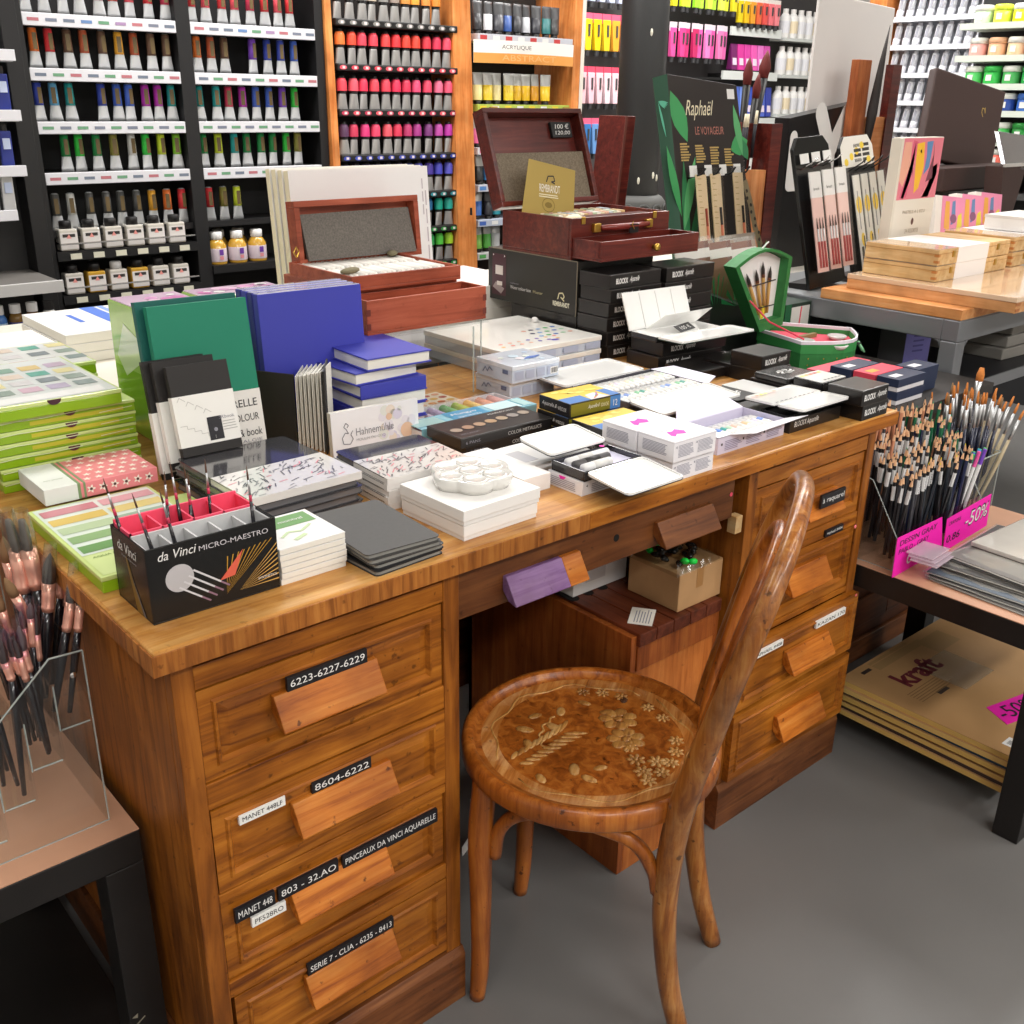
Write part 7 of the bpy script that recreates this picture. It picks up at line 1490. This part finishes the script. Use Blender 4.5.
def capped(top, low='B4B2B0'):
    mb = MB()
    rg = lambda z, w, t: [(w * math.cos(2 * PI * j / 12), t * math.sin(2 * PI * j / 12), z) for j in range(12)]
    def sk(rs, mi): 
        b = len(rs); mb.add([p for r in rs for p in r], [(i * 12 + j, i * 12 + (j + 1) % 12, (i + 1) * 12 + (j + 1) % 12, (i + 1) * 12 + j) for i in range(b - 1) for j in range(12)] + [tuple(range((b - 1) * 12, b * 12))], mi)
    sk([rg(0, .0225, .003), rg(.05, .016, .013), rg(.054, .015, .013)], 0); sk([rg(.054, .016, .014), rg(.064, .017, .015)], 1); sk([rg(.064, .0205, .018), rg(.096, .0200, .018), rg(.108, .0145, .014)], 2); sk([rg(.108, .012, .012), rg(.118, .011, .011)], 1)
    return mb.mesh('capped_tube', [mat(low, .35, .4), BLACK, mat(top, .35)], True)
CT = [['8A8884', '8A8884', '8A8884', 'B8A898', '8A8884', '9A8A80', 'D89048', 'E8A040', 'E89048', 'E08838'], ['E87838', 'E85038', 'E8485A', 'E84858', 'E84848', 'E83A40', 'E8483A', 'E84A3A', 'D83A48', 'D83A58', 'E85068'], ['E84858', 'E85A6A', 'E83A58', 'E84A5A', 'E8485A', 'E8385A', 'D83A58', 'E85078', 'E84A68', 'E87090', 'E85A78'], ['5A3A58', 'C83A58', 'D83A78', 'E8486A', 'E85A68', 'D83A58', 'B8386A', 'A83A88', '7A3A78', 'B84AA0', 'B838A0'], ['4A3AA8', '3A4AA8', '5A48B8', '4A3AA8', '4A58B8', '6A48A8', '3A48A8', '5A5AC8', '4A3A98', '4A4AB8', '5A58C0'], ['2A7A98', '2A8A98', '2A9A88', '1A8A90', '2A8A8A', '2A7A8A', '3A9A9A', '2A9A8A', '2A6A98', '1AA088', '2AA898'], ['2A8A4A', '2A9A4A', '3AA84A', '2A8A5A', '3A9A4A', '1A8A4A', '3AA85A', '2A9A4A', '38A858', '58C848', 'A8D838']]
TN = ['grey and amber topped', 'red topped', 'pinkish red topped', 'magenta topped', 'violet blue topped', 'teal topped', 'green topped']
_CM = {}
for k, z in enumerate(ZR):
    part('rail', MB().box(1.850, YF - .035, z - .026, 2.412, YF + .12, z - .001), BLACK, oc, bevel=.004)
    f = (Vector((1.850, YF - .035, z - .026)), Vector((1, 0, 0)), Vector((0, 0, 1)))
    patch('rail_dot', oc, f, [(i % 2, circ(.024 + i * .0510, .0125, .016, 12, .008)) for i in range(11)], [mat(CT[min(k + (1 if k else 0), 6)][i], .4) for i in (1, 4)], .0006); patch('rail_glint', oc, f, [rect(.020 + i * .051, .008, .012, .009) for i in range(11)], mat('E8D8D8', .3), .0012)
    for i, c in enumerate(CT[k]):
        if c not in _CM: _CM[c] = capped(c)
        tag(link('capped_tube', _CM[c], None, (1.878 + i * .0498 + rnd.uniform(-.005, .005), YF - .008, z), rnd.uniform(-.3, .3)), '%s tube, %s from left, %s row of the wooden rack' % (TN[k], ORD[i], ('top', 'second', 'third', 'fourth', 'fifth', 'sixth', 'lowest')[k]), 'paint tube', '%s row tubes in the wooden rack' % ORD[k])
# second orange rack with yellow tubes and a curved banner
od = thing('wooden_rack', 'orange wooden rack with a curved white banner and yellow tubes', 'shelf unit', (0, 0, 0))
part('side_panel', MB().hexa([(2.985, YF - .08, 0), (3.030, YF - .08, 0), (3.030, YF + .26, 0), (2.985, YF + .26, 0), (3.075, YF - .02, 2.1), (3.120, YF - .02, 2.1), (3.120, YF + .26, 2.1), (3.075, YF + .26, 2.1)]), ORANGE_W, od, bevel=.002); part('white_edge', MB().hexa([(3.031, YF - .08, 0), (3.052, YF - .08, 0), (3.052, YF + .26, 0), (3.031, YF + .26, 0), (3.121, YF - .02, 2.1), (3.142, YF - .02, 2.1), (3.142, YF + .26, 2.1), (3.121, YF + .26, 2.1)]), mat('E4DCD0', .5), od)
part('back', MB().box(2.52, YF + .16, 0, 3.0, YF + .17, 2.1), mat('1A1816', .6), od)
nb = 14; bv = [(2.495 + .575 * i / nb, YF - .03 - .05 * math.sin(PI * i / nb), zz) for zz in (1.462, 1.500, 1.548) for i in range(nb + 1)]
part('banner', MB().add(bv, [(k * (nb + 1) + i, k * (nb + 1) + i + 1, (k + 1) * (nb + 1) + i + 1, (k + 1) * (nb + 1) + i) for k in range(2) for i in range(nb)], 0), [mat('F4EFE8', .4)], od); part('banner_stripe', MB().add([(x, y - .001, z) for x, y, z in bv[:nb + 1]] + [(x, y - .001, z) for x, y, z in bv[nb + 1:2 * nb + 2]], [(i, i + 1, nb + 2 + i, nb + 1 + i) for i in range(nb)]), mat('E8A050', .4), od)
text('ACRYLIQUE', od, (Vector((2.60, YF - .084, 1.505)), Vector((1, .0, 0)), Vector((0, 0, 1))), 0, .008, .16, .018, mat('4A4644', .5), off=.002); text('ABSTRACT', od, (Vector((2.60, YF - .085, 1.466)), Vector((1, 0, 0)), Vector((0, 0, 1))), 0, .006, .30, .022, mat('EDB878', .5), off=.002)
for z, c, m2 in ((1.572, 'C8C8D0', 'C84848'), (1.305, 'B8C858', 'E8D038'), (1.135, 'D8D4D8', 'E878A0'), (.985, 'C8C8D0', '5A8AC8'), (.84, 'B8C0D0', '4A6AB8'), (.70, 'C8C8C8', '58A858')):
    part('shelf', MB().box(2.52, YF - .03, z - .028, 3.0 + (.05 if z > 1.2 else 0), YF + .16, z - .0005), mat(c, .4), od, bevel=.001); patch('strip_print', od, (Vector((2.52, YF - .03, z - .028)), Vector((1, 0, 0)), Vector((0, 0, 1))), [(i % 2, rect(.01 + .068 * i, .006, .036, .016)) for i in range(7)], [mat(m2, .4), mat('E8E8E4', .4)])
def squeeze(lab, cap, labm):
    rg = lambda z, w, t: [(w * math.cos(2 * PI * j / 12), t * math.sin(2 * PI * j / 12), z) for j in range(12)]
    mb = MB()
    def sk(rs, mi): mb.add([p for r in rs for p in r], [(i * 12 + j, i * 12 + (j + 1) % 12, (i + 1) * 12 + (j + 1) % 12, (i + 1) * 12 + j) for i in range(len(rs) - 1) for j in range(12)] + [tuple(range((len(rs) - 1) * 12, len(rs) * 12))], mi)
    sk([rg(0, .016, .016), rg(.016, .016, .016)], 0); sk([rg(.016, .022, .018), rg(.075, .024, .014)], 1); sk([rg(.075, .024, .014), rg(.112, .026, .005), rg(.122, .026, .003)], 2)
    return mb.mesh('squeeze_tube', [cap, lab, labm], True)
for z, cols, nm in ((1.572, ('2A2A2E', 'C8C8CC', '3A3A40', '2A4A8A', '2A2A2E', 'B0B0B4', '2A2A30', '2A6A6A', '3A3A3A'), 'dark and silver'), (1.305, ('E8D890', 'E8C838', 'F0E0A0', 'F0D038', 'E8B828', 'F0C020', 'D89A28', 'F0C830'), 'yellow'), (1.135, ('E86AA0', 'E898B8', 'D8D8DC', 'E878A8', 'C8C8C8'), 'pink'), (.985, ('2A2A2A', '3A8AC8', '2A2A2E', '3A3A3A'), 'dark'), (.84, ('4A78C8', '2A2A30', '3A9AA8', '2A4A6A'), 'blue'), (.70, ('8AC858', '5AB048', 'C8C8C8', '3A3A3A'), 'green')):
    for i, c in enumerate(cols):
        key = ('sq', c)
        if key not in _CM: _CM[key] = squeeze(mat(c, .35), BLACK, mat('B8B8B4', .35, .3) if nm != 'dark and silver' else mat('4A4A4C', .35))
        tag(link('squeeze_tube', _CM[key], None, (2.556 + i * .0535, YF + .005 + rnd.uniform(0, .02), z), rnd.uniform(-.3, .3)), '%s squeeze tube, %s from left on the %s shelf of the banner rack' % (nm, ORD[i], {1.572: 'top', 1.305: 'yellow', 1.135: 'pink', .985: 'dark', .84: 'blue', .70: 'green'}[z]), 'paint tube', '%s tubes in the banner rack' % nm)
# cast iron column
col = thing('iron_column', 'dark cast iron column with ornate collar, between the racks', 'column', (2.905, 2.02, 0)); col['kind'] = 'structure'
IRON = mat('2A2A2A', .55, bump=.4, nscale=60)
part('shaft', MB().lathe([(.092, 0), (.092, CEIL)], 40), IRON, col, smooth=True); part('collar', MB().lathe([(.095, .84), (.112, .86), (.125, .89), (.118, .92), (.124, .945), (.108, .965), (.095, .972)], 40), mat('5A5A58', .6), col, smooth=True)
for k in range(12):
    a = 2 * PI * k / 12; part('scroll', MB().tube([(.122 * math.cos(a + .2 * math.cos(t)), .122 * math.sin(a + .2 * math.cos(t)), .915 + .022 * math.sin(t)) for t in [j * PI / 5 for j in range(9)]], .006, 6), mat('4A4A48', .6), col, smooth=True)
for a, z in ((-2.1, 1.57), (-2.3, 1.03), (-1.6, 1.05), (-1.35, 1.04)): part('chip', MB().blob((.092 * math.cos(a), .092 * math.sin(a), z), (.006, .006, .014), 6, 4), mat('D8D4C4', .7), col)
# dark board behind the column
r = thing('dark_wooden_board', 'tall dark wooden box end between the mahogany case and the iron column', 'board', (2.22, 1.50, .78)); part('board', MB().hexa([(0, 0, 0), (.05, 0, 0), (.05, .12, 0), (0, .12, 0), (.05, 0, .50), (.10, 0, .50), (.10, .12, .50), (.05, .12, .50)]), MAHOG, r, bevel=.002); part('edge', MB().hexa([(0, -.003, 0), (.01, -.003, 0), (.01, 0, 0), (0, 0, 0), (.05, -.003, .50), (.06, -.003, .50), (.06, 0, .50), (.05, 0, .50)]), mat('6A3A30', .5), r)
# ---------------------------------------------------------------- far racks behind the column and on the right
YB = 3.40
fk = thing('pegboard_rack', 'dark rack with hanging pink and yellow packs, behind the iron column', 'rack', (0, 0, 0))
part('board', MB().box(3.25, YB + .10, 0, 4.50, YB + .12, 2.3), mat('4A4848', .6), fk); part('upright', MB().box(3.86, YB + .02, 0, 3.90, YB + .10, 2.3), RK, fk)
def hung(name, lab, cat, grp, x, y, z1, w, hgt, c, hc, m2=None, axis=0):
    r = thing(name, lab, cat, (x, y, z1), axis, grp)
    part('card', MB().box(-w / 2, -.003, -hgt * .26, w / 2, .003, 0), mat(hc, .4), r); part('tube', MB().hexa([(-w * .30, -.014, -hgt), (w * .30, -.014, -hgt), (w * .30, .014, -hgt), (-w * .30, .014, -hgt), (-w * .46, -.008, -hgt * .16), (w * .46, -.008, -hgt * .16), (w * .46, .008, -hgt * .16), (-w * .46, .008, -hgt * .16)]), mat(c, .35), r, bevel=.003)
    part('cap', MB().lathe([(w * .22, -hgt - .028), (w * .24, -hgt)], 10), mat('3A3A3C', .4), r); part('mark', MB().box(-w * .05, -.0165, -hgt * .62, w * .12, -.010, -hgt * .30), mat(m2 or '4A4A4A', .5), r)
    part('hook', MB().tube([(0, .0, -.01), (0, .094, 0)], .003, 5), CHROME, r)
for i, c in enumerate(('F0CC20', 'F0C818', 'F0C828', 'F0A838', 'F0A068', 'F09858')): hung('hanging_pack', 'yellow or orange pack with pink header, %s from left in the upper row' % ORD[i], 'pack', 'hanging yellow packs', 3.955 + .072 * i, YB, 1.765, .068, .185, c, 'F06080')
for i, c in enumerate(('F0B8C0', 'F0C0CC', 'F4C8D0', 'F8DCE4', 'F4D0D8', 'F090C0', 'E878B8')): hung('hanging_pack', 'pale pink pack with a red header, %s from left, lower row left of the column' % ORD[i], 'pack', 'hanging pale pink packs', 3.93 + .064 * i, YB, 1.500, .060, .190, c, 'E8506A')
for i, c in enumerate(('A8C8E4', '4A88C8', '3A78B8', '6A98D0')): hung('hanging_pack', 'blue pack with a pink header, %s from left, low behind the dark board' % ORD[i], 'pack', 'hanging blue packs', 3.86 + .06 * i, YB, 1.235, .058, .19, c, 'F06888')
for i in range(5): hung('hanging_pack', 'grey clear pack, %s from left above the yellow packs' % ORD[i], 'pack', 'hanging grey packs', 3.90 + .075 * i, YB, 1.93, .07, .11, 'B8C0D8', 'D8D8E4')
fr_ = thing('tube_wall_rack', 'dark rack with magenta and blue tubes on white strips, right of the column', 'rack', (0, 0, 0))
part('board', MB().box(4.55, YB + .10, 0, 6.25, YB + .12, 2.3), mat('3A3838', .6), fr_)
for z, x0, x1 in ((1.735, 5.17, 5.68), (1.485, 5.12, 5.68), (1.212, 5.2, 5.72)): part('price_strip', MB().box(x0, YB - .02, z - .025, x1, YB - .005, z + .025), mat('E4E8E4', .4), fr_); part('shelf', MB().box(x0, YB - .005, z - .02, x1, YB + .10, z + .01), RK, fr_)
for z in (1.47, 1.75): part('rail', MB().box(4.6, YB - .01, z - .015, 5.15, YB + .10, z + .0), RK, fr_)
for i in range(9): hung('hanging_tube', 'magenta and rose hanging tube, %s from left right of the column' % ORD[i], 'paint tube', 'magenta hanging tubes', 4.63 + .058 * i, YB - .02 - .02 * (i % 2), 1.755, .060, .185, ('E858A0', 'E84890', 'D03878', 'C83068', 'E860B0', 'F088C8', 'E858A8', 'F080B8', 'E86AB0')[i], 'E8D8E0')
for i in range(10): hung('hanging_tube', 'yellow green hanging tube, %s from left above the magenta ones' % ORD[i], 'paint tube', 'yellow green hanging tubes', 4.62 + .058 * i, YB - .02 - .02 * (i % 2), 1.975, .062, .14, ('F0E830', 'D8F040', 'C8F048', 'A8E840', 'C0F050', 'D8F058', 'B8E848', 'E8F060', 'E0E848', 'E8D830')[i], 'E8E8E0')
for i in range(7): hung('hanging_tube', 'yellow to red hanging tube, %s from left above the white strip' % ORD[i], 'paint tube', 'warm hanging tubes', 5.22 + .062 * i, YB - .03, 1.925, .060, .145, ('E8D020', 'F0C020', 'E8A030', 'E86A40', 'E85850', 'F07880', 'F08890')[i], 'E8E0D8')
def stand_tube(lab, grp, x, z, c, hgt):
    r = thing('standing_tube', lab, 'paint tube', (x, YB + .02, z), 0, grp)
    part('cap', MB().lathe([(.022, 0), (.022, .022)], 12), BLACK, r); part('tube', MB().hexa([(-.026, -.024, .022), (.026, -.024, .022), (.026, .024, .022), (-.026, .024, .022), (-.029, -.006, hgt), (.029, -.006, hgt), (.029, .006, hgt), (-.029, .006, hgt)]), mat(c, .35), r, bevel=.003); part('label', MB().hexa([(-.018, -.0242, .05), (.018, -.0242, .05), (.018, -.02, .05), (-.018, -.02, .05), (-.018, -.0172, .09), (.018, -.0172, .09), (.018, -.014, .09), (-.018, -.014, .09)]), mat('F0E0F0', .4), r)
for i in range(6): stand_tube('magenta tube standing on the upper white strip shelf, %s from left' % ORD[i], 'magenta standing tubes', 5.25 + .068 * i, 1.4955, ('7A2868', 'E040A0', 'E048A8', 'F060B8', 'E878C8', 'D858B0')[i], .17)
for i in range(7): stand_tube('blue tube standing on the lower white strip shelf, %s from left' % ORD[i], 'blue standing tubes', 5.24 + .068 * i, 1.2225, ('8AA8E0', '5A78D8', '7A98E8', '3A58C8', '4A60C8', '5A70D0', '3A48A8')[i], .20)
for k, z in enumerate((1.72, 1.50, 1.26, 1.02)):
    part('shelf', MB().box(5.72, YB - .02, z - .018, 6.25, YB + .10, z - .0), mat('D8DCD8', .4), fr_)
    for i in range(6):
        r = thing('white_bottle', 'white paint bottle, %s from left on the %s white bottle shelf' % (ORD[i], ('top', 'second', 'third', 'lowest')[k]), 'bottle', (5.77 + .085 * i, YB + .03, z + .0003), 0, 'white bottles on the far rack'); part('bottle', MB().lathe([(.001, 0), (.034, 0), (.036, .006), (.036, .120), (.020, .145)], 14), WHITE, r, smooth=True); part('cap', MB().lathe([(.018, .145), (.018, .172)], 12), mat('E4E0DC', .4), r); part('label', MB().lathe([(.0364, .03), (.0366, .031), (.0366, .10), (.0364, .101)], 14), mat(('E4E4E8', 'E8D8B8', 'E0E0E4')[i % 3], .4), r)
# white marker rack facing the camera side
mk = thing('marker_rack', 'tall white rack of white capped markers behind the brown case', 'rack', (0, 0, 0))
part('backboard', MB().box(5.10, 1.58, 0, 5.13, 2.26, 2.1), mat('A8AAB0', .5), mk); part('wooden_post', MB().box(4.98, 2.24, .0, 5.13, 2.34, 2.1), ORANGE_W, mk)
ROT = math.radians(-90)
mkm = MB().tube([(0, 0, 0), (0, 0, .045)], .019, 12, mi=0).tube([(0, 0, .045), (0, 0, .105)], .017, 12, mi=1).tube([(0, 0, .105), (0, 0, .122)], [.012, .010], 12, mi=0).mesh('marker', [mat('E4E4EA', .35), mat('F0F0F4', .35)], True)
bnd = MB().box(-.004, -.0178, .050, .008, -.0165, .098).mesh('print', mat('B4B6C2', .5)); 
for k in range(8):
    z = 1.872 - .1335 * k
    part('ledge', MB().box(5.02, 1.60, z - .012, 5.10, 2.24, z), mat('DADCE2', .4), mk); part('ledge_lip', MB().box(5.012, 1.60, z - .012, 5.02, 2.24, z + .012), mat('E8EAEE', .4), mk)
    for i in range(11):
        r = tag(link('marker', mkm, None, (5.055, 2.205 - .056 * i, z + .0005), (0, math.radians(8), ROT)), 'white marker, %s from left, %s row of the white marker rack' % (ORD[i], ORD[k]), 'marker', '%s row markers' % ORD[k]); link('print', bnd, r)
# cap shelf at the far right
cp = thing('cap_rack', 'dark rack with round coloured jar tops at the right picture edge', 'rack', (0, 0, 0)); part('backboard', MB().box(4.62, .85, 0, 4.65, 1.54, 2.1), mat('2A2A2C', .6), cp)
CC = [('C8E0C0', 'D8E848', 'F0F020', 'E8D838'), ('E8A8A0', 'F0B890', 'E8C8A0', 'D88A88'), ('58C868', '3AB850', '48A858', '2A9A48'), ('2A58C0', 'A8B8D0', '2A4A98', '3A68B8'), ('28E048', '38A848', '4AB858', '2A8A3A'), ('E88A48', '3A3A3A', 'E86A58', '3A3A3A'), ('3A3A3A', 'E87848', 'D85A48', 'E8A068')]
for k, z in enumerate((1.665, 1.535, 1.42, 1.31, 1.19, 1.08, .97)):
    part('shelf', MB().box(4.42, .86, z - .026, 4.62, 1.53, z - .0005), mat('D4DCD0' if k < 5 else '4A4A4A', .4), cp)
    for i, c in enumerate(CC[k]):
        w = ['colour', 'peach', 'green', 'blue', 'bright green', 'dark and orange', 'dark and red'][k]
        r = thing('paint_jar', '%s row paint jar, %s from left on the right edge rack' % (w, ORD[i]), 'jar', (4.475, 1.455 - .085 * i, z), 0, '%s row jars' % w); part('jar', MB().lathe([(.001, 0), (.036, 0), (.037, .004), (.037, .050)], 16), mat(c, .35), r, smooth=True); part('lid', MB().lathe([(.039, .048), (.039, .066), (.034, .072)], 16), mat(c if i % 2 else 'E8E8E0', .35), r, smooth=True); part('label', MB().box(-.0378, -.012, .012, -.036, .012, .036), mat('E8E4E0', .5), r)
